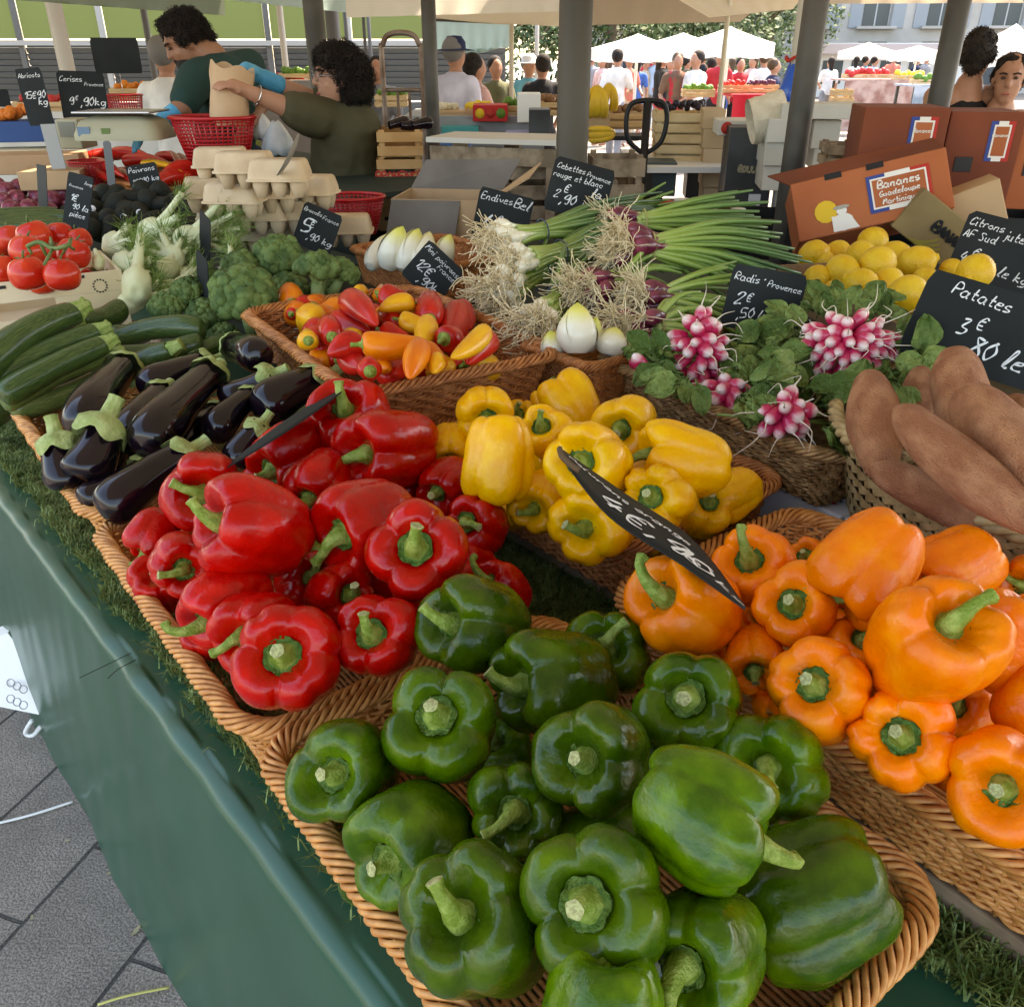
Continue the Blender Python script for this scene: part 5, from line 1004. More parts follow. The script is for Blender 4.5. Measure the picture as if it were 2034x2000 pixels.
def far(p, d): return p + (p - CAM).normalized() * d + Vector((0, 0, d * .02))
e0 = [at(1062, 866, 1.20), at(1150, 975, 1.19), at(1290, 1068, 1.18), at(1408, 1152, 1.16)]
e1 = [far(at(1060, 850, 1.20), .05), far(at(1180, 935, 1.19), .08), far(at(1308, 1022, 1.18), .08), far(at(1410, 1150, 1.16), .05)]
blade('black bowed price board sticking up aslant between yellow and orange peppers', e0, e1, slate, True)
e0 = [at(430, 884, 1.11), at(520, 830, 1.13), at(600, 776, 1.14), at(645, 742, 1.15)]; e1 = [far(at(436, 876, 1.11), .05), far(at(518, 812, 1.13), .06), far(at(594, 762, 1.14), .06), far(at(650, 734, 1.15), .05)]
blade('black price board lying almost edge-on between aubergines and red peppers', e0, e1, slate)
tw = MB(); tw.tube(crom([at(1058, 848, 1.215), at(1062, 862, 1.212), at(1080, 880, 1.205), at(1095, 890, 1.20)], 4), [.0035] * 13, 6); tag(tw.build('pin', mat('dry_brown', (.10, .06, .03), .8)), 'dry brown hooked twig at the upper tip of the bowed board', 'twig')
e0 = [at(523, 333, 1.33), at(535, 312, 1.36), at(553, 275, 1.39), at(563, 252, 1.41)]; e1 = [far(at(530, 330, 1.33), .02), far(at(545, 310, 1.36), .03), far(at(560, 280, 1.39), .03), far(at(566, 255, 1.41), .02)]
blade('grey steel blade of a price holder stuck into the egg cartons', e0, e1, mat('steel_dark', (.18, .18, .17), .35, metal=.6), name='price_holder')
for k, (x0, y0, x1, y1, w_, d, lab) in enumerate([(90, 235, 112, 320, 28, 3.9, 'translucent grey plastic price holder at the far left'), (78, 312, 82, 392, 18, 3.3, 'dark price holder with a silver edge in front of the red onions'), (414, 505, 398, 640, 7, 2.12, 'silver clip rod in front of the lower black board')]):
    a, c_ = wd(x0, y0, d), wd(x1, y1, d); m_ = a.lerp(c_, .5); o = MB().box((0, 0, 0), (w_ * mpp(m_), .004, (a - c_).length)).build('price_holder', [mat('smoky_plastic', (.30, .31, .30), .3), mat('dark_plastic', (.05, .055, .05), .4), chrome][k], None, False, .0015); o.matrix_world = frame(m_, a - c_, (1, 0, 0)); tag(o, lab, 'price holder')
# ================================================================ behind the stall: cartons, crates, other stalls, square
def slat_crate(label, cx, ytop, dist, wpx, Hm, rz=0, n=3, D=.30, m=wood, text=None, grp=None, fill=None, name='wooden_crate'):
    c = wd(cx, ytop, dist); L = wpx * mpp(c); e = empty(name, (c.x, c.y, c.z - Hm)); e.rotation_euler.z = R(rz) + math.atan2(-c.x, c.y) * .5; hh = Hm / n
    for i in range(n):
        z = hh * (i + .5)
        for s in (-1, 1): MB().box((0, s * D / 2, z), (L, .008, hh * .70)).build('slat', m, e, False, .001)
        for s in (-1, 1): MB().box((s * (L / 2 - .004), 0, z), (.008, D - .01, hh * .70)).build('slat', m, e, False, .001)
    for sx in (-1, 1):
        for sy in (-1, 1): MB().box((sx * (L / 2 - .022), sy * (D / 2 - .020), Hm / 2), (.024, .024, Hm)).build('corner_post', m, e, False)
    MB().box((0, 0, .006), (L - .02, D - .02, .006)).build('crate_bottom', m, e, False)
    if text:
        b = MB(); cx0 = write(b, text[0], 0, 0, text[1], q=random.Random(5), rnd_=.2, slant=0, th=.07); k = -cx0 / 2; b.v = [(v[0] + k, -D / 2 - .0055, hh * text[2] + v[1]) for v in b.v]; b.build('printed_name', text[3], e, False)
    return tag(e, label, 'crate', grp)
def carton_box(label, cx, cy, dist, wpx, hpx, D=.3, rz=0, roll=0, m=kraft, extras=None, name='cardboard_box', holes=True, logo=None, pitch=0):
    c = wd(cx, cy, dist); k = mpp(c); W_, H_ = wpx * k, hpx * k; e = empty(name, c)
    e.matrix_world = Matrix.Translation(c) @ Matrix.Rotation(R(rz) + math.atan2(-c.x, c.y) * .5, 4, 'Z') @ Matrix.Rotation(R(pitch), 4, 'X') @ Matrix.Rotation(R(roll), 4, 'Y')
    MB().box((0, D / 2, 0), (W_, D, H_)).build('box_body', m, e, False, .004)
    if holes: MB().box((0, -.001, H_ * .36), (W_ * .16, .003, H_ * .07)).build('hand_hole', black, e, False, .001)
    if extras: extras(e, W_, H_)
    return tag(e, label, 'box')
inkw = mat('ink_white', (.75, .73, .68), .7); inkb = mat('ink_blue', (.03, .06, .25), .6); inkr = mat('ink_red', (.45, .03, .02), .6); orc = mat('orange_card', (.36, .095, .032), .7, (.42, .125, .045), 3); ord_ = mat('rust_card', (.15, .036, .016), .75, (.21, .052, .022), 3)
inky = mat('ink_yellow', (.70, .45, .03), .6); inkg = mat('ink_grey', (.35, .33, .28), .7)
def flat(b, pts, y, mi=0): b.mi = mi; b.add([(x, y, z) for x, z in pts], [tuple(range(len(pts)))])
def frame_logo(e, cx, cz, w_, h, y=-.0025, words=('Bananes', 'Guadeloupe', 'Martinique')):
    b = MB(); t = h * .09; flat(b, [(cx - w_ / 2, cz - h / 2), (cx, cz - h / 2), (cx, cz + h / 2), (cx - w_ / 2, cz + h / 2)], y, 0); flat(b, [(cx, cz - h / 2), (cx + w_ / 2, cz - h / 2), (cx + w_ / 2, cz + h / 2), (cx, cz + h / 2)], y, 1)
    flat(b, [(cx - w_ * .2, cz - h * .5), (cx + w_ * .2, cz - h * .5), (cx + w_ * .2, cz + h * .5), (cx - w_ * .2, cz + h * .5)], y - .0006, 2)
    flat(b, [(cx - w_ / 2 + t, cz - h / 2 + t), (cx + w_ / 2 - t, cz - h / 2 + t), (cx + w_ / 2 - t, cz + h / 2 - t), (cx - w_ / 2 + t, cz + h / 2 - t)], y - .0012, 2)
    flat(b, [(cx - w_ / 2 + t * 1.5, cz - h / 2 + t * 1.5), (cx + w_ / 2 - t * 1.5, cz - h / 2 + t * 1.5), (cx + w_ / 2 - t * 1.5, cz + h / 2 - t * 1.5), (cx - w_ / 2 + t * 1.5, cz + h / 2 - t * 1.5)], y - .0018, 3)
    b.build('logo_frame', [inkb, inkr, inkw, orc], e, False)
    t_ = MB(); f = .17 * h
    for i, s in enumerate(words):
        q_ = MB(); ff = f * (1.15 if i == 0 else .8); ff *= min(1, w_ * .72 / write(MB(), s, 0, 0, ff, q=random.Random(i))); wd_ = write(q_, s, 0, 0, ff, q=random.Random(i), rnd_=.15, slant=.15, th=.06); t_.add([(cx - wd_ / 2 + v[0], y - .0026, cz + h * (.12 - .22 * i) + v[1]) for v in q_.v], q_.f)
    t_.build('logo_lettering', inkw, e, False)
def big_orange(e, W_, H_):
    frame_logo(e, W_ * .18, 0, W_ * .40, H_ * .62)
    b = MB()                                             # a hatted figure carrying yellow fruit, as simple printed shapes
    def disc(x, z, r, rz, mi, y): flat(b, [(x + r * math.cos(a * .5236), z + rz * math.sin(a * .5236)) for a in range(12)], y, mi)
    disc(-W_ * .30, -H_ * .10, W_ * .075, H_ * .19, 0, -.0025); disc(-W_ * .20, -H_ * .33, W_ * .07, H_ * .15, 1, -.003); disc(-W_ * .20, -H_ * .14, W_ * .035, H_ * .07, 1, -.0035); disc(-W_ * .20, -H_ * .08, W_ * .055, H_ * .035, 2, -.004)
    flat(b, [(-W_ * .27, -H_ * .20), (-W_ * .14, -H_ * .28), (-W_ * .10, -H_ * .47), (-W_ * .27, -H_ * .47)], -.0033, 1)
    b.build('printed_figure', [inky, inkw, inkg], e, False)
    for x, z in ((-.22, .47), (.05, .47), (.24, -.40)): MB().box((W_ * x, -.001, H_ * z), (.05, .004, .018)).build('hand_hole', black, e, False, .001)
    f = MB(); f.add([(-W_ / 2, .02, H_ / 2 + .001), (W_ / 2, .02, H_ / 2 + .001), (W_ / 2 + .01, .16, H_ / 2 + .075), (-W_ / 2 - .05, .13, H_ / 2 + .075)], [(0, 1, 2, 3)]); o = f.build('top_flap', ord_, e, False, solid=.004)
    g_ = MB(); g_.add([(W_ * .12, .155, H_ / 2 + .03), (W_ * .42, .155, H_ / 2 + .03), (W_ * .44, .17, H_ / 2 + .085), (W_ * .13, .165, H_ / 2 + .085)], [(0, 1, 2, 3)])
carton_box('bright orange banana box tipped to the left with a printed figure and framed logo', 1647, 370, 2.75, 278, 112, .24, -4, -16, orc, big_orange, holes=False, pitch=-22)
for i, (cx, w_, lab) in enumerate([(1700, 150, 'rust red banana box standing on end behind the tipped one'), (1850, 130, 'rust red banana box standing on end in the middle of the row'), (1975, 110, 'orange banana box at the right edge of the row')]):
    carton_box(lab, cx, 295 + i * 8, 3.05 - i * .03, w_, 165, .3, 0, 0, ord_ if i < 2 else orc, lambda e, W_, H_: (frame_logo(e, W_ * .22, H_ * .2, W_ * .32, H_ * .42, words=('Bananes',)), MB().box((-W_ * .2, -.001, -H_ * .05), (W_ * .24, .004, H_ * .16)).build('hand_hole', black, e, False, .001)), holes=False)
def banan(e, W_, H_):
    q_ = MB(); l = write(q_, 'BANANES', 0, 0, H_ * .22, q=random.Random(2), rnd_=.05, slant=0, th=.09); b = MB(); b.add([(-l * .2 + v[0], -.003, -H_ * .05 + v[1]) for v in q_.v], q_.f); b.build('printed_name', black, e, False)
    g_ = MB()
    for k in range(3):
        P = [(-W_ * .42 + k * W_ * .05 + W_ * .5 * math.sin(t), -H_ * .5 + H_ * (.75 - .12 * k) * (1 - math.cos(t))) for t in [i * .14 for i in range(9)]]
        flat(g_, [(x, max(-H_ * .48, min(H_ * .48, z))) for x, z in P] + [(x, max(-H_ * .48, min(H_ * .48, z - H_ * .07))) for x, z in P[::-1]], -.002, 0)
    g_.build('printed_bananas', mat('ink_olive', (.25, .21, .03)), e, False)
carton_box('brown banana box with dark lettering lying slanted under the orange one', 1778, 442, 2.66, 160, 84, .2, 0, 34, mat('kraft_olive', (.20, .14, .06), .75, (.27, .19, .08), 5), banan, holes=False)
carton_box('pale brown box wedged tilted before the rust red boxes', 1848, 395, 2.72, 92, 80, .12, 0, -24, kraft, None, holes=False)
# open cardboard carton with its flaps up
c = wd(850, 385, 3.05); e = empty('open_cardboard_box', (c.x, c.y, c.z - .19)); e.rotation_euler.z = R(-8); gk = mat('grey_card', (.12, .105, .09), .75, (.17, .15, .13), 4)
L, W_, H_ = .33, .26, .22
for sx in (-1, 1): MB().box((sx * L / 2, 0, H_ / 2), (.006, W_, H_)).build('side_wall', kraft, e, False)
for sy in (-1, 1): MB().box((0, sy * W_ / 2, H_ / 2), (L - .006, .006, H_)).build('side_wall', kraft, e, False)
MB().box((0, 0, .003), (L - .01, W_ - .01, .006)).build('box_bottom', kraft, e, False)
for pts, nm in ((((-L / 2, -W_ / 2, H_), (L / 2 - .1, -W_ / 2, H_), (L / 2 - .12, -W_ / 2 - .06, H_ - .15), (-L / 2 - .02, -W_ / 2 - .06, H_ - .15)), 0), (((-L / 2, W_ / 2, H_), (L / 2, W_ / 2, H_), (L / 2 + .06, W_ / 2 + .02, H_ + .10), (-L / 2 + .05, W_ / 2 + .04, H_ + .09)), 0), (((L / 2, -W_ / 2, H_), (L / 2, W_ / 2, H_), (L / 2 + .13, W_ / 2, H_ + .09), (L / 2 + .12, -W_ / 2, H_ + .07)), 1)):
    b = MB(); b.add(pts, [(0, 1, 2, 3)]); b.build('flap', gk if nm == 0 else kraft, e, False, solid=.004)
tag(e, 'open brown cardboard box with grey flaps behind the endives', 'box')
# crates behind: the printed stack beside the woman
for i, (y, s) in enumerate([(242, 1), (292, 1), (338, 1), (380, 1)]):
    slat_crate(['thin wooden crate holding dark blue aubergines, top of the stack', 'thin wooden crate printed PROVENCE in red, second in the stack', 'thin wooden crate third in the stack beside the woman', 'lowest thin wooden crate of the stack beside the woman'][i], 755, y, 4.3, 84, .115, 3, 2, .3, mat('crate_orange', (.42, .22, .08), .7, (.5, .3, .13), 8), ('PROVENCE', .035, .35, inkr) if i == 1 else None, 'crates stacked beside the woman')
for k in range(3):
    c = wd(735 + k * 22, 238, 4.3); tag(place('blue_aubergine', AM[k], c, c + Vector((.09, .05, .01)), .055), 'dark glossy aubergine in the top crate, ' + spell(k) + ' from the left', 'aubergine', 'aubergines in the top crate')
# middle: a rough wooden bench of pallets with boards
c = wd(960, 262, 4.0); e = empty('pallet_bench', (c.x, c.y, 0)); e.rotation_euler.z = R(-18)
MB().box((0, 0, c.z), (.62, .34, .02)).build('bench_top', mat('pale_board', (.55, .52, .46), .6), e, False)
for x in (-.27, -.02, .25): MB().box((x, -.13, c.z / 2 - .01), (.07, .03, c.z - .03)).build('leg', woodd, e, False); MB().box((x, .13, c.z / 2 - .01), (.07, .03, c.z - .03)).build('leg', woodd, e, False)
MB().box((0, -.148, c.z - .06), (.60, .006, .07)).build('cross_board', woodd, e, False); MB().box((0, -.148, c.z - .35), (.60, .006, .07)).build('cross_board', woodd, e, False)
tag(e, 'rough wooden bench with a white edged top left of the thick post', 'bench')
for i, (cx, y, w_, h, lab) in enumerate([(1165, 288, 95, .30, 'old slatted wooden box right of the thick post'), (1130, 330, 60, .22, 'old slatted wooden box half behind the spring onion board'), (1005, 300, 90, .25, 'old slatted wooden box below the pale bench top')]): slat_crate(lab, cx, y, 3.9 + i * .05, w_, h, 5, 3, .25, woodd)
for i in range(5): slat_crate('pale new wooden crate, ' + ['topmost', 'second', 'third', 'fourth', 'lowest'][i] + ' in the tall stack right of the pallet handle', 1283, 208 + i * 19.5, 5.4, 92, .062, 0, 1, .35, mat('new_wood', (.60, .45, .25), .7, (.70, .56, .34), 8), None, 'pale crates in the tall stack')
DK = []; fig = mat('dark_fruit', (.02, .012, .022), .4)
def fruitrow(n, x0, x1, y0, y1, dist, sz, m, name, cat, grp, acc, me=None, zj=.02):
    for i in range(n):
        x = x0 + (x1 - x0) * (i + .5) / n + q.uniform(-1, 1); c = wd(x, q.uniform(y0, y1), dist + q.uniform(-.1, .12)); s = sz * q.uniform(.9, 1.1); a = Vector((q.uniform(-1, 1), q.uniform(-1, 1), q.uniform(-.2, .4))).normalized() * s / 2
        acc.append(tag(place(name, me or ONM, c - a, c + a, s, None, m), 'x', cat, grp))
fruitrow(22, 1240, 1330, 194, 205, 5.4, .04, fig, 'black_fruit', 'fruit', 'black fruit on the tall crate stack', DK); rank_labels(DK, 'black fruit on the tall pale crate stack, {n} from the left in the {row} row', 2)
kb = mat('kraft_pale', (.45, .32, .19), .8, (.52, .38, .24), 4)
for i in range(5): carton_box('plain tan carton, ' + spell(i) + ' from the top in the stack between pale crates and black box', 1350, 226 + i * 37, 5.1, 42, 34, .28, 0, 0, kb, None, 'cardboard_box', False)
def bollo(e, W_, H_):
    q_ = MB(); l = write(q_, 'BOLLO', 0, 0, H_ * .07, q=random.Random(2), rnd_=.05, slant=0, th=.12); b = MB(); b.add([(-l / 2 + v[0], -.003, -H_ * .02 + v[1]) for v in q_.v], q_.f); b.build('printed_name', mat('ink_gold', (.35, .30, .2)), e, False)
    for x, z in ((.28, .28), (.18, -.36)): MB().box((W_ * x, -.001, H_ * z), (W_ * .26, .003, H_ * .14)).build('sticker', mat('sticker_grey', (.5, .52, .55)), e, False)
carton_box('tall black box printed BOLLO with two pale stickers', 1417, 322, 4.6, 86, 148, .3, 0, 0, mat('black_card', (.02, .022, .024), .5, (.06, .065, .07), 3), bollo, holes=False)
wc = mat('off_white_card', (.52, .51, .46), .7, (.58, .57, .52), 4)
for i, (x, y, w_, h, lab) in enumerate([(1560, 212, 160, 26, 'long off-white carton on top of the pile by the fluted post'), (1485, 248, 66, 42, 'off-white carton second from the top of the pile by the fluted post'), (1480, 292, 68, 42, 'off-white carton in the middle of the pile by the fluted post'), (1475, 338, 66, 44, 'off-white carton at the bottom of the pile by the fluted post'), (1562, 255, 50, 50, 'off-white carton right of the fluted post, leaning'), (1560, 300, 44, 40, 'off-white carton right of the fluted post, lower one')]):
    carton_box(lab, x, y, 4.25 + .02 * i, w_, h, .3, 0, 0, wc, None, 'cardboard_box', False)
slat_crate('small brown crate with leeks between the white cartons and the rust boxes', 1590, 268, 3.95, 60, .10, 0, 2, .25, woodd)
slat_crate('small stack top crate on the square beyond the fluted post', 1592, 168, 9.5, 34, .14, 0, 2, .3, wood); slat_crate('lower crate of the small stack on the square', 1592, 182, 9.5, 36, .14, 0, 2, .3, wood)
b = MB(); b.grid(lambda u, v: Vector((.10 * math.cos(u * 6.28) * (1 + .12 * mnoise.noise(Vector((u * 6, v * 4, 0)))), .08 * math.sin(u * 6.28), (v - .5) * .16)), 24, 8); o = b.build('rolled_towel', mat('towel', (.62, .56, .44), .95, (.7, .64, .52), 30, .003, 60)); o.matrix_world = Matrix.Translation(wd(1450, 222, 4.4)) @ Matrix.Rotation(R(75), 4, 'Y'); tag(o, 'rolled cream towel lying on the boxes left of the fluted post', 'towel')
carton_box('flat carton with a red round print under the cream towel', 1400, 243, 4.8, 84, 26, .3, 0, 0, wc, lambda e, W_, H_: (MB().lathe([(.03, 0), (.03, .002), (.001, .0022)], 16, Matrix.Translation((-W_ * .3, -.0, 0)) @ Matrix.Rotation(R(90), 4, 'X')).build('round_print', inkr, e)), 'cardboard_box', False)
def bags(label, cx, cy, dist, w_, h, m, seed, name='plastic_bag', cat='bag'):
    c = wd(cx, cy, dist); k = mpp(c); b = MB(); of = Vector((seed * 3.1, 0, 0))
    b.lathe([(max(.002, r * w_ * k), z * h * k) for r, z in ((.1, .5), (.22, .38), (.34, .2), (.45, 0), (.5, -.25), (.42, -.45), (0, -.5))], 26, mod=lambda p, a, t: p * (1 + .22 * mnoise.noise(Vector((math.cos(a) * 2, math.sin(a) * 2, p.z * 9)) + of)))
    o = b.build(name, m); o.location = c; return tag(o, label, cat)
bags('bright blue plastic bag hanging at the pale pole', 1492, 165, 4.55, 38, 75, mat('blue_bag', (.01, .09, .48), .3, coat=.3), 1)
bags('crumpled pale blue and white plastic bags beside the red basket', 525, 262, 4.5, 60, 60, mat('pale_bag', (.55, .66, .72), .35, (.75, .78, .8), 10), 2)
bags('white crumpled bag behind the red basket', 495, 240, 4.6, 40, 46, mat('white_bag', (.72, .74, .74), .4), 3)
# pallet truck handle
c = wd(1218, 290, 4.9); e = empty('pallet_truck', (c.x, c.y, 0)); k = mpp(c); hz = c.z
MB().tube(crom([(-.012, 0, hz), (-.085, 0, hz + .06), (-.105, 0, hz + .14), (-.095, 0, hz + .22), (-.05, 0, hz + .25), (.06, 0, hz + .25), (.10, 0, hz + .21), (.105, 0, hz + .13), (.08, 0, hz + .05), (.012, 0, hz)], 5), .013, 8).build('handle', black, e)
MB().tube([(0, 0, .2), (0, 0, hz + .25)], .022, 10).build('shaft', black, e); MB().box((0, .2, .10), (.5, .9, .05)).build('forks', mat('dark_steel', (.05, .05, .05), .5), e, False); tag(e, 'black looped handle of a pallet truck before the tall crate stack', 'pallet truck')
# hand truck with a tall chrome frame
c = wd(757, 65, 5.8); e = empty('hand_truck', (c.x, c.y, 0)); w_ = 38 * mpp(c); zt = c.z; rust = mat('rusty_frame', (.16, .10, .07), .5, (.28, .22, .18), 10, metal=.5)
MB().tube(crom([(-w_, 0, .2), (-w_, 0, zt - .2), (-w_ * .92, 0, zt - .06), (-w_ * .5, 0, zt), (w_ * .5, 0, zt), (w_ * .92, 0, zt - .06), (w_, 0, zt - .2), (w_, 0, .2)], 6), .016, 8).build('frame', rust, e)
for z in (zt - .30, zt - .58, .5): MB().tube([(-w_, 0, z), (w_, 0, z)], .012, 8).build('cross_bar', rust, e)
for x in (-.3, .3): MB().tube([(x * w_, 0, .5), (x * w_, 0, zt - .30)], .009, 6).build('upright_bar', rust, e)
for s in (-1, 1): MB().lathe([(.02, -.02), (.11, -.02), (.12, 0), (.11, .02), (.02, .02)], 20, Matrix.Translation((s * (w_ + .05), 0, .12)) @ Matrix.Rotation(R(90), 4, 'Y')).build('wheel', black, e)
tag(e, 'tall hand truck with a rounded tube frame right of the woman', 'hand truck')
# red plastic baskets
redp = mat('red_plastic', (.42, .008, .012), .3, coat=.2)
def red_basket(label, cx, cy, dist, wpx, hpx):
    c = wd(cx, cy, dist); k = mpp(c); r = wpx * k / 2; h = hpx * k; e = empty('red_basket', (c.x, c.y, c.z - h)); g_ = MB(); n = 44
    g_.mi = 0
    for i in range(n):
        a = 2 * math.pi * i / n; ca, sa = math.cos(a), math.sin(a); g_.tube([(r * .70 * ca, r * .52 * sa, 0), (r * .86 * ca, r * .65 * sa, h * .55), (r * .97 * ca, r * .74 * sa, h)], r * .022, 4)
    for j in range(12):
        t = j / 12; f = .70 + .28 * t ** .9; g_.tube([(r * f * math.cos(a), r * f * .755 * math.sin(a), h * t) for a in [i * 2 * math.pi / 40 for i in range(41)]], r * .021, 4, False)
    g_.build('basket_grid', redp, e)
    MB().tube([(r * 1.0 * math.cos(a), r * .765 * math.sin(a), h) for a in [i * 2 * math.pi / 48 for i in range(49)]], r * .045, 8, False).build('rim', redp, e)
    MB().lathe([(r * .70, 0), (r * .70, .004), (.001, .004)][::-1], 40, Matrix.Diagonal((1, .755, 1, 1))).build('basket_bottom', redp, e); return tag(e, label, 'basket', 'red plastic baskets')
red_basket('large red plastic basket with a paper bag inside between man and woman', 402, 222, 3.95, 160, 76)
red_basket('red plastic basket in the lower middle behind the egg cartons', 660, 372, 3.15, 134, 66)
red_basket('red plastic basket standing behind the left slate boards', 232, 180, 4.9, 72, 58)
red_basket('red plastic basket among the long peppers at the far left', 170, 305, 4.1, 84, 40)
b = MB(); b.grid(lambda u, v: Vector(((.075 + .012 * v) * math.cos(u * 6.283) * (1 + .10 * mnoise.noise(Vector((math.cos(u * 6.28) * 2, math.sin(u * 6.28) * 2, v * 3)))), .06 * math.sin(u * 6.283), v * .225 + .012 * math.sin(u * 25))), 36, 14)
o = b.build('paper_bag', mat('paper', (.50, .33, .19), .8, (.56, .39, .24), 6, .003, 14)); c = wd(432, 236, 3.98); o.location = c; o.rotation_euler = (0, R(12), R(10)); tag(o, 'open brown paper bag held over the large red basket', 'paper bag')
# weighing scale and clutter of the sellers
c = wd(240, 262, 3.95); e = empty('weighing_scale', c); crs = mat('scale_cream', (.36, .34, .23), .5)
f, T = rrect(.36, .26, .05); n = 40; b = MB(); rs = [(1.0, 0), (1.0, .02), (.86, .07), (.60, .09)]; vs = [Vector((f(i / n)[0].x * s, f(i / n)[0].y * s, z)) for s, z in rs for i in range(n)]; b.add(vs, [(j * n + i, j * n + (i + 1) % n, (j + 1) * n + (i + 1) % n, (j + 1) * n + i) for j in range(3) for i in range(n)] + [tuple(3 * n + i for i in range(n))]); b.build('scale_body', crs, e)
MB().box((0, 0, .105), (.32, .24, .008)).build('weighing_plate', chrome, e, False, .003); MB().box((-.12, -.125, .035), (.05, .006, .035)).build('display', mat('lcd', (.12, .2, .28)), e, False); MB().box((-.03, -.125, .035), (.035, .006, .025)).build('keypad', mat('key_green', (.10, .16, .04)), e, False)
tag(e, 'cream market scale with a steel plate left of the man', 'scale')
c = wd(145, 252, 4.1); e = empty('cash_box', c); MB().box((0, 0, 0), (.10, .16, .12)).build('box_body', crs, e, False, .008); MB().box((0, -.082, .02), (.07, .003, .06)).build('panel', mat('scale_dark', (.2, .2, .16)), e, False); tag(e, 'cream box shaped till beneath the slate boards', 'till')
bench('seller counter under the scale and the large red basket', -3.3, -1.35, 1.62, 2.35, 1.12, darkcl)
bench('low dark counter under the red basket behind the egg cartons', -1.30, -.97, 1.5, 2.3, .88, darkcl)
for i, (x, y, w_, h, d, lab, m) in enumerate([(60, 312, 170, 34, 4.2, 'long tan carton side at the far left behind the red onions', kraft), (95, 342, 110, 34, 3.9, 'lower tan carton by the red onions', kraft), (25, 295, 130, 18, 4.4, 'pale wooden tray edge at the far left', crm), (40, 250, 130, 36, 4.5, 'blue printed box of dark fruit at the far left', mat('blue_card', (.02, .07, .22), .6))]): carton_box(lab, x, y, d, w_, h, .22, 0, 0, m, None, 'cardboard_box', False)
car = []; cm = mat('carrot', (.60, .16, .02), .5); fruitrow(12, 0, 55, 205, 222, 4.6, .05, cm, 'orange_fruit', 'fruit', 'orange fruit at the far left', car); rank_labels(car, 'orange fruit at the far left, {n} from the left in the {row} row', 2)
# ---------------------------------------------------------------- other stalls beyond
def stall(label, cx, ytop, dist, wpx, z=None, D=1.0, m=None, skirt=True):
    c = wd(cx, ytop, dist); L = wpx * mpp(c); h = c.z; e = empty('market_table', (c.x, c.y, 0)); MB().box((0, 0, h - .015), (L, D, .03)).build('table_top', m or woodd, e, False)
    if skirt: MB().grid(lambda u, v: Vector(((u - .5) * L, -D / 2 - .01 + .012 * math.sin(u * L * 22), (h - .02) * (1 - v * .93))), 60, 4).build('table_skirt', m or woodd, e)
    for sx in (-1, 1):
        for sy in (-1, 1): MB().box((sx * (L / 2 - .05), sy * (D / 2 - .08), h / 2 - .02), (.05, .05, h - .04)).build('leg', steel, e, False)
    return tag(e, label, 'table', 'tables of the other stalls')
stall('produce table of the neighbour stall with grey skirt behind the woman', 900, 212, 6.6, 250, m=mat('grey_cloth', (.3, .32, .34), .7))
stall('white edged table under the pale crate stack', 1290, 298, 5.4, 200, skirt=False, m=white)
stall('table with a bright red cloth among the crowd', 1405, 176, 11.5, 72, m=mat('red_cloth', (.55, .01, .03), .6))
stall('table of melons behind the seated man, left side', 590, 150, 9.0, 170, m=mat('cloth_dim', (.25, .22, .2), .7))
stall('long table of the stall behind the man in white', 150, 205, 7.5, 420, m=mat('white_cloth', (.6, .6, .58), .7))
stall('table with flowery cloth far out on the square', 1650, 150, 22, 130, m=mat('pink_cloth', (.5, .35, .3), .7, (.3, .15, .12), 4)); stall('table with light cloth further right on the square', 1755, 160, 19, 90, m=mat('lilac_cloth', (.4, .45, .5), .7, (.2, .25, .3), 4))
HUES = {'red': mat('f_red', (.5, .03, .03)), 'green': mat('f_green', (.10, .22, .03)), 'yellow': mat('f_yel', (.7, .5, .04)), 'orange': mat('f_or', (.65, .2, .02)), 'purple': mat('f_pur', (.09, .02, .06)), 'cream': mat('f_cream', (.6, .55, .4)), 'brown': mat('f_brown', (.22, .11, .05))}
k = 0
for (cx, y, d, w_, hue, lab, nn) in [(835, 205, 6.4, 62, 'cream', 'brown bulbs', 12), (905, 203, 6.4, 50, 'yellow', 'yellow fruit', 9), (975, 196, 6.4, 50, 'green', 'leafy heads', 7), (1040, 190, 6.3, 44, 'brown', 'brown roots', 9), (1175, 210, 6.0, 100, 'brown', 'brown potatoes', 16), (560, 138, 8.8, 60, 'green', 'green melons', 7), (630, 140, 8.8, 60, 'red', 'red fruit', 9), (545, 150, 8.8, 60, 'red', 'dark red fruit', 9), (250, 165, 7.2, 70, 'orange', 'orange roots', 9), (80, 190, 7.2, 90, 'red', 'red roots', 10), (740, 178, 7.4, 60, 'green', 'green lettuces', 8), (1440, 160, 11.4, 60, 'purple', 'dark cherries', 14), (1385, 160, 11.4, 50, 'red', 'red cherries', 12), (1320, 168, 11.4, 60, 'green', 'green herbs', 8), (1640, 140, 21.8, 90, 'red', 'red goods', 12), (1720, 142, 20, 60, 'yellow', 'yellow goods', 10), (1760, 150, 18.8, 70, 'green', 'green goods', 10)]:
    slat_crate('shallow crate of ' + lab + ' on a stall beyond', cx, y, d, w_, .09, 0, 2, .3, wood); acc = []
    fruitrow(nn, cx - w_ * .44, cx + w_ * .44, y - 6, y + 1, d, max(.055, w_ * mpp(wd(cx, y, d)) / nn * 1.7), HUES[hue], 'fruit', 'fruit', lab + ' on a stall beyond', acc); rank_labels(acc, '{n} of the ' + lab + ' from the left, {row} row, on a stall beyond', 2)
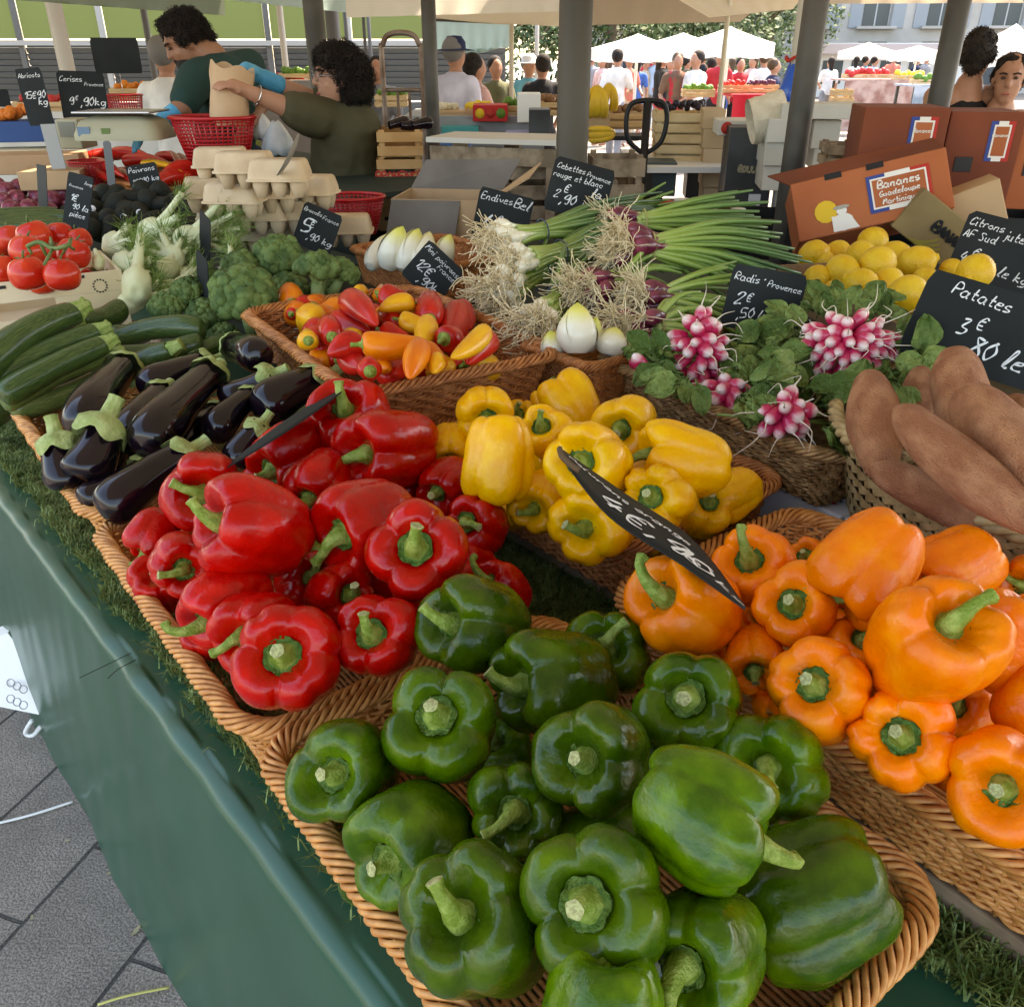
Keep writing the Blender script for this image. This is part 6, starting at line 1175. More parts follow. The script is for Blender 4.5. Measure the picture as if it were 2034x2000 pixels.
carton_box('bright red printed carton in front of the yellow fruit', 927, 215, 6.0, 66, 28, .3, 0, 0, mat('red_card', (.5, .02, .02), .6), lambda e, W_, H_: [MB().lathe([(.03, 0), (.03, .002), (.001, .0022)], 14, Matrix.Translation((x * W_, 0, 0)) @ Matrix.Rotation(R(90), 4, 'X')).build('round_print', m_, e) for x, m_ in ((-.3, inky), (0, inkr), (.3, HUES['green']))] and None, 'cardboard_box', False)
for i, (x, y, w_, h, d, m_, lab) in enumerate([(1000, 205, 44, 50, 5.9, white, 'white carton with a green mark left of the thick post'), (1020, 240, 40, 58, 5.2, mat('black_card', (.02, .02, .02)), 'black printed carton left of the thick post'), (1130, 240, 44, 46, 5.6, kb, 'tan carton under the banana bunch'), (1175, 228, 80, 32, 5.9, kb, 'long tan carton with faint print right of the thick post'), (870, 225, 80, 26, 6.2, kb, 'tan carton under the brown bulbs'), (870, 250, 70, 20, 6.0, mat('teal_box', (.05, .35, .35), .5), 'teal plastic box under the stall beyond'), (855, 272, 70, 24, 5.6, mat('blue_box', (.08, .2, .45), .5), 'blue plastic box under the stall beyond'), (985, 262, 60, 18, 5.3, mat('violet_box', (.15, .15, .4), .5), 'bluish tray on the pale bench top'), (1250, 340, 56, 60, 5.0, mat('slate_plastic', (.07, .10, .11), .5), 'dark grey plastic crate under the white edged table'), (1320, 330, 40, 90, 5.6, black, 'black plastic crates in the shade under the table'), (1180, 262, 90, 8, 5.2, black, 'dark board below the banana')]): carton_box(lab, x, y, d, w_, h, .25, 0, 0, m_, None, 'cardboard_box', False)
# bananas
banm = mat('banana_skin', (.68, .42, .03), .5, (.60, .38, .04), 20); 
def bananas(label, cx, cy, dist, n, seed, s=.16):
    q_ = random.Random(seed); c = wd(cx, cy, dist); e = empty('banana_bunch', c)
    for i in range(n):
        a = (i - n / 2) * .16; r0 = Vector((0, 0, s * .45)); tw_ = q_.uniform(-.02, .02); pts = [r0, Vector((math.sin(a) * s * .35 + tw_, -.05, s * .2)), Vector((math.sin(a) * s * .6 + tw_, -.06, -s * .2)), Vector((math.sin(a) * s * .62 + tw_, -.02, -s * .55))]
        P = crom(pts, 4); MB().tube(P, [.006] + [.017 * (1 - abs(j / (len(P) - 2) - .5) ** 3 * 3) for j in range(len(P) - 2)] + [.004], 7).build('banana', banm, e)
    return tag(e, label, 'bananas')
bananas('big hand of yellow bananas hanging right of the thick post', 1128, 190, 5.5, 9, 1, .17); bananas('second hand of yellow bananas behind the first', 1150, 182, 5.7, 7, 2, .15)
o = bananas('few bananas lying on the dark board right of the thick post', 1140, 256, 5.0, 4, 3, .14); o.rotation_euler = (0, R(85), 0)
# parasols
def parasol(label, cx, ytop, ybot, dist, wpx, m, zg=0, sides=8, pole=True, rot=0, val=.18):
    c = wd(cx, ybot, dist); k = mpp(c); r = wpx * k / 2; zb = c.z; zt = wd(cx, ytop, dist).z; e = empty('parasol', (c.x, c.y, 0)); b = MB(); ns = sides * 6
    def P(u, v):
        a = u * 2 * math.pi + rot; seg = (u * sides) % 1; sag = math.sin(math.pi * seg); rr = r * v / math.cos((seg - .5) * 2 * math.pi / sides) * math.cos(math.pi / sides) if sides == 4 else r * v * (1 - .05 * sag)
        return Vector((rr * math.cos(a), rr * math.sin(a), zt - (zt - zb) * (v ** .85) - .04 * sag * v * (r / 2)))
    b.grid(P, ns, 8); o = b.build('canopy', m, e)
    b = MB(); b.grid(lambda u, v: P(u, 1) - Vector((0, 0, v * (val + .03 * abs(math.sin(u * sides * math.pi * 2))))), ns * 2, 2); b.build('valance', m, e)
    if pole: MB().tube([(0, 0, 0), (0, 0, zt - .02)], .028, 8).build('pole', mat('pole_white', (.62, .6, .55), .4), e)
    for i in range(sides): a = i * 2 * math.pi / sides + rot; MB().tube([(0, 0, zt - (zt - zb) * .9), (r * .5 * math.cos(a), r * .5 * math.sin(a), zt - (zt - zb) * .52)], .012, 4).build('rib', steel, e)
    return tag(e, label, 'parasol', 'white parasols on the square')
pw = cloth_mat('parasol_white', (.80, .79, .76), .35); pc = cloth_mat('parasol_cream', (.72, .66, .52), .5)
parasol('white parasol over the crowd, left one of the neighbouring pair', 1205, 64, 92, 17, 190, pw, sides=4, rot=.3)
parasol('white parasol over the crowd, right one of the neighbouring pair', 1378, 50, 82, 15.5, 190, pw, sides=4, rot=.2)
parasol('white parasol far away behind the fluted post', 1640, 80, 98, 30, 110, pw); parasol('white parasol in the distance above the far tables', 1735, 86, 100, 26, 110, pw); parasol('white parasol at the right edge beyond the two women', 1910, 45, 95, 13, 180, pw, sides=4)
parasol('white parasol far off between the trees and the left pair', 1290, 62, 84, 30, 150, pw); parasol('far white parasol just left of the right post', 1775, 92, 108, 32, 90, pw)
# canvas roofs and hanging cloths of the other stalls: each sheet at its own stall, seen from below
def sheet(label, pts, m, name='awning', folds=.02, hang=None):
    """pts: four corners, each (x, y, dist): left top, right top, right bottom, left bottom"""
    A, B_, C_, D_ = [wd(*p) for p in pts]; ctr = (A + B_ + C_ + D_) / 4; e = empty(name, (ctr.x, ctr.y, ctr.z)); of = ctr
    def F(u, v): p = A.lerp(B_, u).lerp(D_.lerp(C_, u), v); return p - of + Vector((0, folds * math.sin(u * 40) * v, -folds * 3 * math.sin(math.pi * u) * math.sin(math.pi * v)))
    MB().grid(F, 50, 10).build('canvas_sheet', m, e)
    MB().tube([A - of, B_ - of], .015, 6).build('rail', steel, e); return tag(e, label, 'awning')
gy = cloth_mat('awning_sage', (.22, .26, .20), .3); te = cloth_mat('awning_teal', (.42, .55, .52), .5); cr = cloth_mat('awning_cream', (.70, .62, .46), .55); tn = cloth_mat('awning_tan', (.40, .33, .24), .4)
sheet('dark sage green awning valance across the top left', [(-60, -60, 5.6), (420, -60, 6.2), (425, 30, 6.2), (-60, -6, 5.6)], gy)
sheet('pale teal awning edge at the top right of the dark one', [(345, -40, 8.4), (700, -40, 9.0), (690, 28, 9.0), (425, 0, 8.4)], te)
sheet('cream awning with a scalloped edge behind the slim post', [(650, -60, 7.0), (1070, -60, 7.6), (1062, 22, 7.6), (655, 34, 7.0)], cloth_mat('awning_pale', (.72, .70, .62), .5))
sheet('straw yellow awning side sloping behind the thick post', [(780, 15, 8.2), (1120, 12, 9.0), (1075, 52, 9.0), (795, 34, 8.2)], cr)
sheet('tan awning underside between the thick post and the pale pole', [(1060, -60, 8.0), (1520, -60, 9.2), (1400, 42, 9.2), (1110, 48, 8.0)], tn)
sheet('cream awning flap overlapping the tan one at the right', [(1180, -60, 7.6), (1560, -60, 8.6), (1500, 18, 8.6), (1340, 34, 7.6)], cr)
sheet('narrow tan awning edge at the top between the fluted and right posts', [(1560, -60, 9.5), (1936, -60, 9.5), (1936, 6, 9.5), (1560, 8, 9.5)], tn)
sheet('pale teal cloth hanging like a curtain behind the slim post', [(822, 38, 10.2), (972, 44, 10.2), (970, 90, 10.2), (822, 96, 10.2)], cloth_mat('cloth_aqua', (.38, .52, .50), .4), 'hanging_cloth', .05)
for x, ypx, d, w_, lab in [(967, 80, 8.8, 9, 'thin cream pole between the slim and thick posts'), (1370, 90, 8.0, 9, 'thin cream pole at the red covered table'), (690, 80, 8.8, 6, 'thin grey pole behind the hand truck'), (108, 80, 8.5, 14, 'pale pole behind the left slate boards'), (122, 100, 7.5, 26, 'broad concrete pillar behind the left slate boards'), (285, 100, 12, 12, 'grey fence post behind the man'), (630, 60, 11.0, 26, 'dark grey column right of the steel post behind the woman'), (533, 60, 11.8, 12, 'pale column left of the steel post behind the woman'), (655, 60, 13, 8, 'slim dark pipe behind the hand truck'), (1015, 75, 12.5, 8, 'white pipe just left of the thick post'), (700, 90, 14, 7, 'dark rod behind the hand truck frame')]:
    post(lab, x, ypx, d, w_, 0, 3.4, mat('pole_' + lab.split()[1], (.55, .5, .38) if 'cream' in lab else ((.5, .48, .44) if 'pale' in lab or 'white' in lab or 'concrete' in lab else (.10, .10, .10)), .6))
# long green screen wall with a white rail and grey louvres
e = empty('green_screen_wall', (-3.8, 15.2, 0)); gm = cloth_mat('green_screen', (.095, .125, .045), .25, tcol=(.15, .19, .075)); gf = mat('rail_white', (.40, .40, .37), .6); lv = mat('louvre_grey', (.10, .105, .10), .7)
e.rotation_euler.z = R(4)
for i in range(-7, 3):
    MB().grid(lambda u, v: Vector((i * 1.25 + .05 + u * 1.15, .03 * math.sin(u * 3.14) * math.sin(v * 3.14), 1.86 + v * 1.75)), 4, 4).build('green_panel', gm, e)
    MB().box((i * 1.25, -.02, 1.8), (.08, .06, 3.6)).build('frame_post', gf if i % 3 else mat('dark_post', (.12, .12, .11), .6), e, False)
    for z in range(9): MB().box((i * 1.25 + .625, 0, 1.02 + z * .085), (1.15, .012, .075), Matrix.Rotation(R(20), 3, 'X')).build('louvre', lv, e, False)
    MB().box((i * 1.25 + .625, .08, 1.38), (1.17, .03, .8)).build('back_panel', lv, e, False)
    MB().box((i * 1.25 + .625, .03, .48), (1.15, .08, .95)).build('base_panel', lv, e, False)
MB().box((-2.5, -.06, 1.80), (12.5, .05, .07)).build('white_rail', gf, e, False); tag(e, 'long green screen wall with a white rail and grey louvres', 'wall')
# trees
def tree(label, x, y, h, r, seed, zc=None, n=6500, cat='tree'):
    q_ = random.Random(seed); e = empty('tree', (x, y, 0)); zc = zc or h - r
    MB().tube(crom([(0, 0, 0), (.1, 0, h * .3), (0, .1, h * .55), (.1, 0, zc)], 4), [.22, .2, .19, .18, .17, .16, .15, .14, .13, .12, .11, .10, .09], 9).build('trunk', mat('bark', (.10, .075, .05), .9, (.16, .12, .08), 8), e)
    b = MB(); cl = [(Vector((q_.gauss(0, .45), q_.gauss(0, .45), q_.gauss(0, .35))) * r, r * q_.uniform(.25, .45)) for _ in range(16)]
    lb = MB()
    for c_, _ in cl[:7]: lb.tube([(0, 0, zc * .75), (c_.x * .5, c_.y * .5, zc + c_.z * .2), (c_.x, c_.y, zc + c_.z)], [.09, .05, .02], 6)
    lb.build('branches', mat('bark', (0, 0, 0)), e)
    vs = []; fs = []
    for i in range(n):
        c_, rr = cl[i % 16]; d = Vector((q_.gauss(0, 1), q_.gauss(0, 1), q_.gauss(0, 1))).normalized() * rr * q_.uniform(.6, 1.05); p = c_ + d + Vector((0, 0, zc)); a = Vector((q_.gauss(0, 1), q_.gauss(0, 1), q_.gauss(0, 1))).normalized(); o_ = a.orthogonal().normalized(); s = q_.uniform(.06, .16); k_ = len(vs)
        vs += [p - a * s, p + o_ * s * .5, p + a * s, p - o_ * s * .5]; fs.append((k_, k_ + 1, k_ + 2, k_ + 3))
    b.add(vs, fs); b.build('crown', mat('tree_leaf', (.030, .065, .018), .6, (.075, .12, .03), .8), e, False); return tag(e, label, cat, 'plane trees round the square')
for i, (px, d, h, r, lab) in enumerate([(1150, 34, 8, 3.2, 'plane tree behind the left white parasols'), (1250, 40, 9, 3.8, 'plane tree behind the pair of white parasols'), (1350, 36, 8, 3.4, 'plane tree over the crowd, left of the pale pole'), (1450, 42, 9, 3.8, 'plane tree just left of the pale pole'), (1060, 38, 8, 3.2, 'plane tree hidden by the thick post')]):
    c = wd(px, 90, d); tree(lab, c.x, c.y, h, r, i, 3.9)
# pale facade of the square
c = wd(1740, 90, 48); e = empty('town_house', (c.x + 6, c.y, 0)); st = mat('pale_stone', (.42, .39, .34), .85, (.50, .46, .41), .8); e.rotation_euler.z = R(-6); gl = mat('window_glass', (.06, .08, .09), .1); sh = mat('shutter_blue', (.30, .32, .33), .7)
W0, H0 = 46, 13
def wallrow(z0, z1): MB().box((0, 0, (z0 + z1) / 2), (W0, .5, z1 - z0)).build('wall', st, e, False)
wallrow(2.3, 2.9); wallrow(5.6, 6.6); wallrow(9.4, 13); MB().box((0, 0, 14), (W0 + 1, 1.6, .3)).build('cornice', mat('cornice_stone', (.55, .5, .44), .8), e, False)
for z0, z1 in ((0, 2.3), (2.9, 5.6), (6.6, 9.4)):
    x = -W0 / 2; i = 0
    while x < W0 / 2 - 1:
        MB().box((x + .85, 0, (z0 + z1) / 2), (1.7, .5, z1 - z0)).build('wall', st, e, False); wx = x + 2.4; 
        wf = MB().box((wx, .06, (z0 + z1) / 2), (1.4, .10, z1 - z0)).build('window', mat('window_frame', (.55, .55, .52), .5), e, False)
        for s in (-1, 1): MB().box((wx + s * .33, .0, (z0 + z1) / 2), (.58, .04, z1 - z0 - .2)).build('pane', gl, wf, False)
        if z0 > 0:
            for s in (-1, 1): MB().box((wx + s * 1.02, -.28, (z0 + z1) / 2), (.6, .05, z1 - z0)).build('shutter', sh, e, False)
            MB().box((wx, -.36, z0 + .02), (1.9, .5, .12)).build('sill', st, e, False)
        x += 3.1; i += 1
tag(e, 'long pale stone house front with tall shuttered windows across the square', 'building')
c = wd(1660, 118, 45); e = empty('shop_front', (c.x, c.y, 0)); e.scale = (1, 1, .78); MB().box((0, 0, 1.4), (7, 3, 2.8)).build('kiosk_body', mat('kiosk_white', (.7, .7, .68), .5), e, False); MB().grid(lambda u, v: Vector(((u - .5) * 7.4, -1.5 - v * .9, 2.75 - v * .5)), 20, 3).build('striped_awning', cloth_mat('awn_red', (.5, .42, .38), .3), e)
for i in range(5): MB().box((-2.6 + i * 1.3, -1.53, 1.3), (.9, .04, 1.2)).build('window', gl, e, False)
tag(e, 'white kiosk with a reddish awning across the square', 'kiosk')
# ================================================================ people
def solid(parts, voxel, name, m, smooth=5, disp=0):
    """one continuous skin grown over overlapping tapered limbs"""
    b = MB()
    for p in parts:
        if p[0] == 'e': b.ell(p[1], p[2], 16, 12, p[3] if len(p) > 3 else None)
        else:
            P = [Vector(x) for x in p[1]]; rr = p[2]; b.tube(P, rr, 14)
            for x, r in zip(P, rr): b.ell(x, (r, r, r), 12, 8)
    me = b.mesh('tmp', m); o = bpy.data.objects.new('tmp', me); C.objects.link(o)
    md = o.modifiers.new('r', 'REMESH'); md.mode = 'VOXEL'; md.voxel_size = voxel; s = o.modifiers.new('s', 'SMOOTH'); s.factor = .5; s.iterations = smooth
    dg = bpy.context.evaluated_depsgraph_get(); dg.update(); nm = bpy.data.meshes.new_from_object(o.evaluated_get(dg)); nm.name = name; bpy.data.objects.remove(o); bpy.data.meshes.remove(me)
    if disp:
        for v in nm.vertices: p = v.co * 1; k = mnoise.noise(p * 9) + .5 * mnoise.noise(p * 24); v.co += v.normal * disp * k
    nm.materials.clear(); nm.materials.append(m); nm.polygons.foreach_set('use_smooth', [True] * len(nm.polygons)); return nm
skn = mat('skin', (.38, .185, .115), .5, (.43, .22, .14), 9, sub=.0); skd = mat('skin_tan', (.27, .125, .072), .5, (.31, .15, .085), 9); hairm = mat('hair_dark', (.006, .004, .003), .75, (.022, .014, .009), 30, .004, 50); hairg = mat('hair_grey', (.16, .15, .14), .6); hairb = mat('hair_brown', (.07, .04, .02), .5)
def F(name, c, rough=.85): return mat('fab_' + name, c, rough, tuple(x * .75 for x in c), 5, .003, 20)
# ---- figures of the crowd: body, top, trousers or dress, hair, shoes; grown once per pose, then copied
def crowd_pose(k):
    sw = [(.10, -.08), (-.02, .03), (.16, -.16), (.0, .0)][k]; arms = [((-.24, .02, 1.12), (-.20, -.16, .98)), ((-.25, -.02, 1.12), (-.26, -.06, .86)), ((-.23, -.10, 1.14), (-.12, -.30, 1.12)), ((-.25, .04, 1.12), (-.25, .0, .86))][k]
    ar2 = [((.24, -.04, 1.12), (.24, -.10, .86)), ((.22, -.10, 1.14), (.05, -.28, 1.05)), ((.25, .06, 1.12), (.26, .10, .88)), ((.24, -.06, 1.14), (.16, -.26, 1.02))][k]
    L = lambda s, y: [(s * .09, 0, .92), (s * .10, y * .5 - .02, .50), (s * .10, y + .02, .08)]
    torso = [('c', [(0, 0, .95), (0, 0, 1.15), (0, 0, 1.36)], [.13, .12, .14]), ('c', [(-.16, 0, 1.38), (.16, 0, 1.38)], [.062, .062])]
    body = torso + [('c', [(0, 0, 1.4), (0, -.01, 1.52)], [.055, .05]), ('e', (0, -.015, 1.61), (.078, .098, .118)), ('e', (0, -.11, 1.60), (.014, .02, .02)), ('e', (-.078, 0, 1.60), (.012, .02, .028)), ('e', (.078, 0, 1.60), (.012, .02, .028))]
    for s, y, A in ((-1, sw[0], arms), (1, sw[1], ar2)):
        body += [('c', L(s, y), [.085, .055, .038]), ('c', [(s * .10, y + .03, .05), (s * .10, y - .10, .035)], [.038, .03]), ('c', [(s * .18, 0, 1.37), A[0], A[1]], [.05, .040, .027]), ('e', (A[1][0], A[1][1] - .03, A[1][2] - .03), (.025, .045, .04))]
    top = [('c', [(0, 0, .93), (0, 0, 1.15), (0, 0, 1.35)], [.150, .138, .152]), ('c', [(-.16, 0, 1.385), (.16, 0, 1.385)], [.075, .075])] + [('c', [(s * .18, 0, 1.37), Vector((s * .18, 0, 1.37)).lerp(Vector(A[0]), .75)], [.068, .058]) for s, A in ((-1, arms), (1, ar2))]
    tr = [('c', [(0, 0, .97), (0, 0, .90)], [.145, .14])] + [('c', [(s * .085, 0, .90), (s * .10, y * .5 - .02, .50), (s * .10, y + .02, .12)], [.10, .075, .06]) for s, y in ((-1, sw[0]), (1, sw[1]))]
    dr = [('c', [(0, 0, 1.0), (0, 0, .75), (0, 0, .48)], [.15, .18, .215])] + top[:2]
    hs = [('e', (0, .028, 1.652), (.096, .106, .108))]; hl = hs + [('c', [(0, .05, 1.62), (0, .075, 1.45)], [.075, .055])]
    return [solid(body, .016, 'person', skn), solid(top, .022, 'shirt', white), solid(tr, .022, 'trousers', white), solid(dr, .026, 'dress', white), solid(hs, .016, 'hair', hairm), solid(hl, .016, 'hair', hairm)]
CP = [crowd_pose(k) for k in range(4)]
hatb = MB(); hatb.lathe([(.001, .10), (.06, .095), (.095, .05), (.098, 0), (.17, -.012), (.172, -.016), (.097, -.008)], 24); HAT = hatb.mesh('hat', white)
bagme = solid([('c', [(0, 0, 0), (0, 0, -.22)], [.10, .12])], .03, 'shoulder_bag', white)
CM = {k: F(k, c) for k, c in {'white': (.78, .78, .76), 'lilac': (.62, .60, .70), 'pink': (.70, .42, .38), 'black': (.015, .015, .018), 'navy': (.02, .03, .08), 'red': (.50, .03, .04), 'blue': (.05, .14, .42), 'teal': (.10, .30, .34), 'olive': (.12, .12, .06), 'beige': (.50, .40, .28), 'grey': (.25, .26, .28), 'yellow green': (.42, .48, .12), 'pale blue': (.42, .55, .70), 'green': (.06, .22, .09), 'brown': (.18, .10, .06), 'coral': (.65, .20, .14)}.items()}
def person(cx, dist, top, low, label, pose=0, rz=0, dress=False, hair=hairm, long=False, hat=None, bag=None, h=1.70, yhead=None, sk=None):
    c = wd(cx, 112, dist); s = h / 1.73; P = CP[pose]; o = ob('person', P[0], None, None, sk or skn); o.matrix_world = Matrix.Translation((c.x, c.y, 0)) @ Matrix.Rotation(R(rz), 4, 'Z') @ Matrix.Scale(s, 4)
    ob('shirt', P[1], o, None, CM[top]); ob('dress' if dress else 'trousers', P[3] if dress else P[2], o, None, CM[low])
    if hair: ob('hair', P[5] if long else P[4], o, None, hair)
    if hat: k = ob('hat', HAT, o, None, CM[hat]); k.location = (0, 0, 1.66)
    if bag: g_ = ob('shoulder_bag', bagme, None, None, CM[bag]); g_.matrix_world = o.matrix_world @ Matrix.Translation((.26, -.02, 1.05)) @ Matrix.Diagonal((.6, 1, 1, 1)); tag(g_, bag + ' shoulder bag of the person in ' + top + ' beyond the slim post', 'bag')
    return tag(o, label, 'person')
person(310, 7.0, 'white', 'navy', 'grey haired person in a white T-shirt seen from behind, beyond the man', 3, 180, hair=hairg, h=1.72)
person(462, 9.0, 'yellow green', 'beige', 'balding person in a yellow green top beyond the man', 1, 200, hair=hairg, h=1.64)
person(860, 8.4, 'lilac', 'beige', 'person in a pale lilac shirt and dark cap carrying a white bag', 3, 150, hair=hairg, hat='navy', bag='white', h=1.74)
person(898, 8.7, 'pink', 'white', 'person in a pink blouse with dark hair bent towards the stall', 2, 120, long=True, h=1.62)
person(937, 11.0, 'olive', 'grey', 'person in dark olive shirt standing behind the thin cream pole', 1, 20, h=1.60)
person(1000, 11.5, 'teal', 'beige', 'person in a pale teal top with a white hat near the thick post', 2, 30, hair=hairg, hat='white', h=1.62)
person(1026, 10.6, 'black', 'black', 'person in a black T-shirt just left of the thick post', 0, 190, h=1.62)
person(712, 9.5, 'grey', 'black', 'person in grey half hidden by the hand truck', 1, 0, h=1.60)
TOPS = [('white', 'grey'), ('beige', 'white'), ('pale blue', 'navy'), ('navy', 'navy'), ('red', 'black'), ('coral', 'beige'), ('white', 'pale blue'), ('brown', 'red'), ('blue', 'grey'), ('red', 'navy'), ('pink', 'white'), ('white', 'navy'), ('olive', 'beige')]
rr_ = random.Random(21)
for i, (x, d, t, lo, dr, lab) in enumerate([(1118, 15, 'grey', 'grey', 0, 'person in grey at the left end of the crowd'), (1140, 14, 'pink', 'white', 1, 'person in a pale pink dress at the left of the crowd'), (1168, 11.5, 'white', 'grey', 0, 'person in a white T-shirt with a bag strap under the left parasol'), (1190, 14, 'coral', 'beige', 0, 'person in coral behind the white T-shirt'),
        (1207, 15, 'blue', 'blue', 1, 'person in a long blue dress under the left parasol'), (1222, 16, 'beige', 'white', 0, 'person in beige right of the blue dress'), (1240, 16, 'pale blue', 'grey', 0, 'person in pale blue between the two parasols'), (1253, 13, 'black', 'red', 0, 'person in black with a red bag in the crowd'),
        (1282, 11, 'brown', 'red', 1, 'person in a patterned brown blouse with long curly hair'), (1318, 10.8, 'white', 'grey', 0, 'person in a white shirt seen from behind before the pole'), (1345, 13, 'pale blue', 'navy', 0, 'person in pale blue just left of the cream pole'), (1362, 12.6, 'red', 'black', 0, 'person in red right behind the cream pole'), (1402, 12.8, 'red', 'black', 0, 'vendor in red standing behind the red covered table'),
        (1425, 15, 'pink', 'beige', 0, 'person in pink behind the red covered table'), (1446, 12.5, 'white', 'navy', 0, 'person with a white cap at the right of the red table'), (1466, 11.5, 'navy', 'black', 0, 'person in navy at the right end of the crowd'), (1155, 18, 'white', 'pale blue', 0, 'far person in white behind the pink dress'), (1270, 17, 'red', 'navy', 0, 'far person in red between the parasols'), (1300, 18, 'olive', 'beige', 0, 'far person in olive behind the curly hair'),
        (1620, 24, 'white', 'beige', 0, 'tiny person in white at the left of the far stall'), (1638, 24, 'teal', 'navy', 0, 'tiny person in teal at the far stall'), (1655, 23, 'pale blue', 'white', 0, 'tiny person in pale blue at the far stall'), (1690, 25, 'coral', 'grey', 0, 'tiny person in coral behind the far stall'), (1735, 24, 'navy', 'grey', 0, 'tiny person in navy right of the far stall'), (1752, 26, 'grey', 'black', 0, 'tiny person in grey at the right far table'), (1572, 20, 'white', 'grey', 0, 'person in white walking far out by the fluted post'), (1232, 20, 'red', 'white', 0, 'far person in a red top and white trousers'), (1330, 20, 'black', 'beige', 0, 'far person in black behind the white shirt'), (1385, 19, 'white', 'blue', 0, 'far person in white and blue behind the red table')]):
    person(x, d * (1.35 if d < 17 else 1.15), t, lo, lab, i % 4, rr_.choice([0, 160, 190, 90, 30, -60]), bool(dr), rr_.choice([hairm, hairb, hairb, hairm]), i % 3 == 1, 'white' if i in (14, 5) else None, None, rr_.uniform(1.56, 1.74))
# ---- the woman with short dark curls, reaching over to the paper bag
def vw(x, y, d): return wd(x, y, d)
def hand(wrist, direction, palm, sc=1.0, curl=.6, thumb=1):
    """palm, four unequal bent fingers and a thumb leaving the side"""
    d = direction.normalized(); n_ = palm.normalized(); s_ = d.cross(n_).normalized(); out = [('c', [wrist, wrist + d * .045 * sc, wrist + d * .075 * sc], [.026 * sc, .030 * sc, .028 * sc]), ('c', [wrist + d * .055 * sc + s_ * .022 * sc, wrist + d * .055 * sc - s_ * .022 * sc], [.018 * sc, .017 * sc])]
    for i, (o_, l) in enumerate(((-.030, .068), (-.010, .078), (.010, .073), (.029, .058))):
        a = wrist + d * .085 * sc + s_ * o_ * sc; p = [a]; v = d.copy()
        for k_ in range(3): v = (v + n_ * curl * (.5 + .25 * k_)).normalized(); p.append(p[-1] + v * l * sc / 3)
        out.append(('c', p, [.0105 * sc, .0095 * sc, .0085 * sc, .007 * sc]))
    a = wrist + d * .03 * sc - s_ * .028 * sc * thumb; out.append(('c', [a, a - s_ * thumb * .022 * sc + d * .02 * sc + n_ * .01, a - s_ * thumb * .028 * sc + d * .048 * sc + n_ * .022], [.014 * sc, .011 * sc, .008 * sc])); return out
def head(c, face, up, s=1.0):
    f = face.normalized(); r_ = f.cross(up).normalized(); u = r_.cross(f).normalized(); M = Matrix((r_, f, u)).transposed()
    P = lambda x, y, z: c + (r_ * x + f * y + u * z) * s
    E = lambda x, y, z, a, b_, c_: ('e', P(x, y, z), (a * s, b_ * s, c_ * s), M)
    return [E(0, -.012, .035, .076, .096, .092), E(0, .018, -.03, .062, .075, .085), E(0, .055, -.085, .034, .030, .028), E(-.036, .055, -.02, .022, .022, .024), E(.036, .055, -.02, .022, .022, .024), ('c', [P(0, .085, .030), P(0, .106, -.012)], [.009 * s, .014 * s]), E(0, .100, -.014, .018, .014, .010), E(0, .082, -.050, .024, .014, .008), E(0, .082, -.060, .021, .013, .007), E(0, .080, .045, .05, .014, .010), E(-.076, -.005, -.005, .010, .02, .03), E(.076, -.005, -.005, .010, .02, .03)]
def face_bits(c, face, up, s, parent, brow=hairm, glasses=False, beard=None):
    f = face.normalized(); r_ = f.cross(up).normalized(); u = r_.cross(f).normalized(); P = lambda x, y, z: c + (r_ * x + f * y + u * z) * s
    ey = MB(); br = MB(); M = Matrix((r_, f, u)).transposed()
    for sx in (-1, 1): ey.ell(P(sx * .030, .083, .018), (.0115 * s, .008 * s, .0075 * s), 10, 8, M); br.tube([P(sx * .014, .094, .036), P(sx * .032, .090, .042), P(sx * .050, .078, .036)], .004 * s, 6)
    par = lambda o: (setattr(o, 'parent', parent), setattr(o, 'matrix_parent_inverse', parent.matrix_world.inverted()))
    e1 = ey.build('eyes', mat('eye', (.06, .04, .03), .2)); par(e1); b1 = br.build('eyebrows', brow); par(b1)
    m_ = MB(); m_.ell(P(0, .094, -.055), (.022 * s, .006 * s, .0065 * s), 12, 8, M); mo = m_.build('lips', mat('lips', (.36, .11, .09), .4)); par(mo)
    if glasses:
        g_ = MB()
        for sx in (-1, 1): g_.tube([P(sx * .034 + .025 * math.cos(a), .102, .014 + .020 * math.sin(a)) for a in [i * .42 for i in range(16)]], .0018 * s, 5); g_.tube([P(sx * .058, .100, .018), P(sx * .078, .0, .015)], .0016 * s, 5)
        g_.tube([P(-.010, .104, .018), P(.010, .104, .018)], .0018 * s, 5); go = g_.build('glasses', mat('glasses_frame', (.35, .33, .32), .3, metal=.7)); par(go)
    if beard: bo = ob('beard', solid([('e', P(0, .050, -.070), (.056 * s, .056 * s, .046 * s), M), ('e', P(0, .090, -.082), (.028 * s, .018 * s, .022 * s), M), ('e', P(0, .097, -.036), (.026 * s, .008 * s, .006 * s), M)], .007, 'beard', beard, 3)); par(bo)
def curls(c, f, u, offs, s, seed, m):        # hair as many curls on the scalp
    q_ = random.Random(seed); r_ = f.cross(u).normalized(); parts = []
    for (x, y, z, a) in offs: parts.append(('e', c + (r_ * x + f * y + u * z) * s, (a * s,) * 3))
    for _ in range(120):
        x, y, z, a = q_.choice(offs); d = Vector((q_.gauss(0, 1), q_.gauss(0, 1), q_.gauss(0, 1))).normalized(); p = c + (r_ * x + f * y + u * z) * s + d * a * s * .93
        if (p - c).dot(f) > .072 * s and (p - c).dot(u) < .07 * s: continue
        parts.append(('e', p, (q_.uniform(.010, .020) * s,) * 3))
    nm = solid(parts, .008, 'hair', m, 1, .004); HN.append(nm.name); return nm
HN = []
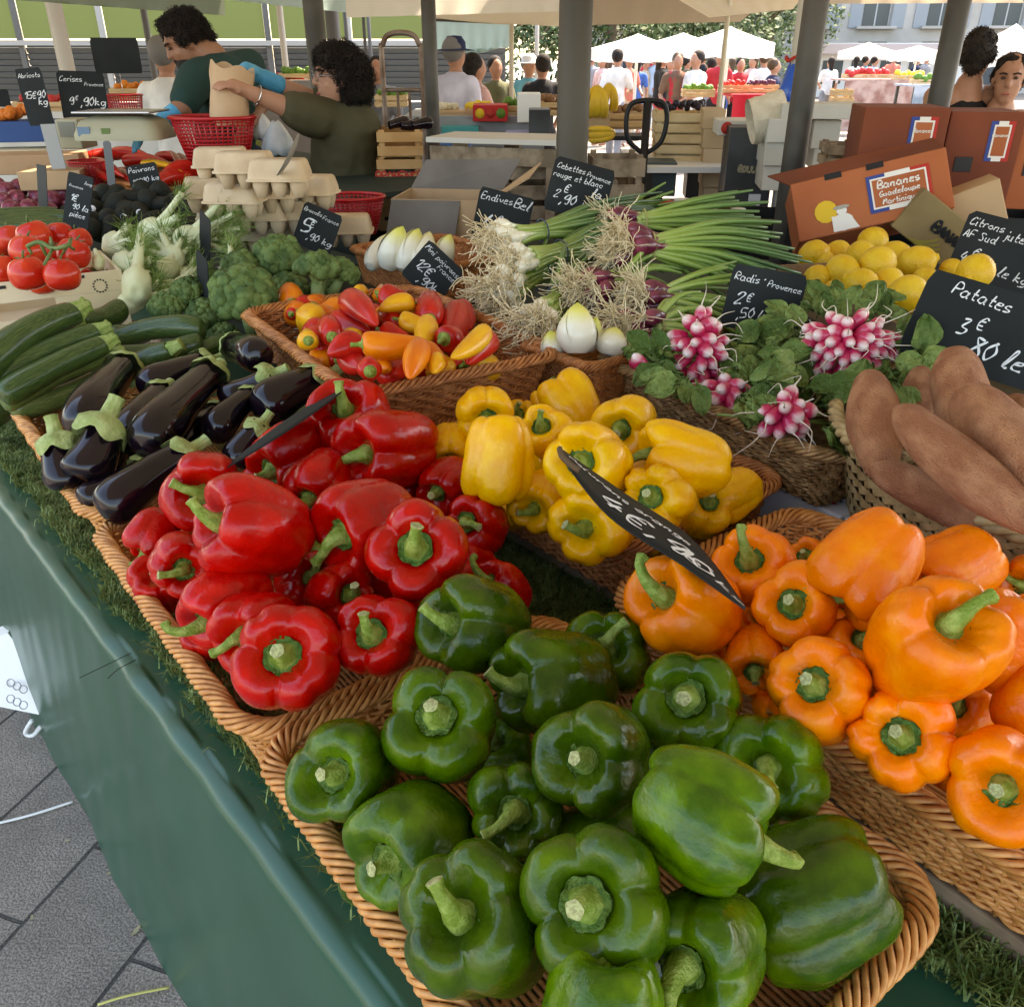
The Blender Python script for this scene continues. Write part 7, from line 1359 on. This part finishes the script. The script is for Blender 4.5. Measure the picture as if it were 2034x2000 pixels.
def strands(me, n, L, seed, curl, parent):     # single curls standing out of the mass of hair
    q_ = random.Random(seed); b = MB(); V = me.vertices
    for _ in range(n):
        v = V[q_.randrange(len(V))]; p = v.co.copy(); d = (v.normal + Vector((q_.gauss(0, .6), q_.gauss(0, .6), q_.gauss(0, .6) - (.8 if curl < .5 else .2)))).normalized(); pts = [p - v.normal * .004]; ph = q_.uniform(0, 6); u = d.orthogonal().normalized(); w_ = d.cross(u); l = L * q_.uniform(.5, 1.2)
        for k in range(1, 7): t = k / 6; pts.append(p + d * l * t * (.6 if curl > .5 else 1) + (u * math.cos(ph + t * 7 * curl) + w_ * math.sin(ph + t * 7 * curl)) * l * .22 * curl)
        b.tube(pts, [.0022, .0022, .002, .0018, .0015, .0011, .0005], 3, False)
    sub(parent, 'curls', b.mesh('curls', hairm))
def sub(parent, name, me, m=None): o = ob(name, me, None, None, m); o.parent = parent; o.matrix_parent_inverse = parent.matrix_world.inverted(); return o
D = 4.25; Z = Vector((0, 0, 1))
hc = vw(638, 150, D); fd = Vector((-1, -.50, -.02)).normalized(); neck = hc + Vector((.05, .03, -.13)); chest = vw(655, 250, D + .05); hip = vw(655, 385, D + .1); shR = vw(592, 222, D - .12); shL = vw(668, 208, D + .18)
elb = vw(545, 205, D - .20); wr = vw(474, 176, D - .28); elb2 = vw(590, 190, D + .12); wr2 = vw(500, 148, D - .02)
dh = (wr - elb).normalized(); dh2 = (wr2 - elb2).normalized()
legs = []
for s in (-1, 1): hp = Vector((hip.x + s * .10, hip.y + .02, hip.z)); legs.append(('c', [hp, Vector((hp.x, hp.y, .48)), Vector((hp.x, hp.y + .02, .08))], [.12, .075, .045])); legs.append(('c', [Vector((hp.x, hp.y, .05)), Vector((hp.x - .10, hp.y - .03, .04))], [.04, .032]))
body = head(hc, fd, Z) + [('c', [hc + Vector((.03, .02, -.06)), neck], [.052, .056]), ('c', [neck, chest, hip], [.06, .135, .15]), ('c', [shR, shL], [.07, .07]), ('c', [shR, elb, wr], [.062, .046, .030]), ('c', [shL, elb2, wr2], [.062, .046, .030])] + legs + hand(wr, dh, Vector((-.2, .3, -1)), 1.0, .5) + hand(wr2, dh2, Vector((0, 0, -1)), 1.0, .6)
wo = ob('person', solid(body, .0075, 'person', skn, 4)); tag(wo, 'woman with short dark curls, glasses and an olive blouse reaching for the paper bag', 'person')
face_bits(hc, fd, Z, 1.0, wo, hairm, True)
sub(wo, 'hair', curls(hc, fd, Z, [(0, -.03, .055, .085), (0, -.06, .02, .09), (.045, -.04, .03, .07), (-.045, -.04, .03, .07), (0, -.075, -.03, .075), (.05, -.055, -.045, .055), (-.05, -.055, -.045, .055), (0, .035, .085, .045), (0, -.07, -.075, .06), (.03, .03, .08, .042), (-.03, .03, .08, .042)], 1.0, 3, hairm)); strands(bpy.data.meshes[HN[-1]], 3200, .042, 1, 1, wo)
ol = mat('olive_cloth', (.055, .048, .022), .8, (.075, .066, .034), 3, .006, 9)
bl = [('c', [neck + Vector((.01, .02, -.06)), chest, chest.lerp(hip, .5), hip + Vector((0, 0, -.05))], [.095, .165, .165, .195]), ('c', [shR, shL], [.085, .085]), ('c', [shR, shR.lerp(elb, .35), shR.lerp(elb, .72)], [.09, .088, .080]), ('c', [shL, shL.lerp(elb2, .8)], [.085, .07])]
sub(wo, 'blouse', solid(bl, .012, 'blouse', ol, 5, .008)); sub(wo, 'trousers', solid([('c', [hip, hip + Vector((0, 0, -.1))], [.175, .16])] + [('c', [Vector(p[1][0]), Vector(p[1][1]), Vector(p[1][2])], [.135, .095, .07]) for p in legs[::2]], .02, 'trousers', CM['black']))
sub(wo, 'glove', solid(hand(wr2 + dh2 * -.0, dh2, Vector((0, 0, -1)), 1.14, .6) + [('c', [wr2 - dh2 * .07, wr2], [.040, .036])], .006, 'glove', mat('glove_blue', (.05, .30, .50), .45, (.08, .38, .58), 12, .004, 30), 2))
b = MB(); b.tube([wr - dh * .03 + (dh.orthogonal() * math.cos(a) + dh.cross(dh.orthogonal()) * math.sin(a)) * .036 for a in [i * .45 for i in range(15)]], .003, 5); bo = b.build('bracelet', mat('silver', (.7, .7, .7), .2, metal=1)); bo.parent = wo
# ---- the man in dark green looking down at the scale
D = 4.55; hc = vw(352, 82, D); fd = Vector((-.86, -.35, -.52)).normalized(); up_ = (Z + Vector((-.45, -.15, 0))).normalized(); neck = vw(402, 108, D + .02); chest = vw(424, 165, D); hip = vw(430, 320, D + .1); shR = vw(372, 150, D - .16); shL = vw(470, 128, D + .16)
elb = vw(345, 205, D - .28); wr = vw(305, 232, D - .34); elb2 = vw(500, 190, D + .15); wr2 = vw(470, 235, D - .02); dh = (wr - elb).normalized(); dh2 = (wr2 - elb2).normalized(); legs = []
for s in (-1, 1): hp = Vector((hip.x + s * .10, hip.y + .02, hip.z)); legs.append(('c', [hp, Vector((hp.x, hp.y, .5)), Vector((hp.x, hp.y + .02, .08))], [.11, .07, .045])); legs.append(('c', [Vector((hp.x, hp.y, .05)), Vector((hp.x - .06, hp.y - .12, .04))], [.04, .032]))
body = head(hc, fd, up_, .96) + [('c', [hc + (neck - hc) * .35, neck], [.058, .068]), ('c', [neck, chest, hip], [.062, .13, .125]), ('c', [shR, shL], [.07, .07]), ('c', [shR, elb, wr], [.06, .048, .032]), ('c', [shL, elb2, wr2], [.066, .048, .032])] + legs + hand(wr, dh, Vector((0, 0, -1)), 1.05, .5) + hand(wr2, dh2, Vector((0, 0, -1)), 1.05, .6)
mo = ob('person', solid(body, .008, 'person', skd, 4)); tag(mo, 'tall man with dark curly hair and a dark green T-shirt looking down at the scale', 'person'); face_bits(hc, fd, up_, .96, mo, hairm, False, hairm)
sub(mo, 'hair', curls(hc, fd, up_, [(0, -.02, .065, .070), (0, -.05, .045, .075), (.04, -.02, .045, .06), (-.04, -.02, .045, .06), (0, .03, .085, .042), (.035, .02, .08, .038), (-.035, .02, .08, .038), (0, -.075, .0, .055)], .98, 5, hairm)); strands(bpy.data.meshes[HN[-1]], 2600, .036, 2, 1, mo)
tg = mat('dark_green_cloth', (.010, .035, .030), .85, (.014, .045, .038), 3, .004, 8)
sub(mo, 't_shirt', solid([('c', [neck + Vector((.01, 0, -.05)), chest, chest.lerp(hip, .5), hip], [.085, .15, .145, .145]), ('c', [shR, shL], [.085, .085]), ('c', [shR, shR.lerp(elb, .75)], [.083, .07]), ('c', [shL, shL.lerp(elb2, .75)], [.083, .07])], .012, 't_shirt', tg, 5, .006))
sub(mo, 'trousers', solid([('c', [hip, hip + Vector((0, 0, -.1))], [.15, .14])] + [('c', [Vector(p[1][0]), Vector(p[1][1]), Vector(p[1][2])], [.13, .09, .07]) for p in legs[::2]], .02, 'trousers', CM['navy']))
sub(mo, 'glove', solid(hand(wr, dh, Vector((0, 0, -1)), 1.16, .5) + [('c', [wr - dh * .08, wr], [.044, .038])], .006, 'glove', MATS['glove_blue'], 2))
# ---- the two women at the right
def back_woman(label, x, yh, D, face, topm, hairme, bun, sc=1.0):
    hc = vw(x, yh, D); neck = hc + Vector((.0, .02, -.14)); chest = neck + Vector((0, .02, -.24)); hip = chest + Vector((0, .02, -.38)); shR = neck + Vector((-.17, .0, -.06)); shL = neck + Vector((.17, .02, -.06)); legs = []
    for s in (-1, 1): hp = Vector((hip.x + s * .09, hip.y, hip.z)); legs.append(('c', [hp, Vector((hp.x, hp.y, .48)), Vector((hp.x, hp.y + .02, .08))], [.11, .07, .045])); legs.append(('c', [Vector((hp.x, hp.y, .05)), Vector((hp.x, hp.y - .12, .04))], [.04, .032]))
    e1 = shR + Vector((-.06, -.06, -.26)); w1 = e1 + Vector((.06, -.20, -.02)); e2 = shL + Vector((.06, -.04, -.26)); w2 = e2 + Vector((-.04, -.2, .02))
    body = head(hc, face, Z) + [('c', [hc + Vector((0, .01, -.06)), neck], [.045, .05]), ('c', [neck, chest, hip], [.07, .135, .14]), ('c', [shR, shL], [.062, .062]), ('c', [shR, e1, w1], [.055, .042, .028]), ('c', [shL, e2, w2], [.055, .042, .028])] + legs + hand(w1, w1 - e1, Vector((0, 0, -1))) + hand(w2, w2 - e2, Vector((0, 0, -1)))
    o = ob('person', solid(body, .009, 'person', skn, 4)); tag(o, label, 'person'); face_bits(hc, face, Z, 1.0, o)
    H = [(0, -.02, .05, .080), (0, -.05, .02, .078), (.03, -.03, .01, .066), (-.03, -.03, .01, .066), (0, -.05, -.04, .055), (0, .03, .075, .045), (.035, .015, .07, .045), (-.035, .015, .07, .045)] + ([(0, -.05, .085, .045), (0, -.075, .06, .04)] if bun else [])
    rt = face.cross(Z).normalized(); hm = sub(o, 'hair', solid([('e', hc + rt * a + face * b_ + Z * c_, (r,) * 3) for a, b_, c_, r in H], .009, 'hair', hairm, 3, .006)); strands(hm.data, 700 if bun else 300, .014 if bun else .010, 3, .25, o)
    sub(o, 'top', solid([('c', [chest + Vector((0, 0, .08)), chest, chest.lerp(hip, .5), hip], [.135, .152, .145, .155]), ('c', [neck + Vector((-.09, .02, -.05)), chest + Vector((-.06, 0, .08))], [.04, .08]), ('c', [neck + Vector((.09, .02, -.05)), chest + Vector((.06, 0, .08))], [.04, .08])], .012, 'top', topm, 4))
    sub(o, 'trousers', solid([('c', [hip, hip + Vector((0, 0, -.1))], [.15, .14])] + [('c', [Vector(p[1][0]), Vector(p[1][1]), Vector(p[1][2])], [.125, .09, .07]) for p in legs[::2]], .02, 'trousers', CM['navy'])); return o
back_woman('woman seen from behind in a black sleeveless top, dark hair pinned up', 1848, 106, 5.1, Vector((.55, .8, -.1)).normalized(), mat('black_cloth', (.010, .010, .011), .8), None, True)
back_woman('woman at the right edge in a black strappy top facing us, hair tied back', 1908, 152, 5.0, Vector((-.45, -.85, -.08)).normalized(), MATS['black_cloth'], None, False)
# ---------------------------------------------------------------- black crates added to darken gaps under the second row and small things on the aisle side
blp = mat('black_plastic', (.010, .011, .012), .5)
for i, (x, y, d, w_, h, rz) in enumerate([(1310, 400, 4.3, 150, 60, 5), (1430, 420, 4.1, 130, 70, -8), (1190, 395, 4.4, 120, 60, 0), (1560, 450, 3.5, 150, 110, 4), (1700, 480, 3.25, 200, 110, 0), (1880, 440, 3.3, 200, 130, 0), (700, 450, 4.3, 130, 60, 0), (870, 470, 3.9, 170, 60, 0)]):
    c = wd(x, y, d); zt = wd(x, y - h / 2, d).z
    slat_crate('black crate added to darken the gap under the stall, ' + spell(i) + ' counted along the row', x, y - h / 2, d, w_, max(.3, zt), rz, 4, .35, blp, name='filler_crate')
jm = [mat('jar_lid_red', (.42, .02, .02), .4), mat('jar_lid_white', (.6, .6, .58), .4), mat('jar_dark', (.10, .05, .03), .3)]
for i, (x, y) in enumerate([(1262, 402), (1288, 398), (1315, 404), (1340, 412), (1366, 406), (1392, 416), (1300, 424), (1350, 430)]):
    c = wd(x, y, 3.75); b = MB(); b.lathe([(.034, -.05), (.036, -.045), (.036, .02), (.03, .03)], 18); o = b.build('jar', jm[2]); o.location = c; l_ = MB(); l_.lathe([(.033, .03), (.034, .034), (.034, .046), (.001, .047)], 18); ld = l_.build('lid', jm[i % 2], o)
    tag(o, 'small dark jar with a ' + ('red' if i % 2 == 0 else 'white') + ' lid behind the onion leaves, ' + spell(i // 2) + ' of that lid colour', 'jar', 'jars behind the onion leaves')
# printed white card hanging under the table edge at the left, with its strap
e = empty('white_carton', at(30, 1300, .12)); M = e.location.copy(); b = MB(); pts = [at(-30, 1215, .30), at(14, 1196, .33), at(34, 1222, .30), at(80, 1352, .12), at(-30, 1330, .14)]
pts = [p - M for p in pts]; back = [p + Vector((-.02, .09, -.02)) for p in pts]; n = len(pts); b.add(pts + back, [tuple(range(n)), tuple(range(2 * n - 1, n - 1, -1))] + [(i, n + i, n + (i + 1) % n, (i + 1) % n) for i in range(n)]); b.build('carton_body', white, e, False)
q_ = MB()
for i in range(3):
    for j in range(2):
        c = at(22 + i * 12, 1290 + j * 30 + i * 6, .20) - M; q_.tube([c + RGT * .010 * math.cos(a) + UPV * .010 * math.sin(a) - FWD * .004 for a in [k * .63 for k in range(11)]], .0012, 4)
q_.build('printed_symbols', mat('print_grey', (.25, .25, .26)), e, False)
MB().tube(crom([at(60, 1362, .12) - M, at(48, 1384, .06) - M, at(62, 1390, .05) - M, at(78, 1372, .07) - M], 4), .006, 5).build('strap', white, e); tag(e, 'white printed carton with a white strap half hidden behind the green cloth', 'carton')
tag(MB().tube(crom([at(-20, 1560, .006), at(60, 1540, .007), at(138, 1515, .006)], 6), .0032, 5).build('white_strap', white), 'thin white plastic strap lying on the paving', 'strap')
tag(MB().tube(crom([at(185, 1899, .006), at(240, 1882, .012), at(320, 1866, .006)], 6), .0026, 5).build('straw', mat('straw_yellow', (.55, .50, .15), .6)), 'yellowish straw stalk on the paving at the bottom', 'straw')
for k, (x, y, l, a) in enumerate([(200, 1652, .03, .3), (245, 1772, .03, 1.1), (120, 1590, .015, .2), (60, 1740, .015, 2)]):
    c = at(x, y, .004); b = MB(); leaf(b, Vector(c), Vector((math.cos(a), math.sin(a), 0)), Vector((0, 0, 1)), l, l * .3, -.1, random.Random(k)); tag(b.build('dry_leaf', mat('dry_leaf', (.40, .36, .2), .8)), ['pale dry leaf scrap on a paving joint', 'thin dry leaf scrap near the cloth hem', 'tiny leaf scrap near the white strap', 'tiny leaf scrap at the left edge of the paving'][k], 'leaf')
q_ = random.Random(2)
for k in range(2):
    x, y = [(205, 1255), (228, 1262), (655, 1840), (600, 1700), (300, 1400), (560, 1760), (215, 1300)][k]; p = at(x, y, .859 if k not in (0, 1, 6) else .85); b = MB()
    b.tube(crom([p + Vector((q_.uniform(-.02, .03), q_.uniform(0, .03), .002)), p, p + Vector((q_.uniform(-.03, .0), q_.uniform(-.03, .0), -.002))], 4), .0006, 3); tag(b.build('dark_fibre', black), 'dark loose fibre on the green cloth, ' + spell(k) + ' along its edge', 'fibre', 'dark fibres on the cloth')
